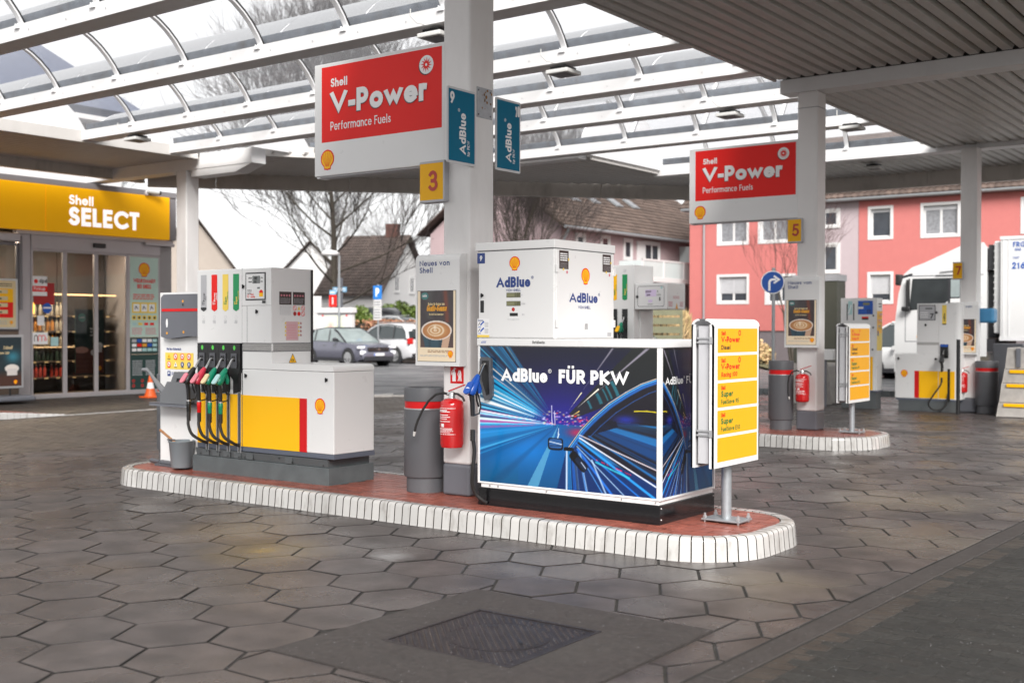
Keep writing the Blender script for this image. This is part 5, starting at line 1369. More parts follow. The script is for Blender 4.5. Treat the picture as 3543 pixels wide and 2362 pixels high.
# ---- service panel with towel dispenser, watering can and bucket
def service():
    t = thing('service_panel', 'white upright service panel with a yellow safety notice beside the nearest pump', 'panel', (-9.54, 7.31, K))
    b = MB(); b.extrude([(x, y, K - .003) for x, y in rounded(-9.835, 7.285, -9.125, 7.345, .025, n=4)], (0, 0, 1.895 - K)); b.build('board', 'white_panel', t, smooth=True)
    b = MB(); b.tube([(-9.99, 7.30, K + .03), (-9.82, 7.28, K + .03)], .022, 8); b.tube([(-9.76, 7.26, K + .03), (-9.35, 7.20, K + .03)], .026, 8); b.box(-9.8, 7.2, K, -9.3, 7.5, K + .02); b.build('foot', 'grey_dark', t)
    b = MB(); b.extrude([(x, y, .765) for x, y in rounded(-9.80, 7.12, -9.2, 7.285, .04, n=3)], (0, 0, .03)); b.build('shelf', 'grey_mid', t, bevel=.006)
    d = Dec(t, FX(-9.835, 7.284, 0))
    d.text('blue_text', 'Für Ihre Sicherheit:', .125, 1.315, .024, w=.2, sx=.9, z=.001)
    d.rect('safety_notice', 'label_yellow', .10, 1.125, .545, 1.29, .001); warn_icons(d, .11, 1.128, .42, .16, 4, 2)
    d.rect('video_notice', 'blue_text', .135, 1.055, .185, 1.105, .001); d.disc('video_mark', 'sign_white', .16, 1.085, .011, .002); d.rows('blue_text', .20, 1.065, .50, 1.10, 2, seed=4, fill=.4); d.build()
    q = thing('towel_dispenser', 'dark grey towel and glove dispenser with a red stripe on the white panel', 'dispenser', (-9.46, 7.22, 1.45))
    b = MB(); b.extrude([(-9.705, 7.18, z) for z in ()] or [(x, 7.22, z) for x, z in [(-9.70, 1.465), (-9.62, 1.447), (-9.30, 1.475), (-9.14, 1.475), (-9.14, 1.85), (-9.67, 1.85), (-9.70, 1.83)]], (0, .065, 0)); b.build('housing', 'grey_mid', q, bevel=.02, seg=3)
    b = MB(); b.box(-9.702, 7.216, 1.700, -9.139, 7.25, 1.728); b.build('red_stripe', 'red', q)
    d = Dec(q, FX(-9.705, 7.218, 0)); d.disc('opening', 'sign_white', .085, 1.585, .016, .001, ry=.045)
    for (a, c) in ((.335, 1.80), (.085, 1.485), (.345, 1.497)): d.disc('yellow_button', 'text_orange', a, c, .013, .001)
    d.disc('lock_hole', 'black_plastic', .335, 1.765, .012, .001); d.build()
    w = thing('watering_can', 'grey plastic watering can with a long spout on the panel shelf', 'watering can', (-9.45, 7.18, .796))
    b = MB(); b.extrude([(x, 7.13, z) for x, z in [(-9.59, .80), (-9.20, .80), (-9.20, .985), (-9.49, .985), (-9.53, .93), (-9.585, .87)]], (0, .12, 0)); b.build('body', 'can_grey', w, bevel=.025, seg=3)
    b = MB(); b.extrude([(x, 7.165, z) for x, z in [(-9.49, .98), (-9.43, 1.095), (-9.20, 1.095), (-9.20, 1.055), (-9.405, 1.055), (-9.43, .98)]], (0, .05, 0)); b.build('handle', 'can_grey', w, bevel=.012)
    b = MB(); b.tube([(-9.53, 7.18, .86), (-9.63, 7.16, .93), (-9.71, 7.13, 1.03), (-9.76, 7.11, 1.10)], [.045, .036, .02, .016], 10); b.tube([(-9.76, 7.11, 1.10), (-9.79, 7.10, 1.12), (-9.83, 7.08, 1.12)], [.016, .021, .018], 10); b.build('spout', 'can_grey', w, smooth=True)
    k = thing('bucket', 'grey wash bucket with a wooden handled squeegee standing in the rack', 'bucket', (-9.33, 7.17, K + .02))
    b = MB(); b.lathe((-9.33, 7.17, K + .02), [(.095, 0), (.10, .01), (.122, .245), (.128, .25), (.128, .262), (.118, .262), (.10, .05), (.0, .05)], 24, caps=False); b.build('body', 'bucket_grey', k, smooth=True, ang=50)
    b = MB(); b.tube([(-9.45, 7.15, .435), (-9.40, 7.06, .45), (-9.28, 7.05, .455)], .008, 6); b.build('bail', 'grey_dark', k)
    s = thing('squeegee', 'wooden handled squeegee leaning in the grey bucket', 'squeegee', (-9.45, 7.17, K + .05))
    b = MB(); b.tube([(-9.33, 7.17, .36), (-9.60, 7.12, .53)], .013, 8); b.build('stick', 'wood', s, smooth=True); b = MB(); b.box(-9.38, 7.12, .28, -9.27, 7.22, .31); b.build('blade', 'black_plastic', s)
MM('can_grey', (.15, .155, .165), .42, var=.05)
MM('bucket_grey', (.20, .23, .25), .4, var=.1)
service()

def bin_(cx, cy, r, z0, z1, label, flat=True):
    t = thing('waste_bin', label, 'bin', (cx, cy, z0), 'grey waste bins with a red band')
    H = z1 - z0
    b = MB(); b.lathe((cx, cy, z0), [(r * .88, 0), (r * .88, H * .14), (r * .97, H * .145), (r, H * .16), (r, H * .80), (r * 1.0, H * .805)], 40); b.build('body', 'bin_grey', t, smooth=True)
    b = MB(); b.lathe((cx, cy, z0), [(r * .965, H * .805), (r * .965, H * .872)], 40); b.build('red_band', 'red', t, smooth=True)
    b = MB(); b.lathe((cx, cy, z0), [(r, H * .873), (r * 1.005, H * .99), (r * .99, H), (r * .80, H), (r * .76, H * .95), (0.001, H * .93)], 40); b.build('hood', 'bin_grey', t, smooth=True)
    b = MB(); b.lathe((cx, cy, z0), [(r * 1.004, H * .795), (r * 1.004, H * .806)], 40); b.build('lip', 'alu', t, smooth=True)
    return t
MM('bin_grey', (.105, .108, .118), .5, var=.04, bump=.1, bscale=200)
bin_(-6.465, 7.50, .185, K, 1.037, 'grey waste bin with a red band standing against the thick column')
bin_(-9.93, 7.56, .19, K, 1.06, 'grey waste bin half hidden behind the white service panel')
bin_(-6.51, 15.05, .17, K, 1.095, 'grey waste bin beside the column with the yellow number 5')
bin_(-5.60, 22.2, .20, 0, .95, 'grey waste bin between the farthest column and the concrete blocks')

def extinguisher(cx, cy, z0, sc, label, hose):
    t = thing('fire_extinguisher', label, 'fire extinguisher', (cx, cy, z0), 'red fire extinguishers hung on the columns')
    H = .40 * sc; r = .098 * sc
    b = MB(); b.lathe((cx, cy, z0), [(r * .5, -.008), (r * .9, .0), (r, .03 * sc), (r, H * .86), (r * .93, H * .93), (r * .6, H * .985), (r * .3, H)], 28); b.build('cylinder', 'ext_red', t, smooth=True, ang=60)
    b = MB(); b.lathe((cx, cy, z0), [(r * 1.012, H * .27), (r * 1.012, H * .80)], 28); b.build('label_wrap', 'ext_red', t, smooth=True)
    b = MB(); b.lathe((cx, cy, z0 + H), [(r * .3, 0), (r * .28, .035), (r * .2, .05)], 12); b.tube([(cx - .05, cy, z0 + H + .03), (cx, cy, z0 + H + .03)], .012 * sc, 8); b.build('valve', 'chrome', t, smooth=True)
    b = MB(); b.obox((cx - .03, cy - .012, z0 + H + .05), (.16 * sc, -.0, .055 * sc), (0, .024, 0), (0, 0, .010)); b.build('lever', 'ext_red', t)
    b = MB(); b.tube([(cx - .01, cy, z0 + H + .04), (cx + .06 * sc, cy, z0 + H + .035), (cx + .11 * sc, cy, z0 + H + .01), (cx + .13 * sc, cy, z0 + H - .02)], .010 * sc, 6); b.build('carry_handle', 'black_plastic', t)
    b = MB(); b.tube([(cx - .04, cy, z0 + H + .03)] + hose, .0105 * sc, 8); b.build('hose', 'rubber', t, smooth=True)
    e = Vector(hose[-1]); p = Vector(hose[-2]); dd = (e - p).normalized(); b = MB(); b.tube([e - dd * .004, e + dd * .035], [.013 * sc, .009 * sc], 8); b.build('hose_tip', 'lamp_white', t, smooth=True)
    # printed label wrapped round the front
    for nm, m_, yy, hh, a0, a1 in [('label_print', 'text_white', H * y, H * h, a, c) for y, h, a, c in ((.795, .012, -155, -35), (.27, .012, -155, -35), (.725, .015, -150, -60), (.66, .014, -145, -70), (.62, .014, -145, -60), (.58, .014, -145, -75), (.53, .012, -148, -60), (.42, .07, -150, -130), (.42, .07, -112, -92), (.385, .012, -150, -50), (.36, .01, -150, -50), (.335, .01, -150, -45), (.31, .01, -150, -60), (.75, .02, -150, -75))]:
        b = MB(); n = 8; V = []
        for i in range(n + 1):
            a = rad(a0 + (a1 - a0) * i / n); V += [(cx + r * 1.016 * math.cos(a), cy + r * 1.016 * math.sin(a), z0 + yy), (cx + r * 1.016 * math.cos(a), cy + r * 1.016 * math.sin(a), z0 + yy + hh)]
        b.faces(V, [(2 * i, 2 * i + 2, 2 * i + 3, 2 * i + 1) for i in range(n)]); b.build(nm, m_, t)
    b = MB(); b.box(cx - .03, cy + r * .7, z0 + H * .6, cx + .03, cy + r + .06, z0 + H * .66); b.build('wall_bracket', 'grey_dark', t)
def arcp(cx, cy, z, pts): return [(cx + a, cy + c, z + d) for a, c, d in pts]
extinguisher(-6.01, 7.30, .572, 1., 'red fire extinguisher with a long drooping hose on the thick column', arcp(-6.01, 7.30, .572, [(-.09, -.01, .44), (-.15, -.03, .425), (-.21, -.05, .37), (-.26, -.07, .29), (-.30, -.08, .21), (-.325, -.08, .15), (-.335, -.08, .11)]))
extinguisher(-6.17, 14.98, .55, .95, 'red fire extinguisher on the column with the yellow number 5', arcp(-6.17, 14.98, .55, [(-.08, -.01, .42), (-.14, -.02, .40), (-.18, -.03, .33), (-.195, -.03, .23), (-.19, -.03, .12), (-.18, -.03, .06)]))
extinguisher(-6.0, 22.08, .37, .93, 'small looking red fire extinguisher on the farthest column', arcp(-6.0, 22.08, .37, [(-.08, -.01, .41), (-.14, -.02, .38), (-.16, -.03, .30), (-.16, -.03, .1)]))
def fire_sign(fr, w, h, label, loc):
    t = thing('fire_sign', label, 'sign', loc)
    d = Dec(t, fr); b = MB(); b.obox(fr(0, 0, -.004), fr.u * w, fr.v * h, fr.n * .004); b.build('plate', 'red', t)
    d.poly('extinguisher_symbol', 'sign_white', [(w * .16, h * .12), (w * .42, h * .12), (w * .42, h * .62), (w * .36, h * .72), (w * .36, h * .82), (w * .24, h * .82), (w * .24, h * .72), (w * .16, h * .62)], .001)
    d.line('extinguisher_symbol', 'sign_white', [(w * .30, h * .82), (w * .30, h * .9), (w * .44, h * .86)], w * .05, .001)
    d.line('extinguisher_symbol', 'sign_white', [(w * .24, h * .8), (w * .12, h * .7), (w * .10, h * .5)], w * .05, .001)
    for k in range(4): d.line('flame_symbol', 'sign_white', [(w * (.58 + .09 * k), h * .15), (w * (.66 + .05 * k), h * (.35 + .05 * (k % 2))), (w * (.58 + .08 * k), h * (.55 + .08 * (k % 3))), (w * (.66 + .03 * k), h * .78)], w * .05, .001)
    d.build()
fire_sign(FX(-6.125, 7.417, 1.085), .14, .14, 'square red fire extinguisher sign on the thick column above the extinguisher', (-6.05, 7.41, 1.08))
fire_sign(SXF(-6.018, 15.13, 1.93), .13, .27, 'narrow red fire extinguisher sign on the flank of the column numbered 5', (-6.02, 15.2, 1.93))
fire_sign(SXF(-5.788, 22.26, 1.35), .12, .27, 'faded red fire extinguisher sign on the farthest column', (-5.78, 22.3, 1.35))

# ---- news light boxes on the columns
def newsbox(x0, x1, yb, z0, z1, label):
    t = thing('poster_box', label, 'poster', ((x0 + x1) / 2, yb - .06, z0), 'white poster boxes on the columns')
    w = x1 - x0; h = z1 - z0; yf = yb - .09
    b = MB(); pr = [(yb, z0), (yf, z0), (yf, z1 - .05)] + arc(yf + .05, z1 - .05, .05, .05, 180, 90, 4) + [(yb, z1)]
    b.extrude([(x0, y, z) for y, z in pr], (w, 0, 0)); b.build('case', 'white_panel', t, smooth=True)
    d = Dec(t, FX(x0, yf, z0)); s = w / .475
    d.text('blue_text', 'Neues von', .045 * s, h * .895, .046 * s, w=.17, tr=.13, z=.0012, fit=.325 * s); d.text('blue_text', 'Shell', .045 * s, h * .833, .046 * s, w=.17, tr=.13, z=.0012, fit=.142 * s); d.build()
    f = FX(x0 + w * .055, yf, z0 + h * .04)
    b = MB(); b.obox(f(-.004, -.004, 0), f.u * (w * .86 + .008), f.v * (h * .63 + .008), f.n * .002); b.build('poster_rebate', 'grey_dark', t)
    raster('poster_sheet', t, f, w * .86, h * .63, 80, 120, coffee, z=.003, m='print'); poster_text(t, Frame(f(0, 0, .002), f.u, f.v), w * .86, h * .63)
newsbox(-6.43, -5.955, 7.418, 1.23, 2.155, 'white poster box with a coffee cup poster on the thick column above the bin')
newsbox(-6.445, -5.95, 15.097, 1.283, 2.245, 'coffee poster box on the column with the yellow number 5')
newsbox(-6.24, -5.73, 22.197, 1.07, 2.03, 'smallest coffee poster box on the farthest column')

# ---- big hanging signs
def vpower(x0, x1, y, z0, z1, label):
    t = thing('fuel_sign', label, 'sign', ((x0 + x1) / 2, y + .06, z0), 'red and white fuel signs fixed to the columns')
    w = x1 - x0; h = z1 - z0; s = h / 1.0
    b = MB(); b.box(x0, y, z0, x1, y + .16, z1); b.build('box', 'white_panel', t, bevel=.006)
    b = MB(); b.box(x0 + .06, y + .02, z0 - .012, x1 - .1, y + .14, z0 + .001); b.build('underside_rail', 'label_grey', t)
    b = MB(); b.box(x0 + .012, y + .02, z0 - .016, x0 + .05, y + .14, z0 + .001); b.build('corner_clip', 'white_panel', t)
    d = Dec(t, FX(x0, y, z0)); r0, r1 = .092 * s, w - .028 * s
    d.rect('red_field', 'sign_red', r0, h * .298, r1, h * .968, .001)
    X = r0 + .115 * s; 
    d.text('sign_white', 'Shell', X, h * .782, .077 * s, w=.20, tr=.07, z=.002, fit=.205 * s)
    d.text('text_black', 'V-Power', X - .008 * s, h * .541 - .010 * s, .200 * s, w=.245, tr=.06, z=.0022, name='letter_shadow', fit=1.135 * s)
    d.text('label_grey', 'V-Power', X - .004 * s, h * .541 - .004 * s, .202 * s, w=.255, tr=.06, z=.0040, name='letter_edge', fit=1.135 * s)
    d.text('sign_white', 'V-Power', X, h * .541, .200 * s, w=.245, tr=.06, z=.0058, fit=1.135 * s)
    d.text('sign_white', 'Performance Fuels', X - .003 * s, h * .398, .077 * s, w=.13, tr=.10, z=.002, fit=.725 * s)
    cx, cy, r = w - .195 * s, h * .835, .078 * s
    d.disc('emblem_shadow', 'text_black', cx - .006 * s, cy - .006 * s, r * 1.03, .002); d.disc('emblem', 'sign_white', cx, cy, r, .003)
    pts = []
    for k in range(24):
        a = rad(15 * k + (10 if k % 2 else 0)); rr = r * (.82 if k % 2 else .36); pts.append((cx + rr * math.cos(a), cy + rr * math.sin(a)))
    c = d.mb('starburst', 'sign_red')
    for k in range(24): c.poly([d.f(cx, cy, .0045), d.f(*pts[k], .0045), d.f(*pts[(k + 1) % 24], .0045)])
    d.disc('starburst_core', 'sign_white', cx, cy, r * .15, .0052)
    d.shell(.165 * s, h * .140, .165 * s, .002); d.build()
    return t
vpower(-7.735, -6.195, 7.42, 2.915, 3.925, 'large red and white fuel sign on the thick column')
vpower(-7.965, -6.30, 15.10, 3.062, 4.137, 'red and white fuel sign on the column numbered 5')

def number_sign(n, x0, x1, y, z0, z1, label, s=1.):
    t = thing('number_sign', label, 'sign', ((x0 + x1) / 2, y, z0), 'yellow pump number signs')
    w = x1 - x0; prof = [(x1 - .01, y + .10)] + [(x0 + .0, y + .10), (x0 - .0, y + .03)] + arc(x0 + .05, y + .03 - .0, .05, .05, 180, 270, 5) + [(x1, y - .02)]
    b = MB(); b.extrude([(px, py, z0) for px, py in prof], (0, 0, z1 - z0)); b.build('body', 'yellow_sign', t, smooth=True)
    b = MB(); b.extrude([(px + (.004 if px > x0 + .1 else -.002), py - .001, z0 - .008) for px, py in prof], (0, 0, .018)); b.extrude([(px + (.004 if px > x0 + .1 else -.002), py - .001, z1 - .010) for px, py in prof], (0, 0, .018)); b.box(x1 - .008, y - .022, z0, x1 + .006, y + .1, z1); b.build('edge_strip', 'label_grey', t)
    d = Dec(t, FX(x0, y - .0205, z0)); h = z1 - z0
    d.text('dark_red2', n, w * .60, h * .25, h * .53, w=.175, sx=1.05, align='c', z=.0015); d.build()
MM('dark_red2', (.45, .02, .012), .35)
number_sign('3', -6.44, -6.15, 7.38, 2.60, 2.925, 'yellow sign with the number 3 under the large red sign')
number_sign('5', -6.445, -6.225, 15.08, 2.725, 3.045, 'yellow sign with the number 5 on the second column')
number_sign('7', -6.22, -6.03, 22.18, 2.46, 2.77, 'yellow sign with the number 7 on the farthest column')

def blade(y0, y1, z0, z1, num, label, flip):
    t = thing('blade_sign', label, 'sign', (-5.92, (y0 + y1) / 2, z0), 'teal dispenser plates on the thick column')
    fr = SXF(-5.905, y0, z0); w = y1 - y0; h = z1 - z0
    b = MB(); b.extrude([fr(a, c, -.012) for a, c in rounded(0, 0, w, h, .012, n=3)], fr.n * .012); b.build('plate', 'alu_white', t)
    b = MB(); b.box(-5.93, y0 + .04, z0 + .06, -5.918, y1 - .04, z1 - .06); b.build('bracket', 'alu', t)
    d = Dec(t, fr); d.rect('teal_field', 'blue_teal', .014, .02, w - .014, h - .018, .001, .004)
    if flip: d.text('sign_white', num, w * .965, h - .13, .098, w=.22, sx=.62, tr=.05, align='r', z=.002)
    else: d.text('sign_white', num, .03, h - .135, .098, w=.22, sx=1.0, z=.002)
    f2 = Frame(fr(w * (.64 if not flip else .62), .085), fr.v, -fr.u)
    d.text('sign_white', 'AdBlue', 0, 0, .085, fr=f2, w=.21, tr=.07, z=.002, fit=.33); d.text('sign_white', '®', .335, .02, .08, fr=f2, w=.2, z=.002)
    d.text('sign_white', 'für PKW', -.01, -.05, .034, fr=f2, w=.14, z=.002, fit=.125)
    d.build()
MM('alu_white', (.62, .62, .63), .4)
blade(7.11, 7.472, 2.865, 3.475, '9', 'teal plate with the number 9 on the corner of the thick column', False)
blade(7.748, 8.096, 2.875, 3.487, '10', 'teal plate with the number 10 projecting behind the thick column', True)

# ---- blue tank cabinet
def nightdrive(U, V):
    """long-exposure city street seen past a car; u right, v up"""
    R = np.random.RandomState(5); vx, vy = .472, .455
    asp = 1.5
    X = (U - vx) * asp; Y = V - vy; ang = np.degrees(np.arctan2(Y, X)); r = np.hypot(X, Y)
    def n1(x, k, seed, o=1):
        Q = np.random.RandomState(seed).rand(4096); x = x * k + 700; i = np.floor(x).astype(int); f = x - i; f = f * f * (3 - 2 * f); return Q[i % 4096] * (1 - f) + Q[(i + 1) % 4096] * f
    C = np.ones(U.shape + (3,)) * rgbf('14153A')
    C = over(C, np.exp(-(np.abs(Y) / .28) ** 1.5) * np.exp(-(X / .5) ** 2) * (Y > -.02), rgbf('2A2496')); C = over(C, np.clip(V - .78, 0, 1) * 3.0, rgbf('161826'))
    # road
    road = Y < 0
    C = over(C, road * 1., rgbf('0B4E8C')); C = over(C, road * np.clip(-X * .9 + .5 + Y * -.2, 0, 1) * .8, rgbf('0779BE')); C = over(C, road * np.exp(-((X + .25) / .18) ** 2 - ((Y + .2) / .13) ** 2) * .55, rgbf('1C86D8')); C = over(C, road * np.clip(-Y * 2.6 - .55, 0, 1) * .8, rgbf('103F5E'))
    C = over(C, road * (X < -.35) * np.clip((-Y - .28) * 4, 0, 1) * .6, rgbf('0D5F80'))
    # left bank of light trails
    a = np.mod(ang, 360)
    left = ((a > 128) & (a < 186) & (r > .12)) * np.clip((r - .10) * 7, 0, 1)
    lo = n1(a, .5, 3) * .5 + n1(a, 1.4, 4) * .35 + n1(a, 3, 5) * .15
    C = over(C, left * np.clip((lo - .32) * 2.6, 0, .85), rgbf('1C78A8')); C = over(C, left * (a > 152) * np.clip((n1(a, .9, 8) - .45) * 3, 0, .9), rgbf('35B4E2')); C = over(C, left * (a > 158) * np.clip((n1(a, .55, 15) - .62) * 5, 0, 1), rgbf('E8F8FF'))
    C = over(C, left * (a < 150) * np.clip((n1(a, 1.6, 12) - .5) * 2.5, 0, .6) * .8, rgbf('10324E')); C = over(C, left * (a > 170) * np.clip((n1(a, 1.3, 18) - .74) * 6, 0, .8), rgbf('C24A9A'))
    C = over(C, ((a > 188) & (a < 232)) * np.clip((n1(a, .16, 22) - .5) * 1.4, 0, .3), rgbf('0D3F6A')); C = over(C, ((a > 182) & (a < 200)) * np.clip((n1(a, .5, 24) - .6) * 2, 0, .45), rgbf('37A9E8'))
    def ray(a0, r0, r1, w, col, al=1.):
        nonlocal C
        p = (r0 * math.cos(rad(a0)), r0 * math.sin(rad(a0))); q = (r1 * math.cos(rad(a0)), r1 * math.sin(rad(a0)))
        dd, t = segd(X, Y, p, q); C = over(C, np.clip((w * (.25 + .75 * t) - dd) / (w * .35 + .002), 0, 1) * al, rgbf(col))
    for a0, r0, r1, w, c in ((168, .22, .9, .030, 'F4FCFF'), (164.5, .30, .85, .014, 'BFE9F8'), (159, .3, .9, .010, 'D8D4D8'), (151, .25, .95, .011, 'C9C4CC'), (147, .12, .9, .009, 'E6D9CC'), (143, .3, .95, .006, '58B8D8'), (138, .35, .9, .008, '3FA0C8'), (133, .30, .95, .010, '2C86B4'), (130, .45, .95, .007, 'A8B0A0'), (176, .12, .9, .012, 'A9E6FF'), (179.2, .03, .9, .016, 'E2F7FF'), (182, .12, .8, .008, '8FD8F8'), (172, .25, .8, .012, '6FD0F4'), (174, .3, .9, .006, 'E070B0')):
        ray(a0, r0, r1, w, c)
    ray(197, .05, .85, .012, '4FB0E4', .9); ray(188, .2, .8, .01, '2E9AE0', .7)
    # lane mark
    lane = inpoly(U, V, [(.472, .455), (.355, .0), (.292, .0)]); C = over(C, lane * .75, rgbf('66A6C8')); lane = inpoly(U, V, [(.474, .44), (.476, .38), (.462, .33)]); C = over(C, lane * 1., rgbf('BFD8E8'))
    # right hand buildings and trails
    C = over(C, ((a > 20) & (a < 42) & (r > .12) & (V > .45)) * .75, rgbf('20241C')); C = over(C, ((a > 24) & (a < 36) & (r > .28) & (r < .55)) * np.clip((n1(r, 60, 31) - .5) * 3, 0, .8), rgbf('2A7C8C'))
    for a0, r0, r1, w, c in ((50, .14, .30, .006, 'F2ECC0'), (50.5, .33, .95, .016, '7F7C88'), (38, .2, .42, .008, 'F8F2E0'), (37, .40, .95, .014, '8A8592'), (30, .10, .2, .006, 'E0C070')): ray(a0, r0, r1, w, c)
    for k in range(90):
        x = R.uniform(-.13, .26); y = R.uniform(-.01, .10) * (1 - abs(x) * 1.5); s = R.uniform(.002, .006); c = ('FFFFFF', 'C9B8FF', 'F070B0', 'FF4040', 'A0F0E0', 'E0D8A0')[R.randint(6)]
        if x > .12 and c == 'A0F0E0': c = 'F04070'
        C = over(C, np.exp(-(((X - x) / (s * 2.2)) ** 2 + ((Y - y) / s) ** 2)) * .8, rgbf(c))
    for x in (-.055, -.03): dd, t = segd(X, Y, (x, 0), (x - .005, .13 if x < -.04 else .09)); C = over(C, np.clip((.004 - dd) / .002, 0, 1) * .9, rgbf('D8D8F0'))
    C = over(C, np.exp(-((X - .17) / .10) ** 2 - ((Y + .05) / .035) ** 2) * .8, rgbf('D0244A'))
    # the car
    P = [(.515, .27), (.535, .32), (.60, .44), (.66, .52), (.74, .62), (.83, .70), (.92, .765), (1.02, .81), (1.02, -.02), (.46, -.02)]
    body = inpoly(U, V, P)
    win = inpoly(U, V, [(.545, .31), (.60, .42), (.67, .52), (.76, .625), (.86, .70), (1.02, .78), (1.02, .09)])
    C = over(C, body * 1., rgbf('0A2F66')); C = over(C, win * 1., rgbf('181624'))
    X2 = U - .40; Y2 = V - .56; a2 = np.degrees(np.arctan2(Y2, X2 * asp)); st = n1(a2, .35, 41) * .65 + n1(a2, 1.2, 42) * .35
    inside = win & (V < .50 - (U - .8) * .1)
    C = over(C, inside * np.clip((st - .45) * 3.0, 0, .9), rgbf('14467E')); C = over(C, inside * np.clip((n1(a2, .55, 47) - .66) * 5, 0, .85), rgbf('2378B8'))
    C = over(C, inside * np.exp(-((U - .95) / .2) ** 2 - ((V - .50) / .05) ** 2) * .6, rgbf('1F6C9C'))
    C = over(C, (win & (V > .48 + .0 * U) & (U > .60)) * .55, rgbf('16101C')); C = over(C, win * np.exp(-((U - .84) / .06) ** 2 - ((V - .515) / .03) ** 2) * .8, rgbf('2436A8'))
    P2 = inpoly(U, V, [(.60, .42), (.62, .38), (.80, .46), (.79, .50), (.66, .52)]); C = over(C, P2 * .9, rgbf('101024'))
    def ln(pts, w, c, al=1.):
        nonlocal C
        for p, q in zip(pts, pts[1:]):
            dd, t = segd(U * asp, V, (p[0] * asp, p[1]), (q[0] * asp, q[1])); C = over(C, np.clip((w - dd) / (w * .5 + .001), 0, 1) * al, rgbf(c))
    pil = [(.53, .30), (.60, .43), (.665, .52), (.75, .62), (.84, .70), (.92, .76), (1.0, .80)]
    ln([(p[0] + .012, p[1] - .02) for p in pil], .014, '1C5FA8'); ln([(p[0] + .006, p[1] - .008) for p in pil], .006, '4FA4E0'); ln(pil, .0045, 'E0D0B8', .9)
    ln([(p[0] + .04, p[1] - .06) for p in pil[1:]], .005, '2F62A8', .7)
    ln([(.885, .575), (.95, .58), (1.0, .575)], .005, 'D8C820')
    for a0, s in ((-20, 0), (-28, 1), (-33, 2), (-37, 3), (-43, 4), (-50, 5), (-57, 6)):
        c = ('D8D0D8', 'F0F4FF', '2FA0E8', '1F78D0', 'A8C8E8', '2878D8', '5090D0')[s]
        ln([(.59 if s < 3 else .56 + s * .004, .39 - s * .02), (.59 + .5 * math.cos(rad(a0)), .39 - s * .02 + .5 * asp * math.sin(rad(a0)) * .9)], (.006, .007, .012, .008, .005, .012, .006)[s], c, .9)
    for k in range(13):
        x = R.uniform(.46, .66); a0 = -90 + (x - .52) * 160; ln([(x, .30 - (x - .5) * .5), (x + .35 * math.cos(rad(a0)), .30 + .5 * math.sin(rad(a0)))], R.uniform(.005, .013), ('1C6CC8', '0F3F86', 'D0E4F8', '2F9AD8', '08204A')[R.randint(5)], .7)
    ln([(.68, .21), (.76, .17), (.86, .12)], .008, '38C8D8', .8)
    for k in range(14): x = R.uniform(.68, .88); ln([(x, .23 - (x - .68) * .45), (x + .008, .222 - (x - .68) * .45)], .003, 'E01838')
    # mirror
    def rr(cx, cy, w, h, c, al=1., rot=0.):
        nonlocal C
        q = ((U - cx) * asp) * math.cos(rad(rot)) + (V - cy) * math.sin(rad(rot)); p = -((U - cx) * asp) * math.sin(rad(rot)) + (V - cy) * math.cos(rad(rot))
        dd = np.maximum(np.abs(q) / w, np.abs(p) / h); dd = (np.abs(q / w) ** 5 + np.abs(p / h) ** 5) ** .2
        C = over(C, np.clip((1 - dd) * 14, 0, 1) * al, rgbf(c))
    rr(.455, .315, .068, .045, '0B0C12'); rr(.455, .318, .056, .035, '2A5C96'); ln([(.42, .33), (.49, .315)], .004, 'D8E8F8'); ln([(.425, .30), (.485, .305)], .004, '0C1C38')
    rr(.53, .285, .045, .014, '0A0A10'); rr(.585, .205, .088, .036, '0A0B12', 1., -42); rr(.60, .19, .06, .022, '15243E', 1., -42); ln([(.60, .20), (.625, .16)], .004, 'C8D8F0')
    return np.clip(C, 0, 1) ** 1.12
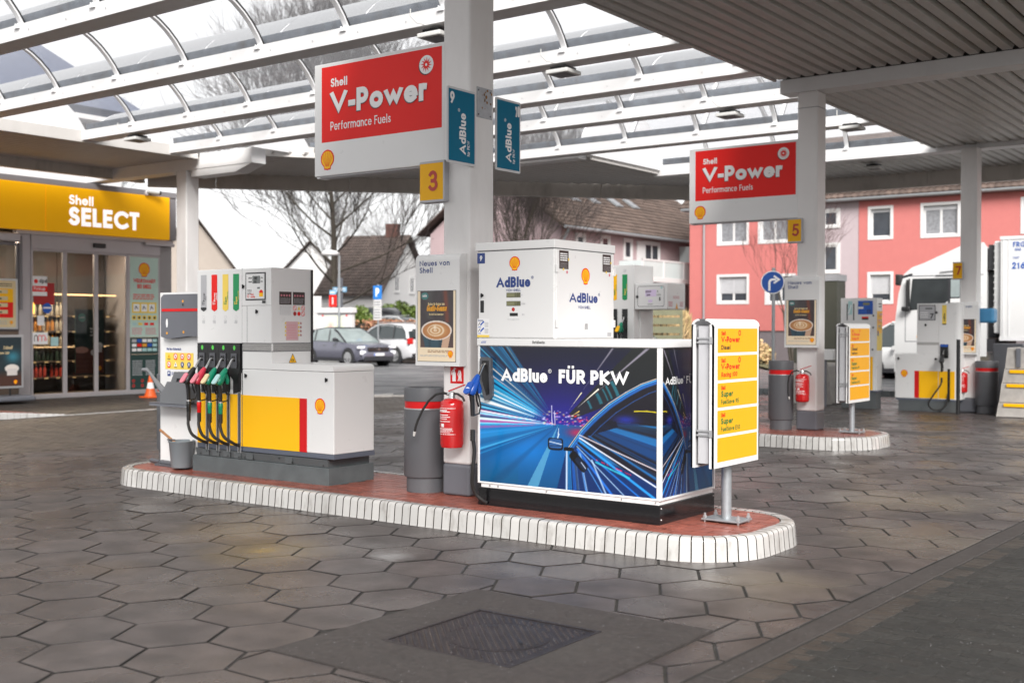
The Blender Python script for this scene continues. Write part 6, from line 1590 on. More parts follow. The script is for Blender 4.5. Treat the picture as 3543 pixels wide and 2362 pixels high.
def blue_unit():
    t = thing('dispenser_cabinet', 'white dispenser cabinet wrapped in a blue night drive picture with black base', 'dispenser', (-4.8, 7.6, K))
    x0, x1, y0, y1 = -5.64, -4.005, 7.17, 8.02; xu = -4.907
    b = MB(); b.box(x0 + .004, y0 + .002, K - .003, x1 - .0, y1, .292); b.build('base', 'black_gloss', t, bevel=.003)
    b = MB(); b.box(x0 + .03, y0 + .006, .293, x1 - .01, y1 - .01, .331); b.build('lower_rail', 'white_panel', t, bevel=.003)
    b = MB()
    for x in (-5.52, -5.44, -4.98, -4.32, -4.04): b.lathe((x, y0 + .003, .312), [(.008, 0), (.006, -.004)], 8, axis='y')
    for (x, y, z) in ((x1 + .001, 7.19, .19), (x1 + .001, 7.19, .27), (x1 + .001, 8.0, .27)): b.lathe((x, y, z), [(.006, 0), (.004, .004)], 8, axis='x')
    b.build('screw_run', 'alu', t)
    b = MB(); b.box(x0 + .006, y0 + .006, .332, x1 - .012, y1 - .01, 1.404); b.build('tank_box', 'white_panel', t)
    b = MB(); b.box(x0, y0 - .002, .325, x0 + .02, y0 + .03, 1.41); b.box(-4.03, y0 - .004, .325, x1 + .006, y0 + .03, 1.41); b.box(x1 - .02, y1 - .02, .325, x1 + .006, y1, 1.41); b.box(x0, y0 - .0015, .325, x1, y0 + .012, .338); b.box(x1 - .02, y0, .325, x1 + .004, y1, .338); b.build('corner_profile', 'white_panel', t, bevel=.003)
    b = MB(); b.box(x0 - .006, y0 - .008, 1.406, x1 + .012, y1 + .004, 1.462); b.build('top_band', 'white_panel', t, bevel=.006)
    f = FX(x0 + .018, y0 + .0055, .340)
    raster('picture_panel', t, f, 1.588, 1.062, 330, 225, nightdrive, z=.002)
    f2 = SXF(x1 - .0115, y0 + .024, .340)
    raster('picture_panel', t, f2, .812, 1.062, 150, 190, lambda U, V: nightdrive(1 - U * .985, V), z=.002)
    d = Dec(t, f); d.text('text_white', 'AdBlue', .213, .792, .104, w=.25, tr=.055, z=.0045, fit=.435); d.text('text_white', '®', .655, .800, .094, w=.2, z=.0045); d.text('text_white', 'FÜR', .752, .792, .104, w=.25, tr=.08, z=.0045, fit=.235); d.text('text_white', 'PKW', 1.034, .792, .104, w=.25, tr=.08, z=.0045, fit=.325); d.build()
    d = Dec(t, f2); d.text('text_white', 'AdBlue', .065, .802, .056, w=.215, tr=.06, z=.0045, fit=.265); d.text('text_white', '®', .335, .802, .056, w=.2, z=.0045); d.text('text_white', 'FÜR', .377, .802, .056, w=.225, tr=.08, z=.0045, fit=.145); d.text('text_white', 'PKW', .56, .802, .056, w=.225, tr=.08, z=.0045, fit=.21); d.build()
    # control head
    b = MB(); b.box(x0 + .004, y0 + .003, 1.463, xu - .003, y1, 2.145); b.build('head_box', 'white_panel', t, bevel=.004)
    b = MB(); b.box(x0 + .012, y0 - .004, 1.47, xu - .008, y0 + .006, 2.138); b.build('front_door', 'white_panel', t, bevel=.004)
    b = MB(); b.box(xu - .006, y0 + .02, 1.47, xu + .004, y1 - .012, 2.138); b.build('side_door', 'white_panel', t, bevel=.004)
    b = MB(); b.box(x0 - .02, y0 - .012, 2.148, xu + .006, y1 + .008, 2.212); b.build('roof_cap', 'white_panel', t, bevel=.005)
    b = MB(); b.box(x0 + .0, y0 + .0, 2.144, xu - .0, y1, 2.149); b.build('shadow_gap', 'grey_dark', t)
    for (y, z) in ((y0 + .022, 1.995), (y0 + .022, 1.58), (y1 - .012, 1.995), (y1 - .012, 1.58)):
        b = MB(); b.box(xu + .001, y - .016, z - .03, xu + .012, y + .016, z + .03); b.build('hinge', 'white_panel', t, bevel=.002)
    knob(t, -5.593, y0 - .004, 1.80, r=.012)
    b = MB(); b.box(-5.612, y0 - .007, 1.665, -5.577, y0 - .003, 1.76); b.build('card_slot', 'black_plastic', t, bevel=.002)
    d = Dec(t, FX(0, y0 - .0045, 0))
    d.rect('number_plate', 'blue_text', -5.643, 2.05, -5.567, 2.132, .001); d.text('text_white', '9', -5.605, 2.07, .042, w=.2, align='c', z=.002)
    d.shell(-5.278, 2.04, .10, .001); d.text('blue_text', 'AdBlue', -5.454, 1.858, .082, w=.24, tr=.06, z=.001, fit=.325); d.text('blue_text', '®', -5.122, 1.870, .07, w=.2, z=.001)
    d.text('blue_text', 'VON SHELL', -5.29, 1.826, .020, w=.17, align='c', z=.001, fit=.14)
    for z in (1.781, 1.716): d.rect('display', 'black_plastic', -5.356, z - .001, -5.221, z + .036, .001); d.rect('liquid_crystal', 'lcd', -5.353, z + .002, -5.224, z + .033, .002); d.text('text_black', '0.00', -5.228, z + .007, .022, w=.12, align='r', sx=.9, z=.003, name='digits')
    d.text('label_grey', '€', -5.212, 1.79, .013, w=.14, z=.001); d.text('label_grey', 'Liter', -5.212, 1.725, .015, w=.13, z=.001); d.text('label_grey', '€/L', -5.205, 1.642, .014, w=.13, z=.001)
    d.disc('round_seal', 'dark_red2', -5.29, 1.688, .015, .001); d.rect('display', 'black_plastic', -5.324, 1.637, -5.247, 1.661, .001); d.text('label_grey', 'Kleinste Abgabe 1,0 Liter', -5.29, 1.608, .008, w=.13, align='c', z=.001)
    d.rect('instruction_label', 'sign_white', -5.642, 1.472, -5.522, 1.617, .001); d.rect('instruction_edge', 'label_yellow', -5.642, 1.472, -5.522, 1.49, .002); d.rows('blue_text', -5.635, 1.595, -5.58, 1.612, 1, z=.002)
    for z in (1.555, 1.505): d.line('instruction_drawing', 'blue_bright', [(-5.61, z + .01), (-5.59, z + .03), (-5.575, z + .04)], .012, .002); d.line('instruction_drawing', 'text_black', [(-5.632, z + .01), (-5.612, z + .035)], .005, .002); d.rows('label_grey', -5.568, z - .004, -5.528, z + .036, 5, z=.002, seed=2); d.rect('instruction_drawing', 'blue_bright', -5.632, z - .006, -5.605, z - .001, .002)
    d.build()
    d = Dec(t, FX(0, y0 - .0085, 0)); d.text('text_black', 'Befüllseite', -5.105, 1.427, .021, w=.15, sx=.92, z=.001)
    for k in range(4): d.line('maker_mark', 'blue_bright', [(-5.60 + k * .012, 1.425), (-5.588 + k * .012, 1.443)], .004, .001)
    d.build()
    d = Dec(t, SXF(xu + .0045, 0, 0))
    for y in (7.222, 7.835):
        d.rect('rating_label', 'brown_label', y, 1.993, y + .125, 2.132, .001); d.rows('sign_white', y + .012, 2.05, y + .115, 2.115, 4, seed=6, z=.002, fill=.6); d.rows('label_grey', y + .012, 2.0, y + .115, 2.045, 5, seed=7, z=.002, fill=.2)
        d.disc('yellow_seal', 'label_yellow', y + .125, 2.068, .010, .002); d.disc('yellow_seal', 'label_yellow', y + .055, 1.99, .010, .002); d.disc('red_seal', 'pinkish', y + .105, 1.970, .012, .001)
    d.shell(7.587, 1.947, .118, .001); d.text('blue_text', 'AdBlue', 7.362, 1.742, .076, w=.24, tr=.07, z=.001, fit=.40); d.text('blue_text', '®', 7.772, 1.75, .07, w=.2, z=.001); d.text('blue_text', 'VON SHELL', 7.57, 1.695, .023, w=.17, align='c', z=.001, fit=.175)
    d.rect('code_label', 'label_grey', 7.91, 1.48, 7.97, 1.51, .001)
    d.build()
    b = MB(); b.lathe((xu + .004, 7.59, 1.558), [(.034, 0), (.032, .006), (.024, .006)], 20, axis='x'); b.build('vent_ring', 'white_panel', t, smooth=True)
    b = MB()
    for k in range(6): b.box(xu + .007, 7.568, 1.537 + k * .0075, xu + .0115, 7.612, 1.540 + k * .0075)
    b.build('vent_slat', 'grey_dark', t)
    # nozzle, boot and hose
    b = MB(); pts = [(-5.592, 1.30), (-5.578, 1.312), (-5.505, 1.312), (-5.494, 1.30), (-5.494, 1.17), (-5.482, 1.15), (-5.482, 1.02), (-5.50, .99), (-5.545, .985), (-5.56, 1.02), (-5.592, 1.15)]
    b.extrude([(x, y0 - .03, z) for x, z in pts], (0, .045, 0)); b.build('nozzle_boot', 'grey_dark', t, bevel=.006)
    b = MB(); b.extrude([(x, y0 - .033, z) for x, z in [(-5.575, 1.29), (-5.51, 1.29), (-5.51, 1.16), (-5.50, 1.03), (-5.53, 1.02), (-5.575, 1.14)]], (0, .004, 0)); b.build('boot_recess', 'black_plastic', t)
    X_, Y_ = -5.548, y0 - .03
    nozzle(t, X_, Y_, 1.265, 'nozzle_blue', 'nozzle_blue', [(X_ - .0, 7.01, .60), (X_ - .02, 7.02, .45), (X_ - .05, 7.05, .34), (X_ - .05, 7.09, .25), (X_ - .02, 7.13, .20), (X_ + .0, 7.165, .175)], None, 1.0)
    dd = Dec(t, Frame((X_, Y_ - .215, 1.06), (1, 0, 0), (0, .3, .95))); dd.disc('white_cap_disc', 'sign_white', 0, 0, .030, .006); dd.build()
    return t
blue_unit()

# ---- price boards
def priceboard(x, y0, y1, z0, z1, pc, label, rows, zb=K, sc=1.):
    t = thing('price_board', label, 'sign', (pc[0], pc[1], zb), 'yellow fuel grade boards on posts')
    def panel(xf, d):     # d = +1 face towards +x
        fr = SXF(xf, y0, z0) if d > 0 else Frame((xf, y1, z0), (0, -1, 0), (0, 0, 1)); w = y1 - y0; h = z1 - z0; L = .055
        b = MB()
        b.obox(fr(0, 0, -.012), fr.u * w, fr.v * (h - .05), fr.n * .012)
        pts = [(0, h - .05)] + [(-(L) * (1 - math.cos(rad(a))), h - .05 + .05 * math.sin(rad(a))) for a in (0, 20, 40, 60, 75, 90)]
        V = [];
        for k, (dn, vv) in enumerate(pts[1:]): V += [fr(0, vv, dn), fr(w, vv, dn)]
        for (dn, vv) in pts[1:]: V += [fr(0, vv - .012, dn - .012), fr(w, vv - .012, dn - .012)]
        n = len(pts) - 1
        F = [(2 * i, 2 * i + 1, 2 * i + 3, 2 * i + 2) for i in range(n - 1)] + [(2 * n + 2 * i, 2 * n + 2 * i + 2, 2 * n + 2 * i + 3, 2 * n + 2 * i + 1) for i in range(n - 1)]
        F += [(2 * i, 2 * i + 2, 2 * n + 2 * i + 2, 2 * n + 2 * i) for i in range(n - 1)] + [(2 * i + 1, 2 * n + 2 * i + 1, 2 * n + 2 * i + 3, 2 * i + 3) for i in range(n - 1)]
        b.faces(V, F)
        b.obox(fr(0, 0, -.03), fr.u * .012, fr.v * (h - .04), fr.n * .03); b.obox(fr(w - .012, 0, -.03), fr.u * .012, fr.v * (h - .04), fr.n * .03); b.obox(fr(.012, 0, -.03), fr.u * (w - .024), fr.v * .012, fr.n * .018)
        b.build('front_panel' if d > 0 else 'back_panel', 'alu_white' if d < 0 else 'white_panel', t, smooth=True)
        if d > 0:
            D = Dec(t, fr); pw = w - .10 * 1.0; x_ = .062; ph = (h - .085) / len(rows); s = ph / .19
            for k, r in enumerate(rows):
                zt = h - .067 - k * ph
                D.rect('grade_plate', 'yellow_board', x_, zt - ph * .89, w - .038, zt, .001, .006)
                if r:
                    D.text('sign_red', 'Shell', x_ + .055 * s, zt - .048 * s, .030 * s, w=.16, sx=.82, z=.002)
                    cm = 'sign_red' if r[0] == 'V-Power' else ('text_black' if r[0] == 'Diesel' else 'green_txt')
                    D.text(cm, r[0], x_ + .055 * s, zt - .098 * s, .043 * s, w=.235, z=.002, fit={'V-Power': .29, 'Super': .185, 'Diesel': .2}[r[0]] * s)
                    D.text('text_black' if r[1] == 'Diesel' else cm, r[1], x_ + .055 * s, zt - .148 * s, .033 * s, w=.20, z=.002, fit={'Diesel': .14, 'Racing 100': .25, 'FuelSave 95': .28, 'FuelSave E10': .30, 'FuelSave': .2}[r[1]] * s, slant=.15 if 'Racing' in r[1] else 0)
                    if r[0] == 'V-Power': D.ring('emblem', 'sign_red', x_ + .345 * s, zt - .032 * s, .016 * s, .008 * s, .002)
            D.build()
    panel(x, 1); panel(x - .17, -1)
    for z in (z0 + .22, z1 - .17):
        b = MB(); b.box(x - .17, y0 + .02, z, x - .012, y0 + .05, z + .012); b.box(x - .17, y0 + .02, z + .03, x - .012, y0 + .05, z + .042); b.box(x - .03, y0 - .006, z - .004, x - .006, y0 + .02, z + .046); b.build('spacer_bar', 'alu', t)
    b = MB(); b.box(x - .13, y0 + .03, z0 + .03, x - .05, y1 - .03, z1 - .05); b.build('inner_case', 'label_grey', t)
    b = MB(); b.lathe((pc[0], pc[1], zb + .012), [(.037, 0), (.037, z0 + .1 - zb)], 20); b.build('post', 'galv', t, smooth=True)
    b = MB(); b.obox((pc[0] - .15, pc[1] - .10, zb + .014), (.30, 0, 0), (0, .21, 0), (0, 0, .012)); b.build('foot_plate', 'galv', t, bevel=.002)
    for (a, c) in ((-.13, -.08), (.13, -.08), (-.13, .09), (.13, .09)):
        b = MB(); b.lathe((pc[0] + a, pc[1] + c, zb), [(.009, 0), (.009, .03)], 8); b.lathe((pc[0] + a, pc[1] + c, zb + .03), [(.016, 0), (.016, .014), (.009, .016), (.009, .034)], 6); b.build('anchor_bolt', 'alu', t)
MM('yellow_board', (.80, .375, .014), .45, var=.01, spec=.2)
MM('green_txt', (.0, .16, .04), .35)
rws = [('V-Power', 'Diesel'), ('V-Power', 'Racing 100'), ('Super', 'FuelSave 95'), ('Super', 'FuelSave E10'), None]
priceboard(-3.612, 7.21, 7.955, .578, 1.612, (-3.70, 7.60), 'yellow fuel grade board on a post at the end of the nearest island', rws)
priceboard(-5.40, 14.62, 15.44, .573, 1.612, (-5.50, 15.03), 'smaller looking yellow fuel grade board on the second island', [('V-Power', 'Racing 100'), ('Diesel', 'FuelSave'), ('Super', 'FuelSave 95'), ('Super', 'FuelSave E10'), None])

# ---- pump 5 behind, its display box turned out on an arm
def pump_five():
    t = thing('fuel_pump', 'white pump with a projecting display marked 5 behind the blue cabinet', 'fuel pump', (-9.1, 15.3, K))
    Y = 15.0; b = MB(); b.box(-9.75, Y, K, -8.83, Y + .58, 2.49); b.build('housing', 'white_panel', t, bevel=.006)
    b = MB(); b.box(-9.8, Y - .02, K, -8.8, Y + .62, .32); b.build('plinth', 'concrete_base', t)
    b = MB(); b.box(-9.0 + .185, Y + .0, 1.82, -8.268, Y + .56, 2.208); b.build('display_box', 'white_panel', t, bevel=.01)
    d = Dec(t, FX(-8.815, Y - .001, 0)); w = .547
    stroke(d.mb('display_outline', 'grey_dark'), d.f, rounded(.05, 1.865, w - .05, 2.163, .03, n=4) + [rounded(.05, 1.865, w - .05, 2.163, .03, n=4)[0]], .006, z=.001)
    d.rect('liquid_crystal', 'lcd_lilac', .18, 2.012, .366, 2.112, .001); d.text('text_black', '000000', .185, 2.065, .036, w=.09, sx=.6, z=.002, name='digits'); d.text('text_black', '000000', .205, 2.02, .028, w=.09, sx=.5, z=.002, name='digits'); d.text('text_black', '€', .38, 2.07, .028, w=.13, z=.001); d.text('text_black', 'Liter', .375, 2.025, .028, w=.12, z=.001)
    d.rect('liquid_crystal', 'lcd_lilac', .23, 1.922, .30, 1.965, .001); d.text('text_black', '5', .41, 1.945, .055, w=.24, z=.001); d.rows('text_black', .22, 1.89, .31, 1.905, 1); d.disc('blue_mark', 'aqua', .455, 2.14, .018, .001); d.build()
    knob(t, -8.77, Y, 2.01, r=.018)
    d = Dec(t, SXF(-8.267, Y, 0)); 
    for q in range(4): d.ring('diamond', 'pinkish', .20 + q * .05, 2.0, .018, .006, .001)
    d.rows('pinkish', .04, 1.86, .17, 1.94, 5); d.rows('pinkish', .39, 1.86, .5, 1.94, 5, seed=4); d.poly('warning_triangle', 'text_orange', [(.25, 1.83), (.33, 1.83), (.29, 1.92)], .002); d.build()
    d = Dec(t, FX(-9.185, Y - .001, 0))
    for x, m, tm, s in ((-.03, 'yellow', 'green', 'FuelSave 95'), (.152, 'green', 'label_yellow', 'FuelSave E10')):
        d.poly('grade_strip', m, [(x, 1.975), (x + .044, 1.958), (x + .088, 1.975), (x + .088, 2.348), (x, 2.348)], .001); f2 = Frame(d.f(x + .052, 2.04), (0, 0, 1), (-1, 0, 0)); d.text(tm, 'Super', 0, -.008, .03, fr=f2, w=.2, z=.002); d.text(tm, s, .06, -.032, .014, fr=f2, w=.2, z=.002); d.rows('label_grey', x + .02, 2.38, x + .07, 2.43, 3, seed=3)
    d.build()
    for k, x in enumerate((-9.21, -9.03)):
        b = MB(); b.box(x, Y - .012, 1.2, x + .09, Y + .01, 1.83); b.build('nozzle_boot', 'black_plastic', t)
        nozzle(t, x + .045, Y - .012, 1.71, 'nozzle_green', 'yellow', [(x + .05, 14.86, 1.0), (x + .08, 14.9, .7), (x + .1, 14.99, .6)], 'nozzle_green')
    b = MB()
    for (y, n_) in ((.22, 1), (.34, 1)):
        for k in range(24): b.box(-8.8295, Y + y, 1.05 + k * .03, -8.827, Y + y + .05, 1.06 + k * .03)
    b.build('vent_slot_pattern', 'grey_mid', t, kind='stuff')
    b = MB(); b.box(-9.02 + .19, Y + .15, .9, -8.80, Y + .5, 1.80); b.build('vent_cover', 'white_panel', t, bevel=.004)
MM('lcd_lilac', (.72, .60, .82), .3)
pump_five()

def pump_seven():
    t = thing('fuel_pump', 'far fuel pump with the display marked 7 beside the farthest column', 'fuel pump', (-6.6, 22.1, 0))
    Y = 21.9
    b = MB(); b.box(-7.12, Y + .01, 0, -6.07, Y + .5, .20); b.build('plinth', 'base_grey', t)
    b = MB(); b.box(-7.16, Y, .20, -6.02, Y + .55, .235); b.build('bottom_trim', 'trim_blue_grey', t)
    b = MB(); b.box(-7.185, Y + .002, .236, -6.35, Y + .54, 1.07); b.build('lower_cabinet', 'white_panel', t, bevel=.01)
    b = MB(); b.box(-6.78, Y + .004, 1.07, -6.38, Y + .5, 2.01); b.build('upper_housing', 'white_panel', t, bevel=.006)
    b = MB(); b.extrude([(-6.379, Y + .55, .236), (-6.379, Y, .236), (-6.08, Y, .236)] + [(x, y, .236) for x, y in arc(-6.08, Y + .07, .09, .07, -90, 0, 5)] + [(-5.99, Y + .55, .236)], (0, 0, 1.775)); b.build('hose_tower', 'white_panel', t, smooth=True)
    d = Dec(t, FX(-7.185, Y, 0)); d.rect('red_stripe', 'red', .366, .25, .45, .755, .001); d.rect('yellow_panel', 'yellow', .452, .25, .80, .755, .001); d.rect('yellow_panel', 'yellow', .81, .25, 1.10, .755, .003)
    d.shell(.175, .70, .125, .002); d.rect('display', 'black_plastic', .44, 1.70, .745, 1.98, .004); d.rect('display_face', 'label_grey', .452, 1.71, .733, 1.97, .005); d.rect('liquid_crystal', 'lcd_grey', .56, 1.90, .69, 1.93, .006); d.rows('sign_white', .47, 1.74, .62, 1.86, 3, z=.006); d.text('text_black', '7', .64, 1.725, .10, w=.2, sx=1.1, z=.007, slant=.1)
    d.poly('grade_strip', 'label_yellow', [(.865, 1.63), (.905, 1.61), (.945, 1.63), (.945, 1.975), (.865, 1.975)], .002); f2 = Frame(d.f(.922, 1.68), (0, 0, 1), (-1, 0, 0)); d.text('text_black', 'AdBlue', 0, 0, .035, fr=f2, w=.2, z=.003); d.rect('grade_tip', 'text_black', .87, 1.615, .94, 1.635, .003); d.build()
    knob(t, -6.42, Y + .004, 1.84, r=.02); knob(t, -6.62, Y + .004, 1.61, r=.02); knob(t, -7.12, Y, .98, r=.02); knob(t, -6.43, Y, .98, r=.02)
    b = MB(); b.box(-6.78, Y - .001, 1.24, -6.37, Y + .004, 1.29); b.build('mesh_band', 'mesh_grey', t)
    b = MB(); b.box(-6.345, Y - .03, 1.0, -6.20, Y, 1.255); b.build('nozzle_boot', 'black_plastic', t, bevel=.01); b = MB(); b.box(-6.34, Y - .032, 1.21, -6.205, Y - .029, 1.25); b.build('boot_label', 'blue_bright', t)
    nozzle(t, -6.27, Y - .03, 1.15, 'black_plastic', 'black_plastic', [(-6.29, 21.7, .5), (-6.42, 21.68, .3), (-6.5, 21.7, .16), (-6.45, 21.75, .06), (-6.32, 21.8, .05), (-6.22, 21.86, .15), (-6.2, 21.88, .35)], None, 1.)
    b = MB(); b.box(-6.215, Y - .005, .2, -6.17, Y, .80); b.build('hose_channel', 'black_plastic', t)
pump_seven()
b = MB(); b.tube([(-5.93, 21.55, 0), (-5.93, 21.55, 1.35)], .035, 10); tag(b.build('guard_post', 'black_plastic', loc=(-5.93, 21.55, 0), smooth=True), 'black guard post between the pump marked 7 and the far extinguisher', 'post')

def pump_eleven():
    t = thing('fuel_pump', 'narrow pump with a blue display marked 11 and yellow flank notices', 'fuel pump', (-7.8, 22.2, 0))
    Y = 21.95
    b = MB(); b.box(-8.25, Y + .02, 0, -7.57, Y + .3, .32); b.build('plinth', 'base_grey', t)
    b = MB(); b.box(-8.27, Y + .0, .32, -7.54, Y + .33, .35); b.build('bottom_trim', 'trim_blue_grey', t)
    b = MB(); b.box(-8.266, Y + .002, .351, -7.555, Y + .32, 2.13); b.build('housing', 'white_panel', t, bevel=.006)
    d = Dec(t, FX(-8.266, Y, 0)); d.rect('red_stripe', 'red', .43, .36, .46, 1.0, .001); d.rect('yellow_panel', 'yellow', .461, .36, .64, 1.0, .001)
    d.rect('display', 'blue_bright', .345, 1.815, .635, 2.075, .002); d.rect('liquid_crystal', 'lcd', .44, 1.99, .57, 2.04, .003); d.rect('note', 'sign_white', .35, 1.92, .45, 1.96, .003); d.text('text_black', '11', .52, 1.835, .08, w=.22, z=.003)
    d.rect('blue_strip', 'aqua', .15, 1.81, .23, 2.07, .001); d.line('strip_mark', 'sign_white', [(.16, 1.83), (.21, 2.0)], .02, .002); d.rect('black_bar', 'black_plastic', .12, 1.7, .14, 2.02, .002); d.rect('black_bar', 'black_plastic', .25, 1.7, .27, 2.02, .002); d.rect('warning_label', 'sign_red', .42, 1.74, .55, 1.77, .001); d.rect('warning_label', 'brown_label', .42, 1.71, .55, 1.74, .001); d.build()
    knob(t, -7.62, Y, 1.79, r=.015); knob(t, -7.62, Y, 1.56, r=.015); knob(t, -7.63, Y, 1.14, r=.015)
    d = Dec(t, SXF(-7.554, Y, 0)); d.rect('yellow_notice', 'yellow', .01, 1.45, .30, 1.88, .001); d.rect('yellow_notice', 'label_yellow', .01, 1.12, .30, 1.449, .001); warn_icons(d, .07, 1.52, .22, .34, 3, 3); d.rows('text_black', .10, 1.94, .28, 2.04, 2); d.rect('video_notice', 'blue_text', .04, 1.40, .10, 1.50, .002); d.build()
pump_eleven()

# ---- round direction sign on its post
def direction(x, y, label):
    t = thing('road_sign', label, 'road sign', (x, y, 0))
    b = MB(); b.tube([(x, y, 0), (x, y, 2.62)], .03, 10); b.build('post', 'galv', t, smooth=True)
    f = Frame((x, y - .04, 2.36), Vector((.90, .43, 0)), (0, 0, 1)); b = MB(); pts = arc(0, 0, .205, .205, 0, 348.75, 31)
    b.extrude([f(a, c, -.02) for a, c in pts], f.n * .02); b.build('rim_plate', 'sign_white', t); d = Dec(t, f); d.disc('blue_disc', 'sign_blue', 0, 0, .19, .001, n=32)
    d.line('arrow', 'sign_white', [(-.056, -.15), (-.056, -.012)] + arc(-.006, -.012, .05, .062, 180, 90, 6) + [(.06, .05)], .038, .002); d.line('arrow', 'sign_white', [(.02, .115), (.11, .05), (.02, -.015)], .032, .0026); d.build()
MM('sign_blue', (.005, .07, .33), .3)
direction(-8.52, 19.35, 'round blue sign with a white right turn arrow on a grey post')

# ---- stacked concrete blocks with yellow lines
def blocks():
    t = thing('concrete_barrier', 'stepped stack of concrete blocks with yellow painted lines', 'barrier', (-4.2, 21.6, 0))
    z = 0; xl = -5.22; yf = 21.34
    for k, h in enumerate((.25, .34, .245, .37)):
        x0 = xl + k * .035; y0 = yf + k * .05
        b = MB(); b.extrude([(x0, y0, z + .002), (x0 + .03, y0 + .03, z + h - .004), (x0 + .03, y0 + .9, z + h - .004), (x0, y0 + .9, z + .002)][:0] or [(x0, y0, z + .003), (x0, y0 + 1.0, z + .003), (x0 + .03, y0 + 1.0, z + h - .003), (x0 + .03, y0 + .03, z + h - .003)], (2.6, 0, 0))
        b.build('concrete_block', 'kerb_stone', t, bevel=.01)
        if k < 3:
            b = MB(); b.box(x0 + .12, y0 - .004, z + h - .065, x0 + 2.5, y0 + .02, z + h - .01); b.build('yellow_line', 'yellow_sign', t)
        z += h
    b = MB(); b.box(-4.93, yf + .13, .87, -4.86, yf + .16, 1.2); b.build('strap', 'grey_mid', t)
blocks()
def blocks2():
    t = thing('concrete_barrier', 'weathered concrete block behind the column with the yellow number 5', 'barrier', (-9.2, 22.9, 0))
    b = MB(); b.extrude([(-9.75, 22.6, 0), (-8.72, 22.6, 0), (-8.80, 22.6, .80), (-9.7, 22.6, .80)], (0, .9, 0)); b.build('concrete_block', 'kerb_stone', t, bevel=.03)
    b = MB(); b.box(-9.15, 22.59, .62, -9.05, 22.6, .7); b.build('yellow_patch', 'yellow_sign', t)
    t = thing('display_cabinet', 'tall olive grey cabinet wall standing behind the second column', 'cabinet', (-9.3, 24.2, 0))
    b = MB(); b.box(-10.1, 24.0, 0, -9.12, 24.5, 2.56); b.build('cabinet_body', 'olive', t, bevel=.01); b = MB(); b.box(-10.12, 23.98, 2.56, -9.10, 24.52, 2.7); b.build('cabinet_top', 'label_grey', t)
    t = thing('payment_box', 'small white box on a short grey post behind the second island', 'box', (-9.0, 22.2, 0))
    b = MB(); b.box(-8.72, 22.0, .92, -8.44, 22.2, 1.13); b.build('case', 'white_panel', t, bevel=.01); b = MB(); b.box(-8.66, 22.05, 0, -8.6, 22.11, .92); b.build('post', 'grey_mid', t)
MM('olive', (.085, .085, .065), .6)
blocks2()
# ------------------------------------------------------------------ surroundings
MM('render_pink', (.47, .145, .135), .75, var=.03, bump=.15, bscale=60)
MM('render_mauve', (.40, .33, .35), .75, var=.03)
MM('render_pale_pink', (.40, .30, .31), .75, var=.03)
MM('render_white', (.62, .61, .61), .75, var=.03)
MM('render_beige', (.36, .31, .27), .75, var=.03)
MM('plinth_grey', (.14, .12, .13), .7)
MM('tile_brown', (.085, .060, .050), .75, var=.12, scale=4, attr='tint', mottle=(.2, 1.5))
MM('tile_dark', (.070, .052, .046), .75, var=.12, scale=4, attr='tint', mottle=(.2, 1.5))
MM('brick_house', (.09, .04, .032), .8, var=.1, bump=.3)
MM('frame_white', (.62, .61, .61), .4, var=.01)
MM('shutter_white', (.46, .46, .48), .5)
MM('window_dark', (.045, .05, .06), .08, var=.3, scale=2)
MM('curtain', (.20, .205, .22), .6, var=.3, scale=9)
MM('slate_blue', (.075, .09, .14), .5, var=.1)
MM('bark', (.045, .037, .028), .9, var=.2, scale=9, bump=.5)
MM('twig', (.048, .038, .036), .9, var=.2)
MM('twig_red', (.07, .038, .032), .9, var=.2)
MM('leaf_green', (.10, .15, .025), .6, var=.3, attr='tint'); MM('leaf_brown', (.28, .13, .08), .7, var=.3, attr='tint'); MM('leaf_straw', (.42, .30, .17), .8, var=.2, attr='tint')
MM('wood_olive', (.19, .19, .12), .7, var=.15)

def window(parent, fr, w, h, style='double', shutter=0., deep=0., curtain=False):
    """white reveal frame proud of the wall, sash set back, optional roller shutter"""
    b = MB(); k = .12
    for (x, y, a, c) in ((0, 0, w, k * .9), (0, h - k, w, k), (0, k * .9, k, h - k * 1.9), (w - k, k * .9, k, h - k * 1.9)): b.obox(fr(x, y, .002 - deep), fr.u * a, fr.v * c, fr.n * ((.022 if deep else .05) + deep))
    o = b.build('window', 'frame_white', parent)
    fr = Frame(fr(0, 0, -deep), fr.u, fr.v)
    b = MB(); q = .07; x0, y0, x1, y1 = k, k * .9, w - k, h - k
    for (x, y, a, c) in ((x0, y0, x1 - x0, q), (x0, y1 - q, x1 - x0, q), (x0, y0 + q, q, y1 - y0 - 2 * q), (x1 - q, y0 + q, q, y1 - y0 - 2 * q)): b.obox(fr(x, y, .001), fr.u * a, fr.v * c, fr.n * .02)
    if style == 'double': b.obox(fr((x0 + x1) / 2 - q * .7, y0 + q, .001), fr.u * q * 1.4, fr.v * (y1 - y0 - 2 * q), fr.n * .022)
    b.build('sash', 'frame_white', o)
    b = MB(); b.obox(fr(x0 + q, y0 + q, .0005), fr.u * (x1 - x0 - 2 * q), fr.v * (y1 - y0 - 2 * q), fr.n * .006); b.build('pane', 'curtain' if curtain else 'window_dark', o)
    if shutter:
        hs = (y1 - y0) * shutter; n = max(3, int(hs / .06)); b = MB()
        for i in range(n): b.obox(fr(x0 + .01, y1 - (i + 1) * hs / n + .004, .024), fr.u * (x1 - x0 - .02), fr.v * (hs / n - .008), fr.n * .012)
        b.build('shutter_slat', 'shutter_white', o, kind='stuff')
    return o

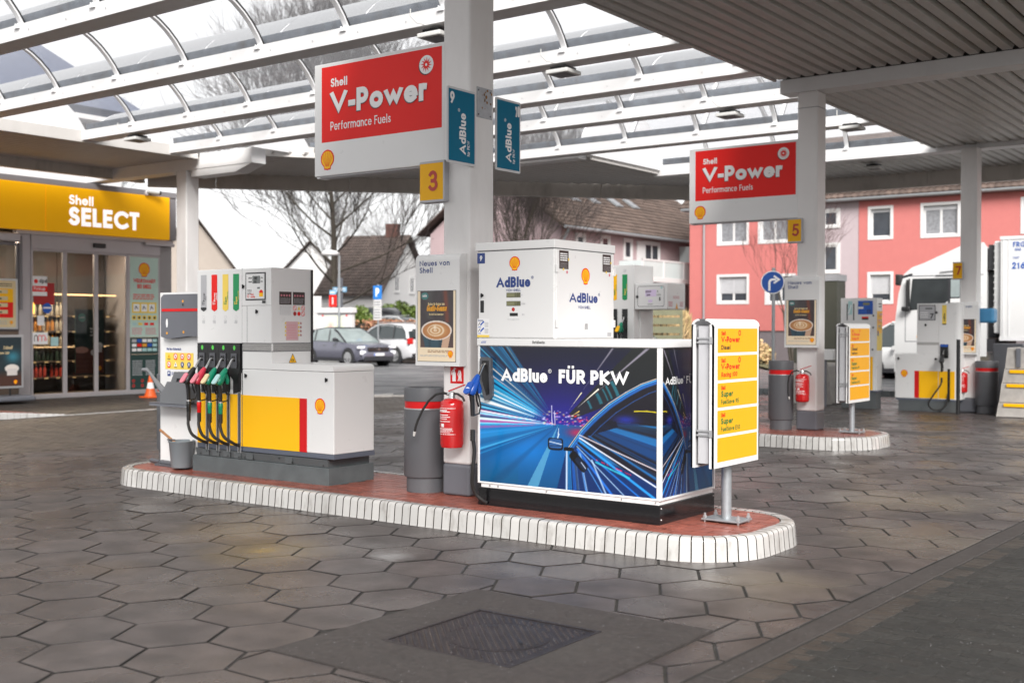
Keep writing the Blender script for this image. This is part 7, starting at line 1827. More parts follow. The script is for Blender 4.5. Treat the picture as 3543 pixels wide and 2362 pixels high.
def tile_slope(parent, p, e, up, L, S, m, tw=.30, th=.34, name='roof_tile', first=0, seed=1):
    """tiles on a roof plane: p lower corner, e along the eave, up along the slope; curved pan tiles"""
    p = Vector(p); e = Vector(e).normalized(); up = Vector(up).normalized(); n = e.cross(up).normalized()
    if n.z < 0: n = -n
    R = random.Random(seed); rest = MB(); k = 0
    nr = int(S / th); nc = int(L / tw)
    for j in range(nr):
        for i in range(nc):
            b = rest if k >= first else MB()
            o = p + e * (i * tw) + up * (j * th); l = .02 + R.uniform(0, .006)
            V = []
            for (s, dz) in ((0, .0), (.25, .03), (.5, .035), (.75, .012), (1.0, .0)):
                V += [o + e * (s * tw) + n * (dz + l + .018), o + e * (s * tw) + up * (th + .02) + n * (dz + .004)]
            V += [o + e * (s * tw) + n * (.0) for s in (0, .5, 1)]
            t = R.uniform(.8, 1.2); tt = (t, t * .98, t * .96)
            b.faces(V, [(0, 2, 3, 1), (2, 4, 5, 3), (4, 6, 7, 5), (6, 8, 9, 7), (10, 11, 4, 2, 0), (11, 12, 8, 6, 4)], tt)
            if k < first: b.build(name, m, parent)
            k += 1
    rest.build(name + '_field', m, parent, kind='stuff')

# the pink terrace across the road
PB = thing('apartment_house', 'long salmon pink house with white framed windows and a tiled roof across the road', 'house', (-12, 50, 0))
def pierced(name, m, x0, x1, y, z0, z1, holes):
    """wall skin with real window openings"""
    b = MB(); xs = sorted({x0, x1} | {v for h in holes for v in h[:2]}); zs = sorted({z0, z1} | {v for h in holes for v in h[2:4]})
    for i in range(len(xs) - 1):
        z = z0
        for h in sorted([h for h in holes if h[0] <= xs[i] and h[1] >= xs[i + 1]], key=lambda h: h[2]) + [(0, 0, z1, z1)]:
            if h[2] > z: b.box(xs[i], y, z, xs[i + 1], y + .24, h[2])
            z = h[3]
    b.build(name, m, PB)
b = MB(); b.box(-26.3, 50.08, 0, 45, 58.9, 1.415); b.box(-19.94, 50.06, 1.42, -18.05, 50.2, 2.19); b.build('plinth', 'plinth_grey', PB)
HOL = []
F_ = lambda x, z: Frame((x, 50.02, z), (1, 0, 0), (0, 0, 1))
for (x0, x1, z0, z1, st, sh, cu) in ((-24.9, -23.26, 5.44, 6.88, 'double', 0, True), (-22.8, -21.2, 5.44, 6.88, 'double', 0, True), (-17.63, -16.52, 5.40, 6.86, 'single', .12, False), (-15.36, -13.70, 5.38, 6.87, 'double', .16, True), (-11.35, -9.7, 5.38, 6.87, 'double', 0, True),
                                     (-24.9, -23.24, 2.66, 4.07, 'double', .66, False), (-22.45, -20.95, 2.62, 4.03, 'double', .2, False), (-17.64, -16.5, 2.60, 4.0, 'single', .72, False), (-15.36, -13.7, 2.60, 4.0, 'double', .3, False), (-11.35, -9.7, 2.6, 4.0, 'double', .5, False), (-7, -5.4, 5.38, 6.87, 'double', 0, True)) + tuple((x, x + 1.5, z, z + 1.45, 'double', 0, False) for x in range(0, 44, 4) for z in (2.62, 5.4)):
    window(PB, F_(x0, z0), x1 - x0, z1 - z0, st, sh, curtain=cu, deep=.14); HOL.append((x0 + .02, x1 - .02, z0 + .02, z1 - .02))
for (x0, z0, z1) in ((-19.75, 6.0, 6.88), (-19.75, 3.98, 5.36)): window(PB, Frame((x0, 50.05, z0), (1, 0, 0), (0, 0, 1)), .87, z1 - z0, 'single')
pierced('wall', 'render_pink', -26.35, -19.95, 50.02, 1.42, 7.2, [h for h in HOL if h[1] < -19.9]); pierced('wall', 'render_pink', -18.04, 45, 50.02, 1.42, 7.2, [h for h in HOL if h[0] > -18.1])
b = MB(); b.box(-19.94, 50.05, 2.2, -18.05, 50.26, 7.2); b.build('stair_wall', 'render_mauve', PB)
b = MB(); b.box(-26.34, 50.27, 1.42, 45, 59, 7.19); b.build('rear_wall', 'render_pink', PB)
b = MB(); b.tube([(-26.6, 49.62, 7.20), (45, 49.62, 7.24)], .085, 8); b.build('gutter', 'galv', PB, smooth=True)
b = MB(); b.tube([(-25.55, 49.95, 7.1), (-25.55, 49.95, 1.6)], .05, 8); b.build('downpipe', 'galv', PB, smooth=True)
b = MB(); b.box(-26.6, 49.6, 7.12, 45, 50.1, 7.19); b.build('eave_board', 'plinth_grey', PB)
tile_slope(PB, (-26.7, 49.55, 7.24), (1, 0, 0), (0, .80, .60), 38, 5.4, 'tile_brown', seed=3, first=120)
b = MB(); b.extrude([(-26.65, 49.6, 7.2), (-26.65, 54.5, 10.8), (-26.65, 59.4, 7.2)], (71.6, 0, 0)); b.build('roof', 'tile_brown', PB)

# pale pink house with the long tiled roof
MBD = thing('tiled_roof_house', 'pale pink house with a long brown tiled roof, four roof windows and a balcony', 'house', (-32, 48, 0))
ex, rx, ez, rz, g0, g1 = -28.1, -32.35, 6.0, 8.95, 41.75, 60
b = MB(); b.box(-36.1, 42.2, 0, -28.53, 60, 6.0); b.extrude([(-28.53, 42.21, 6.0), (-36.1, 42.21, 6.0), (rx, 42.21, rz - .28)], (0, 17, 0)); b.build('wall', 'render_pale_pink', MBD)
b = MB(); b.extrude([(ex - .02, g0 + .02, ez - .10), (rx, g0 + .02, rz - .10), (rx, g0 + .02, rz - .02), (ex, g0 + .02, ez - .02)], (0, 18, 0)); b.extrude([(2 * rx - ex, g0 + .02, ez - .1), (rx, g0 + .02, rz - .1), (rx, g0 + .02, rz - .02), (2 * rx - ex, g0 + .02, ez - .02)], (0, 18, 0)); b.build('roof', 'tile_brown', MBD)
sl = Vector((rx - ex, 0, rz - ez)); S_ = sl.length
tile_slope(MBD, (ex, g0, ez), (0, 1, 0), sl, 17.6, S_, 'tile_brown', seed=5, first=180, th=.36)
b = MB(); b.tube([(ex + .06, g0, ez - .06), (ex + .06, 60, ez - .06)], .07, 8); b.build('gutter', 'galv', MBD, smooth=True)
b = MB(); b.tube([(ex + .05, g0 + .35, ez - .1), (ex - .3, g0 + .45, ez - .6), (ex - .38, g0 + .5, ez - 1), (ex - .38, g0 + .5, 0)], .05, 8); b.build('downpipe', 'galv', MBD, smooth=True)
b = MB(); b.box(rx - .35, 50, rz - .3, rx + .35, 50.9, rz + .9); b.build('chimney', 'brick_house', MBD)
sn = sl.normalized()
for (y, s) in ((45.7, .50), (47.6, .52), (49.8, .53), (51.6, .55), (53.5, .92), (56, .92)):
    o = Vector((ex, y, ez)) + sl * s; nn = Vector((-sn.z, 0, sn.x)); nn = nn if nn.z > 0 else -nn
    b = MB(); b.obox(o + nn * .05, (0, .62, 0), sn * .85, nn * .07); k = b.build('roof_window', 'galv', MBD)
    b = MB(); b.obox(o + nn * .122 + Vector((0, .07, 0)) + sn * .07, (0, .48, 0), sn * .7, nn * .01); b.build('pane', 'curtain', k)
FW = lambda y, z: SXF(-28.528, y, z)
window(MBD, FW(45.40, 5.0), .82, .86, 'single'); window(MBD, FW(47.45, 4.76), .82, 1.06, 'single'); window(MBD, FW(49.35, 3.9), 1.6, 1.9, 'double'); window(MBD, FW(43.3, 4.9), .8, .9, 'single'); window(MBD, FW(46.6, 2.2), 1.2, 1.3, 'double')
b = MB(); b.box(-28.52, 48.7, 3.9, -28.46, 49.33, 5.76); b.build('white_shutter', 'frame_white', MBD)
M['frosted'] = mat('frosted', (.50, .56, .56), .25, var=.03)
b = MB(); b.box(-28.5, 47.0, 3.72, -27.2, 54, 3.86); b.box(-27.26, 47.0, 3.86, -27.2, 54, 3.95); b.box(-27.26, 47.0, 4.70, -27.2, 54, 4.78)
for y in (47.0, 49.0, 51.0, 53.0): b.box(-27.27, y, 3.86, -27.19, y + .08, 4.78)
b.box(-27.3, 51.0, 0, -27.18, 51.12, 3.72); b.build('balcony', 'frame_white', MBD)
b = MB()
for y in (47.08, 49.08, 51.08): b.box(-27.24, y, 3.95, -27.22, y + 1.92, 4.70)
b.box(-28.5, 47.02, 3.95, -27.27, 47.05, 4.7); b.build('balcony_pane', 'frosted', MBD)
b = MB(); b.box(-28.5, 53.0, 3.9, -27.0, 53.05, 5.7); b.build('privacy_screen', 'frosted', MBD)

def house(cen, d, L, W, hw, hr, wm, rm, label, wins=(), seed=1, chim=True, ov=.4, first=0):
    """gabled house: d = ridge direction, right gable at +L/2"""
    c = Vector(cen); d = Vector((d[0], d[1], 0)).normalized(); n = Vector((-d.y, d.x, 0)); t = thing('gabled_house', label, 'house', cen)
    P = lambda a, q, z: c + d * a + n * q + Vector((0, 0, z))
    b = MB(); b.obox(P(-L / 2, -W / 2, 0), d * L, n * W, (0, 0, hw)); b.extrude([P(-L / 2, -W / 2, hw), P(-L / 2, W / 2, hw), P(-L / 2, 0, hr - .15)], d * L); b.build('wall', wm, t)
    k = (hr - hw) / (W / 2)
    for s in (-1, 1):
        p = P(-L / 2 - ov, s * (W / 2 + ov), hw - ov * k); up = (P(0, 0, hr) - P(0, s * (W / 2 + ov), hw - ov * k)); 
        b = MB(); b.obox(p, d * (L + 2 * ov), up, Vector((0, 0, .10))); b.build('roof', rm, t)
        if s < 0: tile_slope(t, p + Vector((0, 0, .10)), d, up, L + 2 * ov, up.length, rm, seed=seed, first=first, th=.36)
    if chim: 
        b = MB(); b.obox(P(.6, -.3, hr - .5), d * .9, n * .6, (0, 0, 1.4)); b.build('chimney', 'brick_house', t)
    for (side, a, z, w, h) in wins:
        f = Frame(P(L / 2 + .01, a, z), n, (0, 0, 1)) if side == 'g' else Frame(P(a, -W / 2 - .01, z), d, (0, 0, 1)); window(t, f, w, h, 'double' if w > 1 else 'single')
    return t
house((-56.3, 60.22, 0), (.927, .3746), 4.02, 10.75, 3.89, 7.91, 'render_white', 'tile_dark', 'white house with a steep dark brown roof behind the street tree',
      [('g', -2.4, 3.9, 1.1, 1.25), ('g', .7, 3.9, 1.1, 1.25), ('g', -3.4, 1.0, 1.3, 1.1), ('g', 1.4, 1.0, 1.3, 1.1), ('g', -1.5, 6.1, .42, .7), ('g', -.2, 6.1, .42, .7)])
house((-67, 64, 0), (.70, -.71), 8, 8, 3.6, 8.0, 'render_white', 'tile_dark', 'white gable showing left of the steep dark brown roof', [], seed=4, chim=False)
house((-56.4, 44.0, 0), (.8, -.6), 8, 4.6, 4.9, 8.0, 'render_beige', 'tile_dark', 'beige gabled house seen between the shop and the nearest pump', [], seed=6, chim=False)
TB = thing('roof_block', 'taller building with a slate blue roof edge rising behind the shop', 'building', (-36, 14, 0))
b = MB(); b.box(-44, 0, 0, -30.9, 21.5, 7.9); b.build('wall', 'render_white', TB)
b = MB(); b.extrude([(-30.2, -2, 7.75), (-30.0, -2, 7.95), (-37, -2, 11.5), (-44.5, -2, 7.9)], (0, 24, 0)); b.build('roof', 'slate_blue', TB)
b = MB(); b.box(-30.9, -2, 7.6, -30.1, 22, 7.74); b.build('eave_board', 'frame_white', TB)

# ------- bare trees
def tree(x, y, h, label, seed, spread=.5, levels=6, trunk_h=.28, r0=None, m='twig', multi=1, fork=3, lean=(0, 0), fine=1., group=None, droop=0., leader=0):
    t = thing('bare_tree', label, 'tree', (x, y, 0), group); R = random.Random(seed); r0 = r0 or h * .02
    trunk = MB(); limbs = MB(); twigs = MB()
    def grow(p, d, L, r, lv):
        n = 4 if lv > 2 else 5; path = [p.copy()]; rr = [r]; dd = d.copy(); q = p.copy()
        for i in range(3):
            dd = (dd + Vector((R.uniform(-1, 1), R.uniform(-1, 1), R.uniform(-.6, .8))) * .13 + Vector((0, 0, .06 - droop * (lv > 3)))).normalized(); q = q + dd * L / 3; path.append(q.copy()); rr.append(r * (1 - .14 * (i + 1)))
        mb = trunk if lv == 0 else (limbs if lv < 4 else twigs)
        mb.tube(path, rr, 8 if lv == 0 else (5 if lv < 3 else 3), caps=False)
        if lv >= levels: return
        k = fork + (1 if R.random() < .45 else 0) + (2 if lv == 0 else 0) + ((4 if lv == 2 else 1 if lv == 3 else 0) if leader else 0)
        for i in range(k):
            f = R.uniform(.22 if leader and lv == 2 else .45, 1.) if lv > 0 else R.uniform(.75, 1.); j = min(2, int(f * 3)); b0 = path[j] + (path[j + 1] - path[j]) * (f * 3 - j)
            if i == 0: b0 = path[-1]
            a = R.uniform(0, 6.283); o = dd.orthogonal().normalized(); o.rotate(Matrix.Rotation(a, 3, dd)); s = spread * R.uniform(.6, 1.35) * (.45 if i == 0 else 1)
            nd = (dd + o * s).normalized()
            grow(b0, nd, L * R.uniform(.62, .84) * (1.15 if lv == 0 else 1), max(rr[-1] * (.8 if i == 0 else R.uniform(.45, .68)), .006 * fine), lv + 1)
    if leader:
        p = Vector((x, y, -.1)); d = Vector((0, 0, 1)); path = [p.copy()]; rr = [r0 * 1.25]; n = 12
        for i in range(n):
            d = (d + Vector((R.uniform(-1, 1), R.uniform(-1, 1), 0)) * .05).normalized(); p = p + d * (h * .78 / n); path.append(p.copy()); rr.append(r0 * (1 - .85 * ((i + 1) / n) ** 1.2))
        trunk.tube(path, rr, 9, caps=False)
        for k in range(leader):
            f_ = trunk_h + (1 - trunk_h) * (k / leader) ** .85; q = f_ * n * .98; j = min(n - 1, int(q)); b0 = path[j] + (path[j + 1] - path[j]) * (q - j)
            a = k * 2.4 + R.uniform(-.4, .4); el = rad(22 + 48 * (k / leader) + R.uniform(-8, 8)); dd = Vector((math.cos(a) * math.cos(el), math.sin(a) * math.cos(el), math.sin(el)))
            grow(b0, dd, h * (.26 - .12 * k / leader), min(.062, rr[j] * .42), 2)
        multi = 0
    for s in range(multi):
        d = Vector((lean[0] + (R.uniform(-.35, .35) if multi > 1 else 0), lean[1] + (R.uniform(-.35, .35) if multi > 1 else 0), 1)).normalized()
        grow(Vector((x + (R.uniform(-.2, .2) if multi > 1 else 0), y, -.1)), d, h * trunk_h, r0, 0)
    trunk.build('trunk', 'bark', t, smooth=True); limbs.build('limb', 'bark', t, smooth=True)
    if twigs.f: twigs.build('crown', m, t)
    return t
tree(-44.6, 44.2, 18.5, 'large bare street tree behind the lamp and the grey convertible', 21, .50, 6, .19, .21, fork=3, fine=2.0, leader=26)
tree(-36.5, 51, 12, 'bare tree hiding behind the thick column', 5, .55, 6, .24, .2, fork=3, fine=1.6, leader=14)
tree(-27.9, 38.2, 10.0, 'many stemmed bare tree between the thick column and the pale pink house', 8, .42, 5, .30, .10, multi=5, fork=3)
tree(-18.97, 45.0, 8.0, 'slender reddish bare tree in front of the salmon pink house', 14, .42, 5, .28, .06, m='twig_red', multi=3, fork=2, fine=.8)
tree(-40, 27, 11, 'bare tree showing over the roof corner of the shop', 31, .55, 5, .3, .16, fork=3)
tree(-47, 26, 12, 'bare tree farther along behind the shop roof', 37, .55, 5, .3, .16, fork=3)
tree(-62, 64, 12, 'thin distant bare tree left of the steep roofed house', 41, .6, 5, .3, .15, fork=3)
tree(-58, 74, 12, 'distant bare tree behind the steep roofed house', 44, .6, 5, .3, .15, fork=3)
tree(-47, 66, 13, 'distant bare tree above the dark roof ridge', 47, .6, 5, .3, .15, fork=3)

# ------- hedges and shrubs made of leaves
def leaves(name, label, cat, boxes, n, s, m, seed=1, core=None, group=None, spiky=False):
    c = boxes[0]; t = thing(name, label, cat, ((c[0] + c[3]) / 2, (c[1] + c[4]) / 2, 0), group); R = random.Random(seed); b = MB()
    per = max(1, n // len(boxes))
    for (x0, y0, z0, x1, y1, z1) in boxes:
        for i in range(per):
            u = [R.gauss(0, 1) for _ in range(3)]; L = math.sqrt(sum(q * q for q in u)); k = R.uniform(.72, 1.06)
            e = 4. if core == 'box' else 2.
            q = [abs(a / L) ** (2 / e) * (1 if a > 0 else -1) * k for a in u]
            p = Vector(((x0 + x1) / 2 + q[0] * (x1 - x0) / 2, (y0 + y1) / 2 + q[1] * (y1 - y0) / 2, (z0 + z1) / 2 + q[2] * (z1 - z0) / 2 + R.uniform(-.04, .04)))
            a = Vector([R.gauss(0, 1) for _ in range(3)]).normalized(); o = a.orthogonal().normalized(); ss = s * R.uniform(.6, 1.4)
            if spiky: a = Vector((q[0] * .5 + R.gauss(0, .2), R.gauss(0, .2), 1)).normalized(); o = a.orthogonal().normalized() * .12; ss *= 2.5
            tt = R.uniform(.55, 1.5); b.faces([p - a * ss, p + o * ss * .6, p + a * ss, p - o * ss * .6], [(0, 1, 2, 3)], (tt, tt * R.uniform(.9, 1.1), tt * .9))
    b.build('foliage', m, t, kind='stuff')
    b = MB()
    for (x0, y0, z0, x1, y1, z1) in boxes:
        if core == 'box': b.box(x0 + .12, y0 + .12, 0, x1 - .12, y1 - .12, z1 - .15)
        else: b.lathe(((x0 + x1) / 2, (y0 + y1) / 2, 0), [((x1 - x0) * .25, 0), ((x1 - x0) * .36, z1 * .5), ((x1 - x0) * .15, z1 * .85)], 8)
    b.build('inner_twigs', 'bark', t)
    return t
leaves('beech_hedge', 'rusty brown clipped hedge behind the grey convertible', 'hedge', [(-40.4 + k * 1.1, 41.0, 0, -38.9 + k * 1.1, 42.2, 1.88) for k in range(5)], 9000, .07, 'leaf_brown', 3, 'box')
leaves('evergreen_shrub', 'round yellow green bush beside the map board', 'shrub', [(-42.3, 42.4, 0, -40.9, 43.8, 2.6)], 3500, .08, 'leaf_green', 4)
leaves('evergreen_hedge', 'bright green hedge in front of the white house', 'hedge', [(-48.2 + k * .9, 49.6, 0, -46.2 + k * .9, 51.2, 2.75 + (k % 3) * .12) for k in range(7)], 14000, .10, 'leaf_green', 5)
leaves('beech_hedge', 'small rusty brown hedge end against the olive slat fence', 'hedge', [(-26.3, 39.4, 0, -25.5, 40.4, 2.0)], 2500, .06, 'leaf_brown', 6, 'box')
leaves('pampas_grass', 'straw coloured tall grass clump by the corner of the salmon pink house', 'grass', [(-25.6, 43.6, 0, -24.2, 45, 3.0), (-25.0, 42.5, 0, -23.5, 44, 2.7), (-24.0, 43.0, 0, -22.9, 44.5, 2.2), (-26.6, 42.5, 0, -25.5, 43.6, 2.2)], 5200, .10, 'leaf_straw', 7, spiky=True)
leaves('dry_shrub', 'low dry brown shrub on the grass verge below the salmon pink wall', 'shrub', [(-22.6, 45.5, 0, -20.6, 46.8, 1.15), (-21.3, 45.0, 0, -20.0, 46, .8)], 2500, .07, 'leaf_straw', 8)
leaves('dry_shrub', 'reddish dry shrub right of the pump marked 11', 'shrub', [(-13.3, 44, 0, -12.0, 45.5, 2.1)], 2000, .07, 'leaf_brown', 9)
leaves('dry_shrub', 'green and straw undergrowth glimpsed under the lorry trailer', 'shrub', [(-8.8, 46.5, 0, 2, 48.5, 1.9)], 6000, .10, 'leaf_straw', 10)
fe = thing('slat_fence', 'olive green horizontal slat fence behind the white display box', 'fence', (-26, 41.6, 0))
for k in range(8):
    b = MB(); b.box(-28.0, 41.55, .25 + k * .36, -22.3, 41.6, .25 + k * .36 + .27); b.build('slat', 'wood_olive', fe)
for x in (-28.0, -26.1, -24.2, -22.35):
    b = MB(); b.box(x, 41.6, 0, x + .09, 41.7, 3.15); b.build('post', 'wood_olive', fe)

# ------- cars
MM('paint_grey_blue', (.13, .13, .17), .25, metal=.3, coat=.8, var=.02); MM('paint_silver', (.62, .62, .64), .3, metal=.2, coat=.7, var=.02); MM('paint_black', (.012, .012, .015), .15, coat=.8); MM('paint_white', (.60, .60, .60), .3, coat=.5, var=.01)
MM('car_glass', (.035, .045, .048), .05, spec=.9, var=.1); MM('car_glass_light', (.22, .26, .26), .06, spec=.9, var=.15, scale=3); MM('tyre', (.018, .018, .018), .7); MM('soft_top', (.02, .02, .024), .7); MM('head_lamp', (.75, .75, .78), .1); MM('tail_red', (.5, .02, .02), .15)
def car(label, cen, hd, L, W, H, paint, style, name='parked_car'):
    t = thing(name, label, 'car', cen); d = Vector((hd[0], hd[1], 0)).normalized(); n = Vector((-d.y, d.x, 0)); c = Vector(cen)
    P = lambda a, q, z: c + d * a + n * q + Vector((0, 0, z))
    S = dict(suv=dict(belt=[(-.5, .70), (-.485, .98), (-.40, 1.02), (.10, .98), (.22, .97), (.42, .84), (.475, .72), (.5, .50)], gh=[(-.47, 1.0, 1.0), (-.44, .99, 1.30), (-.38, .99, 1.53), (-.15, .98, 1.62), (.02, .97, 1.585), (.10, .97, 1.44), (.24, .95, .96)], hgt=1.62),
             cab=dict(belt=[(-.5, .62), (-.49, .95), (-.42, 1.00), (.05, .98), (.20, .97), (.42, .86), (.48, .74), (.5, .48)], gh=[(-.47, .98, .99), (-.40, .98, 1.26), (-.30, .97, 1.44), (-.12, .97, 1.52), (.03, .97, 1.49), (.09, .96, 1.40), (.25, .95, .97)], hgt=1.52),
             van=dict(belt=[(-.5, .8), (-.495, 1.1), (-.4, 1.12), (.2, 1.1), (.34, 1.08), (.45, .95), (.49, .8), (.5, .5)], gh=[(-.495, 1.1, 1.1), (-.47, 1.1, 1.75), (-.42, 1.1, 1.93), (.0, 1.1, 1.97), (.18, 1.08, 1.92), (.26, 1.07, 1.70), (.38, 1.06, 1.08)], hgt=1.97))[style]
    k = H / S['hgt']; w = W / 2
    def ringb(x, zt):
        f = 1 - max(0, (abs(x) - .40) / .10) ** 2 * .16
        ws = w * f; zb = .20 if abs(x) < .45 else .28
        return [P(x * L, s * a, z) for s, a, z in ((-1, ws * .90, zb), (-1, ws * .985, zb + .12), (-1, ws, zt * k * .60), (-1, ws * .985, zt * k * .86), (-1, ws * .93, zt * k * .97), (-1, ws * .70, zt * k * 1.0), (1, ws * .70, zt * k * 1.0), (1, ws * .93, zt * k * .97), (1, ws * .985, zt * k * .86), (1, ws, zt * k * .60), (1, ws * .985, zb + .12), (1, ws * .90, zb))]
    def interp(tab, x):
        for a, b_ in zip(tab, tab[1:]):
            if a[0] <= x <= b_[0]:
                f = (x - a[0]) / (b_[0] - a[0]); return [p + (q - p) * f for p, q in zip(a[1:], b_[1:])]
        return list(tab[-1][1:])
    def loft(mb, rings, close=True):
        m = len(rings[0]); V = [p for r in rings for p in r]; F = []
        for i in range(len(rings) - 1):
            for j in range(m if close else m - 1): F.append((i * m + j, i * m + (j + 1) % m, (i + 1) * m + (j + 1) % m, (i + 1) * m + j))
        F += [tuple(range(m))[::-1], tuple((len(rings) - 1) * m + j for j in range(m))]
        mb.faces(V, F)
    xs = sorted(set([a[0] for a in S['belt']] + [i * .05 - .45 for i in range(19)]))
    b = MB(); loft(b, [ringb(x, interp(S['belt'], x)[0]) for x in xs]); body = b.build('body', paint, t, smooth=True, ang=32)
    g = S['gh']; b = MB(); rings = []
    for (x, zb, zt) in g:
        f = (zt - zb) / (S['hgt'] - 1.); wb = w * .93; wt = w * (.93 - .20 * min(1, f))
        rings.append([P(x * L, s * a, z * k) for s, a, z in ((-1, wb, zb - .02), (-1, wb * .99, zb), (-1, wt + .02, zt - .05 * min(1, f * 2)), (-1, wt - .1, zt), (1, wt - .1, zt), (1, wt + .02, zt - .05 * min(1, f * 2)), (1, wb * .99, zb), (1, wb, zb - .02))])
    loft(b, rings); b.build('side_window', 'car_glass_light' if style == 'cab' else 'car_glass', t, smooth=True, ang=20)
    # roof skin and pillars, proud of the glass
    rp = paint if style != 'cab' else 'soft_top'
    b = MB(); V = []; i0 = 1 if style != 'van' else 0
    for (x, zb, zt) in g[i0:-2]:
        f = min(1, (zt - zb) / (S['hgt'] - 1.)); wt = w * (.93 - .20 * f)
        dz = .20 if style == 'cab' else .09; V += [P(x * L, -(wt + .03 + dz * .12), (zt - dz) * k), P(x * L, -(wt - .08), (zt + .015) * k), P(x * L, (wt - .08), (zt + .015) * k), P(x * L, (wt + .03 + dz * .12), (zt - dz) * k)]
    m_ = len(V) // 4; b.faces(V, [(4 * i + j, 4 * i + j + 1, 4 * i + j + 5, 4 * i + j + 4) for i in range(m_ - 1) for j in range(3)]); b.build('roof', rp, t, smooth='all')
    def edge(i, s, top=True, fo=.012):
        x, zb, zt = g[i]; f = min(1, (zt - zb) / (S['hgt'] - 1.)); wt = w * (.93 - .20 * f); return P(x * L, s * ((wt + .035) if top else w * .945), (zt - .05 if top else zb) * k)
    b = MB()
    for s in (-1, 1):
        b.tube([edge(len(g) - 2, s), edge(len(g) - 1, s, False)], .035, 6); b.tube([edge(len(g) - 3, s), edge(len(g) - 2, s)], .035, 6)
        b.tube([edge(1, s), edge(0, s, False)], .07 if style == 'suv' else .05, 6); b.tube([edge(2, s), edge(1, s)], .05, 6)
    b.build('pillar', rp if style == 'cab' else paint, t, smooth=True)
    b = MB()
    for s in (-1, 1):
        x0 = -.02; zb = 1.0 * k; f = P(x0 * L, s * w * .94, zb); r_ = P((x0 - .015) * L, s * w * .80, (S['hgt'] - .09) * k); b.tube([f, r_], .03, 4)
        x0 = -.25; b.tube([P(x0 * L, s * w * .94, zb), P((x0 - .0) * L, s * w * .80, (S['hgt'] - .1) * k)], .03, 4)
    b.build('door_pillar', 'soft_top', t)
    b = MB()
    for s in (-1, 1): b.tube([P(-.44 * L, s * w * .955, 1.0 * k), P(.18 * L, s * w * .955, .985 * k)], .012, 4)
    b.build('belt_trim', 'chrome', t)
    b = MB()
    for s in (-1, 1): b.obox(P(-.36 * L, s * w * 1.0 - .03, .20), d * (.70 * L), n * .06, (0, 0, .13)); 
    b.obox(P(.475 * L, -w * .8, .24), d * (.03 * L), n * (w * 1.6), (0, 0, .16)); b.obox(P(-.5 * L, -w * .8, .26), d * (.03 * L), n * (w * 1.6), (0, 0, .18)); b.build('sill_cladding', 'soft_top', t)
    # wheels
    rw = .34 * (1.0 if style != 'van' else 1.0)
    for ax in (-.30, .305):
        for s in (-1, 1):
            q = P(ax * L, s * (w - .10), rw); th = math.atan2(d.y, d.x); RM = Matrix.Rotation(th, 3, 'Z')
            def lathe_w(mb, prof, nn=24):
                base = len(mb.v)
                for (r, h) in prof:
                    for i in range(nn):
                        a = 2 * math.pi * i / nn; v = RM @ Vector((r * math.cos(a), h * s, r * math.sin(a))); mb.v.append(tuple(q + v))
                for j in range(len(prof) - 1):
                    for i in range(nn): mb.f.append((base + j * nn + i, base + j * nn + (i + 1) % nn, base + (j + 1) * nn + (i + 1) % nn, base + (j + 1) * nn + i)); mb.c.append(None)
                mb.f.append(tuple(base + (len(prof) - 1) * nn + i for i in range(nn))); mb.c.append(None)
            b = MB(); lathe_w(b, [(rw * 1.22, -.02), (rw * 1.22, .108), (rw * 1.18, .112)]); b.build('wheel_arch', 'soft_top', t)
            b = MB(); lathe_w(b, [(rw * .92, -.1), (rw, -.06), (rw, .10), (rw * .93, .125), (rw * .70, .128)]); wh = b.build('tyre', 'tyre', t, smooth=True, ang=40)
            b = MB(); lathe_w(b, [(rw * .68, .10), (rw * .70, .130), (rw * .64, .131), (rw * .62, .129)]); b.build('rim_ring', 'alu', t)
            b = MB()
            for i in range(10):
                a = 2 * math.pi * i / 10; da = .13
                v = [RM @ Vector((r * math.cos(a + e), h * s, r * math.sin(a + e))) + q for r, e, h in ((.05, -da * 2.2, .140), (rw * .66, -da, .132), (rw * .66, da, .132), (.05, da * 2.2, .140))]; b.poly(v if s < 0 else v[::-1])
            lathe_w(b, [(.065, .135), (.06, .145)], 10); b.build('spoke', 'alu', t)
    for s in (-1, 1):
        b = MB(); b.tube([P(.14 * L, s * w * .95, 1.02 * k), P(.135 * L, s * (w + .09), 1.05 * k), P(.125 * L, s * (w + .20), 1.05 * k)], [.03, .075, .06], 8); b.build('mirror', 'soft_top' if style == 'cab' else paint, t, smooth=True)
        b = MB(); b.obox(P(.452 * L, s * w * .86 - .17, .70 * k), d * .12, n * .34, (0, 0, .10)); b.build('headlight', 'head_lamp', t, bevel=.02)
        b = MB(); b.obox(P(-.497 * L, s * w * .86 - .14, .78 * k), d * .13, n * .28, (0, 0, .26)); b.build('tail_light', 'tail_red', t, bevel=.03)
        if style == 'cab':
            b = MB(); b.obox(P(.478 * L, s * w * .83 - .14, .46 * k), d * .07, n * .28, (0, 0, .16)); b.build('fog_light_ring', 'head_lamp', t, bevel=.03)
        b = MB(); 
        for xx in (-.1, .08): b.obox(P(xx * L, s * w * 1.0 - .006, .80 * k), d * .17, n * .012, (0, 0, .025))
        b.build('door_handle', 'chrome', t)
    b = MB(); b.obox(P(.488 * L, -w * .58, .58 * k), d * .035, n * (w * 1.16), (0, 0, .17)); b.obox(P(.49 * L, -w * .62, .26 * k), d * .035, n * (w * 1.24), (0, 0, .16)); b.build('grille', 'black_plastic', t)
    b = MB()
    for z in (.63, .69): b.obox(P(.497 * L, -w * .56, z * k), d * .012, n * (w * 1.12), (0, 0, .012))
    f = Frame(P(.4985 * L + .0, 0, .665 * k), n, (0, 0, 1)); b.extrude([f(a, c, .006) for a, c in arc(0, 0, .065, .065, 0, 340, 17)], f.n * .006); b.build('grille_bar', 'chrome', t)
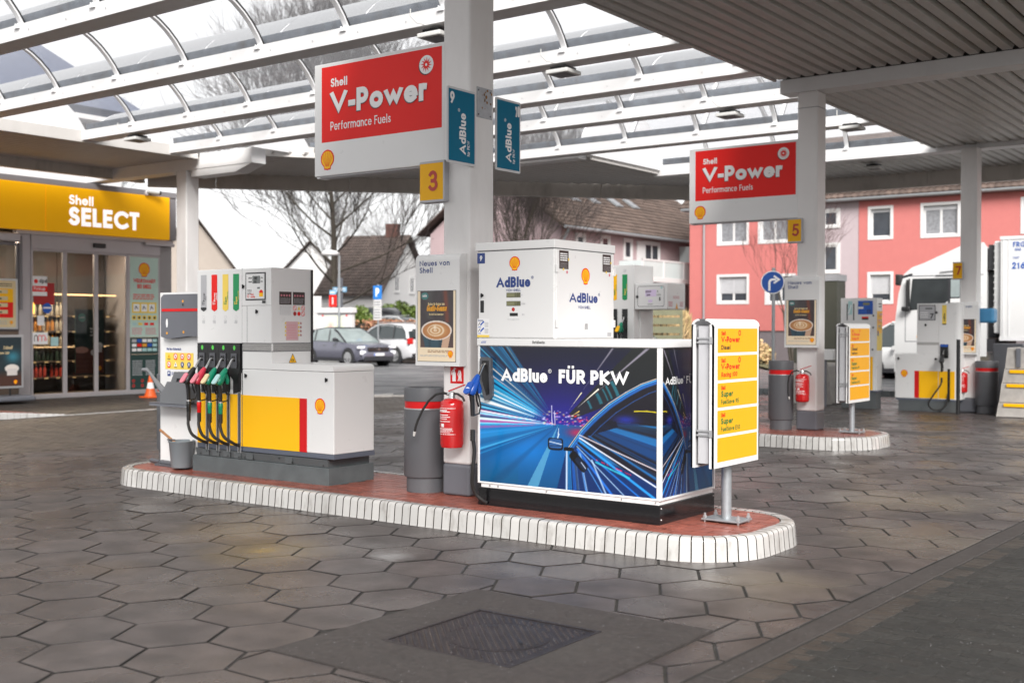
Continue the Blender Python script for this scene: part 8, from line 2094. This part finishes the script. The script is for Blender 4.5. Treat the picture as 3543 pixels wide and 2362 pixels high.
    for (e, z) in ((.502, .42), (-.502, .80)):
        b = MB(); sg = 1 if e > 0 else -1; b.obox(P(e * L, -.26, z * k), d * (.02 * sg), n * .52, (0, 0, .11)); b.build('number_plate', 'frame_white', t)
        b = MB(); b.obox(P(e * L + .0205 * sg, .215 if sg < 0 else -.26, z * k), d * (.002 * sg), n * .045, (0, 0, .11)); b.build('plate_band', 'blue_bright', t)
    if style == 'suv':
        f0 = P(-.478 * L, -w * .62, 1.04 * k); b = MB(); b.poly([P(-.484 * L, -w * .66, 1.05 * k), P(-.484 * L, w * .66, 1.05 * k), P(-.452 * L, w * .60, 1.40 * k), P(-.452 * L, -w * .60, 1.40 * k)]); b.build('rear_window', 'car_glass', t)
        b = MB(); b.tube([P(-.36 * L, -w * .66, (S['hgt'] + .045) * k), P(0, -w * .68, (S['hgt'] + .05) * k)], .02, 6); b.tube([P(-.36 * L, w * .66, (S['hgt'] + .045) * k), P(0, w * .68, (S['hgt'] + .05) * k)], .02, 6); b.build('roof_rail', 'chrome', t)
    return t
car('grey blue convertible crossover with a black soft top, nose to the forecourt', (-33.96, 34.4, -.03), (.98, -.15), 4.27, 1.82, 1.56, 'paint_grey_blue', 'cab')
car('silver sport utility car parked tail first behind the grey convertible', (-35.2, 38.4, -.03), (-.996, .084), 4.4, 1.86, 1.74, 'paint_silver', 'suv')
car('silver grey estate half hidden behind the rusty brown hedge', (-40.2, 44.9, .25), (.98, .2), 4.3, 1.8, 1.86, 'paint_silver', 'suv')
car('black delivery van parked in front of the white house', (-45.6, 47.3, .2), (-.99, .1), 5.2, 2.0, 2.45, 'paint_black', 'van', 'parked_van')
car('bluish car roof showing behind the yellow grade board', (-21.6, 34.6, -.03), (-.95, -.3), 4.2, 1.75, 1.52, 'paint_grey_blue', 'cab')
car('white van between the pump marked 11 and the pump marked 7', (-11.1, 36.6, -.03), (-1, .05), 4.4, 1.8, 1.82, 'paint_white', 'van', 'parked_van')

# ------- lorry
MM('cab_dark', (.03, .034, .036), .35, spec=.2, var=.3, scale=2)
def lorry():
    t = thing('lorry', 'white lorry cab with a black framed side window standing beyond the pumps', 'lorry', (-9, 32.2, 0)); y0, y1 = 31., 33.45
    prof = [(-10.12, .45), (-10.12, 1.6), (-10.02, 2.45), (-9.88, 2.95), (-9.70, 3.10), (-9.4, 3.20), (-8.45, 3.62), (-7.95, 3.68), (-7.9, 3.6), (-7.9, .9), (-8.3, .9), (-8.35, .45)]
    b = MB(); b.extrude([(x, y0, z) for x, z in prof], (0, y1 - y0, 0)); b.build('cab', 'paint_white', t, bevel=.07, seg=3)
    f = Frame((0, y0 - .002, 0), (1, 0, 0), (0, 0, 1))
    d = Dec(t, f)
    d.poly('side_window', 'cab_dark', [(-9.80, 2.02), (-9.0, 2.10), (-8.72, 2.33), (-8.50, 2.33), (-8.46, 2.45), (-8.46, 2.80), (-8.52, 2.86), (-9.72, 2.86)], .004); d.poly('quarter_glass', 'car_glass_light', [(-8.73, 2.36), (-8.50, 2.36), (-8.50, 2.82), (-8.73, 2.82)], .006)
    d.rect('window_bar', 'soft_top', -8.80, 2.1, -8.74, 2.86, .008); d.line('door_seam', 'grey_mid', [(-9.9, 2.0), (-9.9, 1.2), (-8.4, 1.2), (-8.4, 2.9)], .014, .004); d.line('roof_seam', 'grey_mid', [(-9.85, 2.93), (-7.92, 2.93)], .02, .004)
    for z in (1.9, 2.05, 2.2, 2.35): d.line('air_louvre', 'label_grey', [(-8.3, z), (-7.95, z)], .012, .004)
    d.line('door_seam', 'grey_mid', [(-8.42, .95), (-8.42, 3.5)], .02, .004); d.line('visor', 'soft_top', [(-10.0, 2.90), (-9.72, 2.98)], .06, .006); d.rect('door_grip', 'grey_mid', -8.72, 1.92, -8.52, 1.99, .006); d.rect('marker_lamp', 'text_orange', -9.6, 1.30, -9.48, 1.36, .006); d.line('side_pillar', 'soft_top', [(-9.83, 2.0), (-9.80, 2.86)], .05, .006); d.rect('lower_step', 'soft_top', -9.3, .46, -8.4, .58, .004); d.build()
    b = MB(); b.box(-9.85, y0 - .16, 2.08, -9.77, y0 - .02, 2.84); b.box(-9.95, y0 - .22, 2.0, -9.72, y0 - .02, 2.12); b.box(-10.25, y0 + .2, 2.7, -10.14, y0 + .6, 3.0); b.build('mirror', 'black_plastic', t, bevel=.03)
    b = MB(); b.tube([(-9.0, y0 - .03, 3.02), (-8.5, y0 - .03, 3.06)], .015, 6); b.tube([(-9.1, y0 - .03, 2.94), (-8.5, y0 - .03, 2.94)], .015, 6); b.build('grab_rail', 'alu', t)
    b = MB(); b.box(-7.86, y0 + .25, 3.05, -7.68, y1 - .25, 3.7); b.box(-7.88, y0 + .1, .95, -7.66, y1 - .1, 1.28); b.box(-7.9, y0 + .4, 1.3, -7.7, y0 + .8, 3.0); b.build('chassis_gear', 'soft_top', t)
    for x in (-9.35,):
        for y, s in ((y0 + .12, -1), (y1 - .12, 1)):
            b = MB(); b.lathe((x, y, .5), [(.30, -.12), (.5, -.11), (.5, .11), (.30, .12)], 28, axis='y'); b.build('tyre', 'tyre', t, smooth=True)
            b = MB(); b.lathe((x, y + s * .10, .5), [(.30, -.02), (.29, .03), (.1, .05)], 20, axis='y'); b.build('rim', 'alu', t, smooth=True)
    t = thing('lorry_trailer', 'white box trailer marked 2162 coupled behind the white lorry cab', 'trailer', (-3, 32.2, 0))
    b = MB(); b.box(-7.52, y0, 1.30, 5.5, y1 + .05, 3.86); b.box(-7.70, y0 + .15, 1.42, -7.53, y1 - .15, 3.78); b.build('box_body', 'paint_white', t, bevel=.03)
    b = MB()
    for z in np.arange(1.6, 3.7, .16): b.box(-7.715, y0 + .148, z, -7.53, y0 + .155, z + .02)
    for x in (-7.45, -7.32, -6.5, -5.5, -4.5): b.box(x, y0 - .012, 1.36, x + .03, y0 - .001, 3.84)
    b.box(-7.52, y0 - .02, 1.24, 5.5, y0 + .02, 1.34); b.box(-7.52, y0 - .02, 3.80, 5.5, y0 + .02, 3.88); b.build('body_rib', 'alu_white', t)
    d = Dec(t, Frame((-7.25, y0 - .004, 0), (1, 0, 0), (0, 0, 1))); d.text('sign_blue', '2162', .02, 3.05, .17, w=.2, z=.003); d.text('sign_blue', '7037', .03, 3.30, .06, w=.15, z=.003); d.text('sign_blue', 'FRG', .04, 3.60, .13, w=.18, z=.003); d.text('sign_blue', '000', .08, 3.50, .07, w=.18, z=.003); d.build()
    b = MB(); b.box(-7.0, y0 + .3, 1.0, 5.4, y1 - .3, 1.23); b.build('chassis', 'soft_top', t)
    for x in (2.0, 3.3, 4.6):
        for y in (y0 + .2, y1 - .2):
            b = MB(); b.lathe((x, y, .5), [(.2, -.15), (.5, -.14), (.5, .14), (.2, .15)], 20, axis='y'); b.build('tyre', 'tyre', t, smooth=True)
    b = MB(); b.tube([(-6.4, y0 + .3, 0), (-6.4, y0 + .3, 1.0)], .06, 8); b.tube([(-6.4, y1 - .3, 0), (-6.4, y1 - .3, 1.0)], .06, 8); b.build('landing_leg', 'soft_top', t)
lorry()
t = thing('wash_basin_box', 'blue towel box hanging on the far side of the farthest column', 'dispenser', (-5.6, 22.35, 1.6))
b = MB(); b.box(-5.785, 22.25, 1.65, -5.50, 22.55, 1.92); b.build('case', 'box_blue' if 'box_blue' in M else MM('box_blue', (.05, .22, .42), .4), t, bevel=.05, seg=3)
t = thing('equipment_box', 'dark electrical box behind the far grey bin', 'box', (-5.6, 23.3, 0))
b = MB(); b.box(-5.75, 23.2, 0, -5.2, 23.6, 1.26); b.build('case', 'grey_dark', t, bevel=.02)

# ------- street furniture
def kiosk():
    t = thing('map_board', 'white town map board with a red i sign mounted behind it', 'notice board', (-40.3, 40, 0))
    b = MB(); b.box(-41.65, 39.9, 2.22, -39.05, 40.25, 2.48); b.build('header', 'frame_white', t, bevel=.03)
    b = MB(); b.box(-41.5, 40.0, 0, -41.3, 40.2, 2.22); b.box(-39.35, 40.0, 0, -39.15, 40.2, 2.22); b.box(-41.3, 40.03, .5, -39.35, 40.17, .7); b.build('side_post', 'frame_white', t)
    d = Dec(t, Frame((-41.3, 40.0, .7), (1, 0, 0), (0, 0, 1))); b = MB(); b.box(-41.3, 40.01, .7, -39.35, 40.15, 2.22); b.build('back_board', 'alu_white', t)
    def mp(U, V):
        C = np.ones(U.shape + (3,)) * rgbf('D9DDC8'); C = over(C, (np.abs(np.sin(U * 17 + V * 5)) < .12) * .5, rgbf('F4F0E8')); C = over(C, (np.abs(np.sin(V * 15 - U * 6)) < .14) * .5, rgbf('F4F0E8')); C = over(C, np.exp(-((U - .3) ** 2 + (V - .6) ** 2) / .02) * .6, rgbf('C98A84')); C = over(C, np.exp(-((U - .75) ** 2 + (V - .4) ** 2) / .03) * .5, rgbf('9CB88A')); return C
    raster('town_map', t, Frame((-41.0, 40.005, .85), (1, 0, 0), (0, 0, 1)), 1.35, 1.25, 60, 50, mp, m='print_matt'); d.rect('red_mark', 'sign_red', .12, 1.36, .22, 1.46, .002); d.rect('red_mark', 'sign_red', 1.75, 1.36, 1.85, 1.46, .002); d.build()
kiosk()
def sign_pole(x, y, h, parts, label, name='sign_post'):
    t = thing(name, label, 'road sign', (x, y, 0)); b = MB(); b.tube([(x, y, 0), (x, y, h)], .035, 8); b.build('post', 'galv', t, smooth=True)
    for (x0, z0, x1, z1, m, txt, tm) in parts:
        f = Frame((x + x0, y - .05, z0), Vector((1, .0, 0)), (0, 0, 1)); b = MB(); b.obox(f(0, 0, -.02), f.u * (x1 - x0), f.v * (z1 - z0), f.n * .02); b.build('sign_plate', m, t)
        d = Dec(t, f)
        if txt: d.text(tm, txt, (x1 - x0) / 2, (z1 - z0) * .2, (z1 - z0) * .62, w=.2, align='c', z=.002)
        else: d.rows(tm, .03, .04, x1 - x0 - .03, z1 - z0 - .04, max(1, int((z1 - z0) / .12)), z=.002)
        d.build()
    return t
sign_pole(-41.0, 40.6, 3.45, [(-.25, 2.55, .25, 3.12, 'sign_red', 'i', 'sign_white'), (-.22, 3.15, .22, 3.36, 'sign_lightblue', None, 'sign_white')] if MM('sign_lightblue', (.20, .42, .62), .4) else [], 'red information sign with a white i above the map board')
sign_pole(-41.5, 41.6, 3.75, [(-.52, 3.30, .45, 3.55, 'sign_lightblue', None, 'sign_white'), (-.18, 2.2, .18, 4.0, 'grey_mid', None, 'grey_dark')], 'light blue street name plate on a dark post right of the street lamp')
sign_pole(-33.6, 35.9, 3.35, [(-.24, 2.72, .24, 3.30, 'sign_blue2', 'P', 'sign_white'), (-.22, 2.40, .22, 2.70, 'frame_white', None, 'grey_mid'), (-.22, 1.85, .22, 2.38, 'frame_white', None, 'grey_mid')] if MM('sign_blue2', (.02, .18, .55), .4) else [], 'blue parking sign with white plates below it behind the hedge')
t = thing('street_lamp', 'street lamp with a flat round head in front of the large bare tree', 'street lamp', (-39.9, 39.9, 0))
b = MB(); b.tube([(-39.9, 39.9, 0), (-39.9, 39.9, 5.0)], [.07, .045], 8); b.build('pole', 'galv', t, smooth=True)
b = MB(); b.lathe((-40.25, 39.65, 5.02), [(.10, -.04), (.42, .0), (.44, .08), (.30, .2), (.05, .24)], 20); b.build('lamp_head', 'frame_white', t, smooth=True)

# ------- last: flat ground wear near the plate, a drain grate line, joints
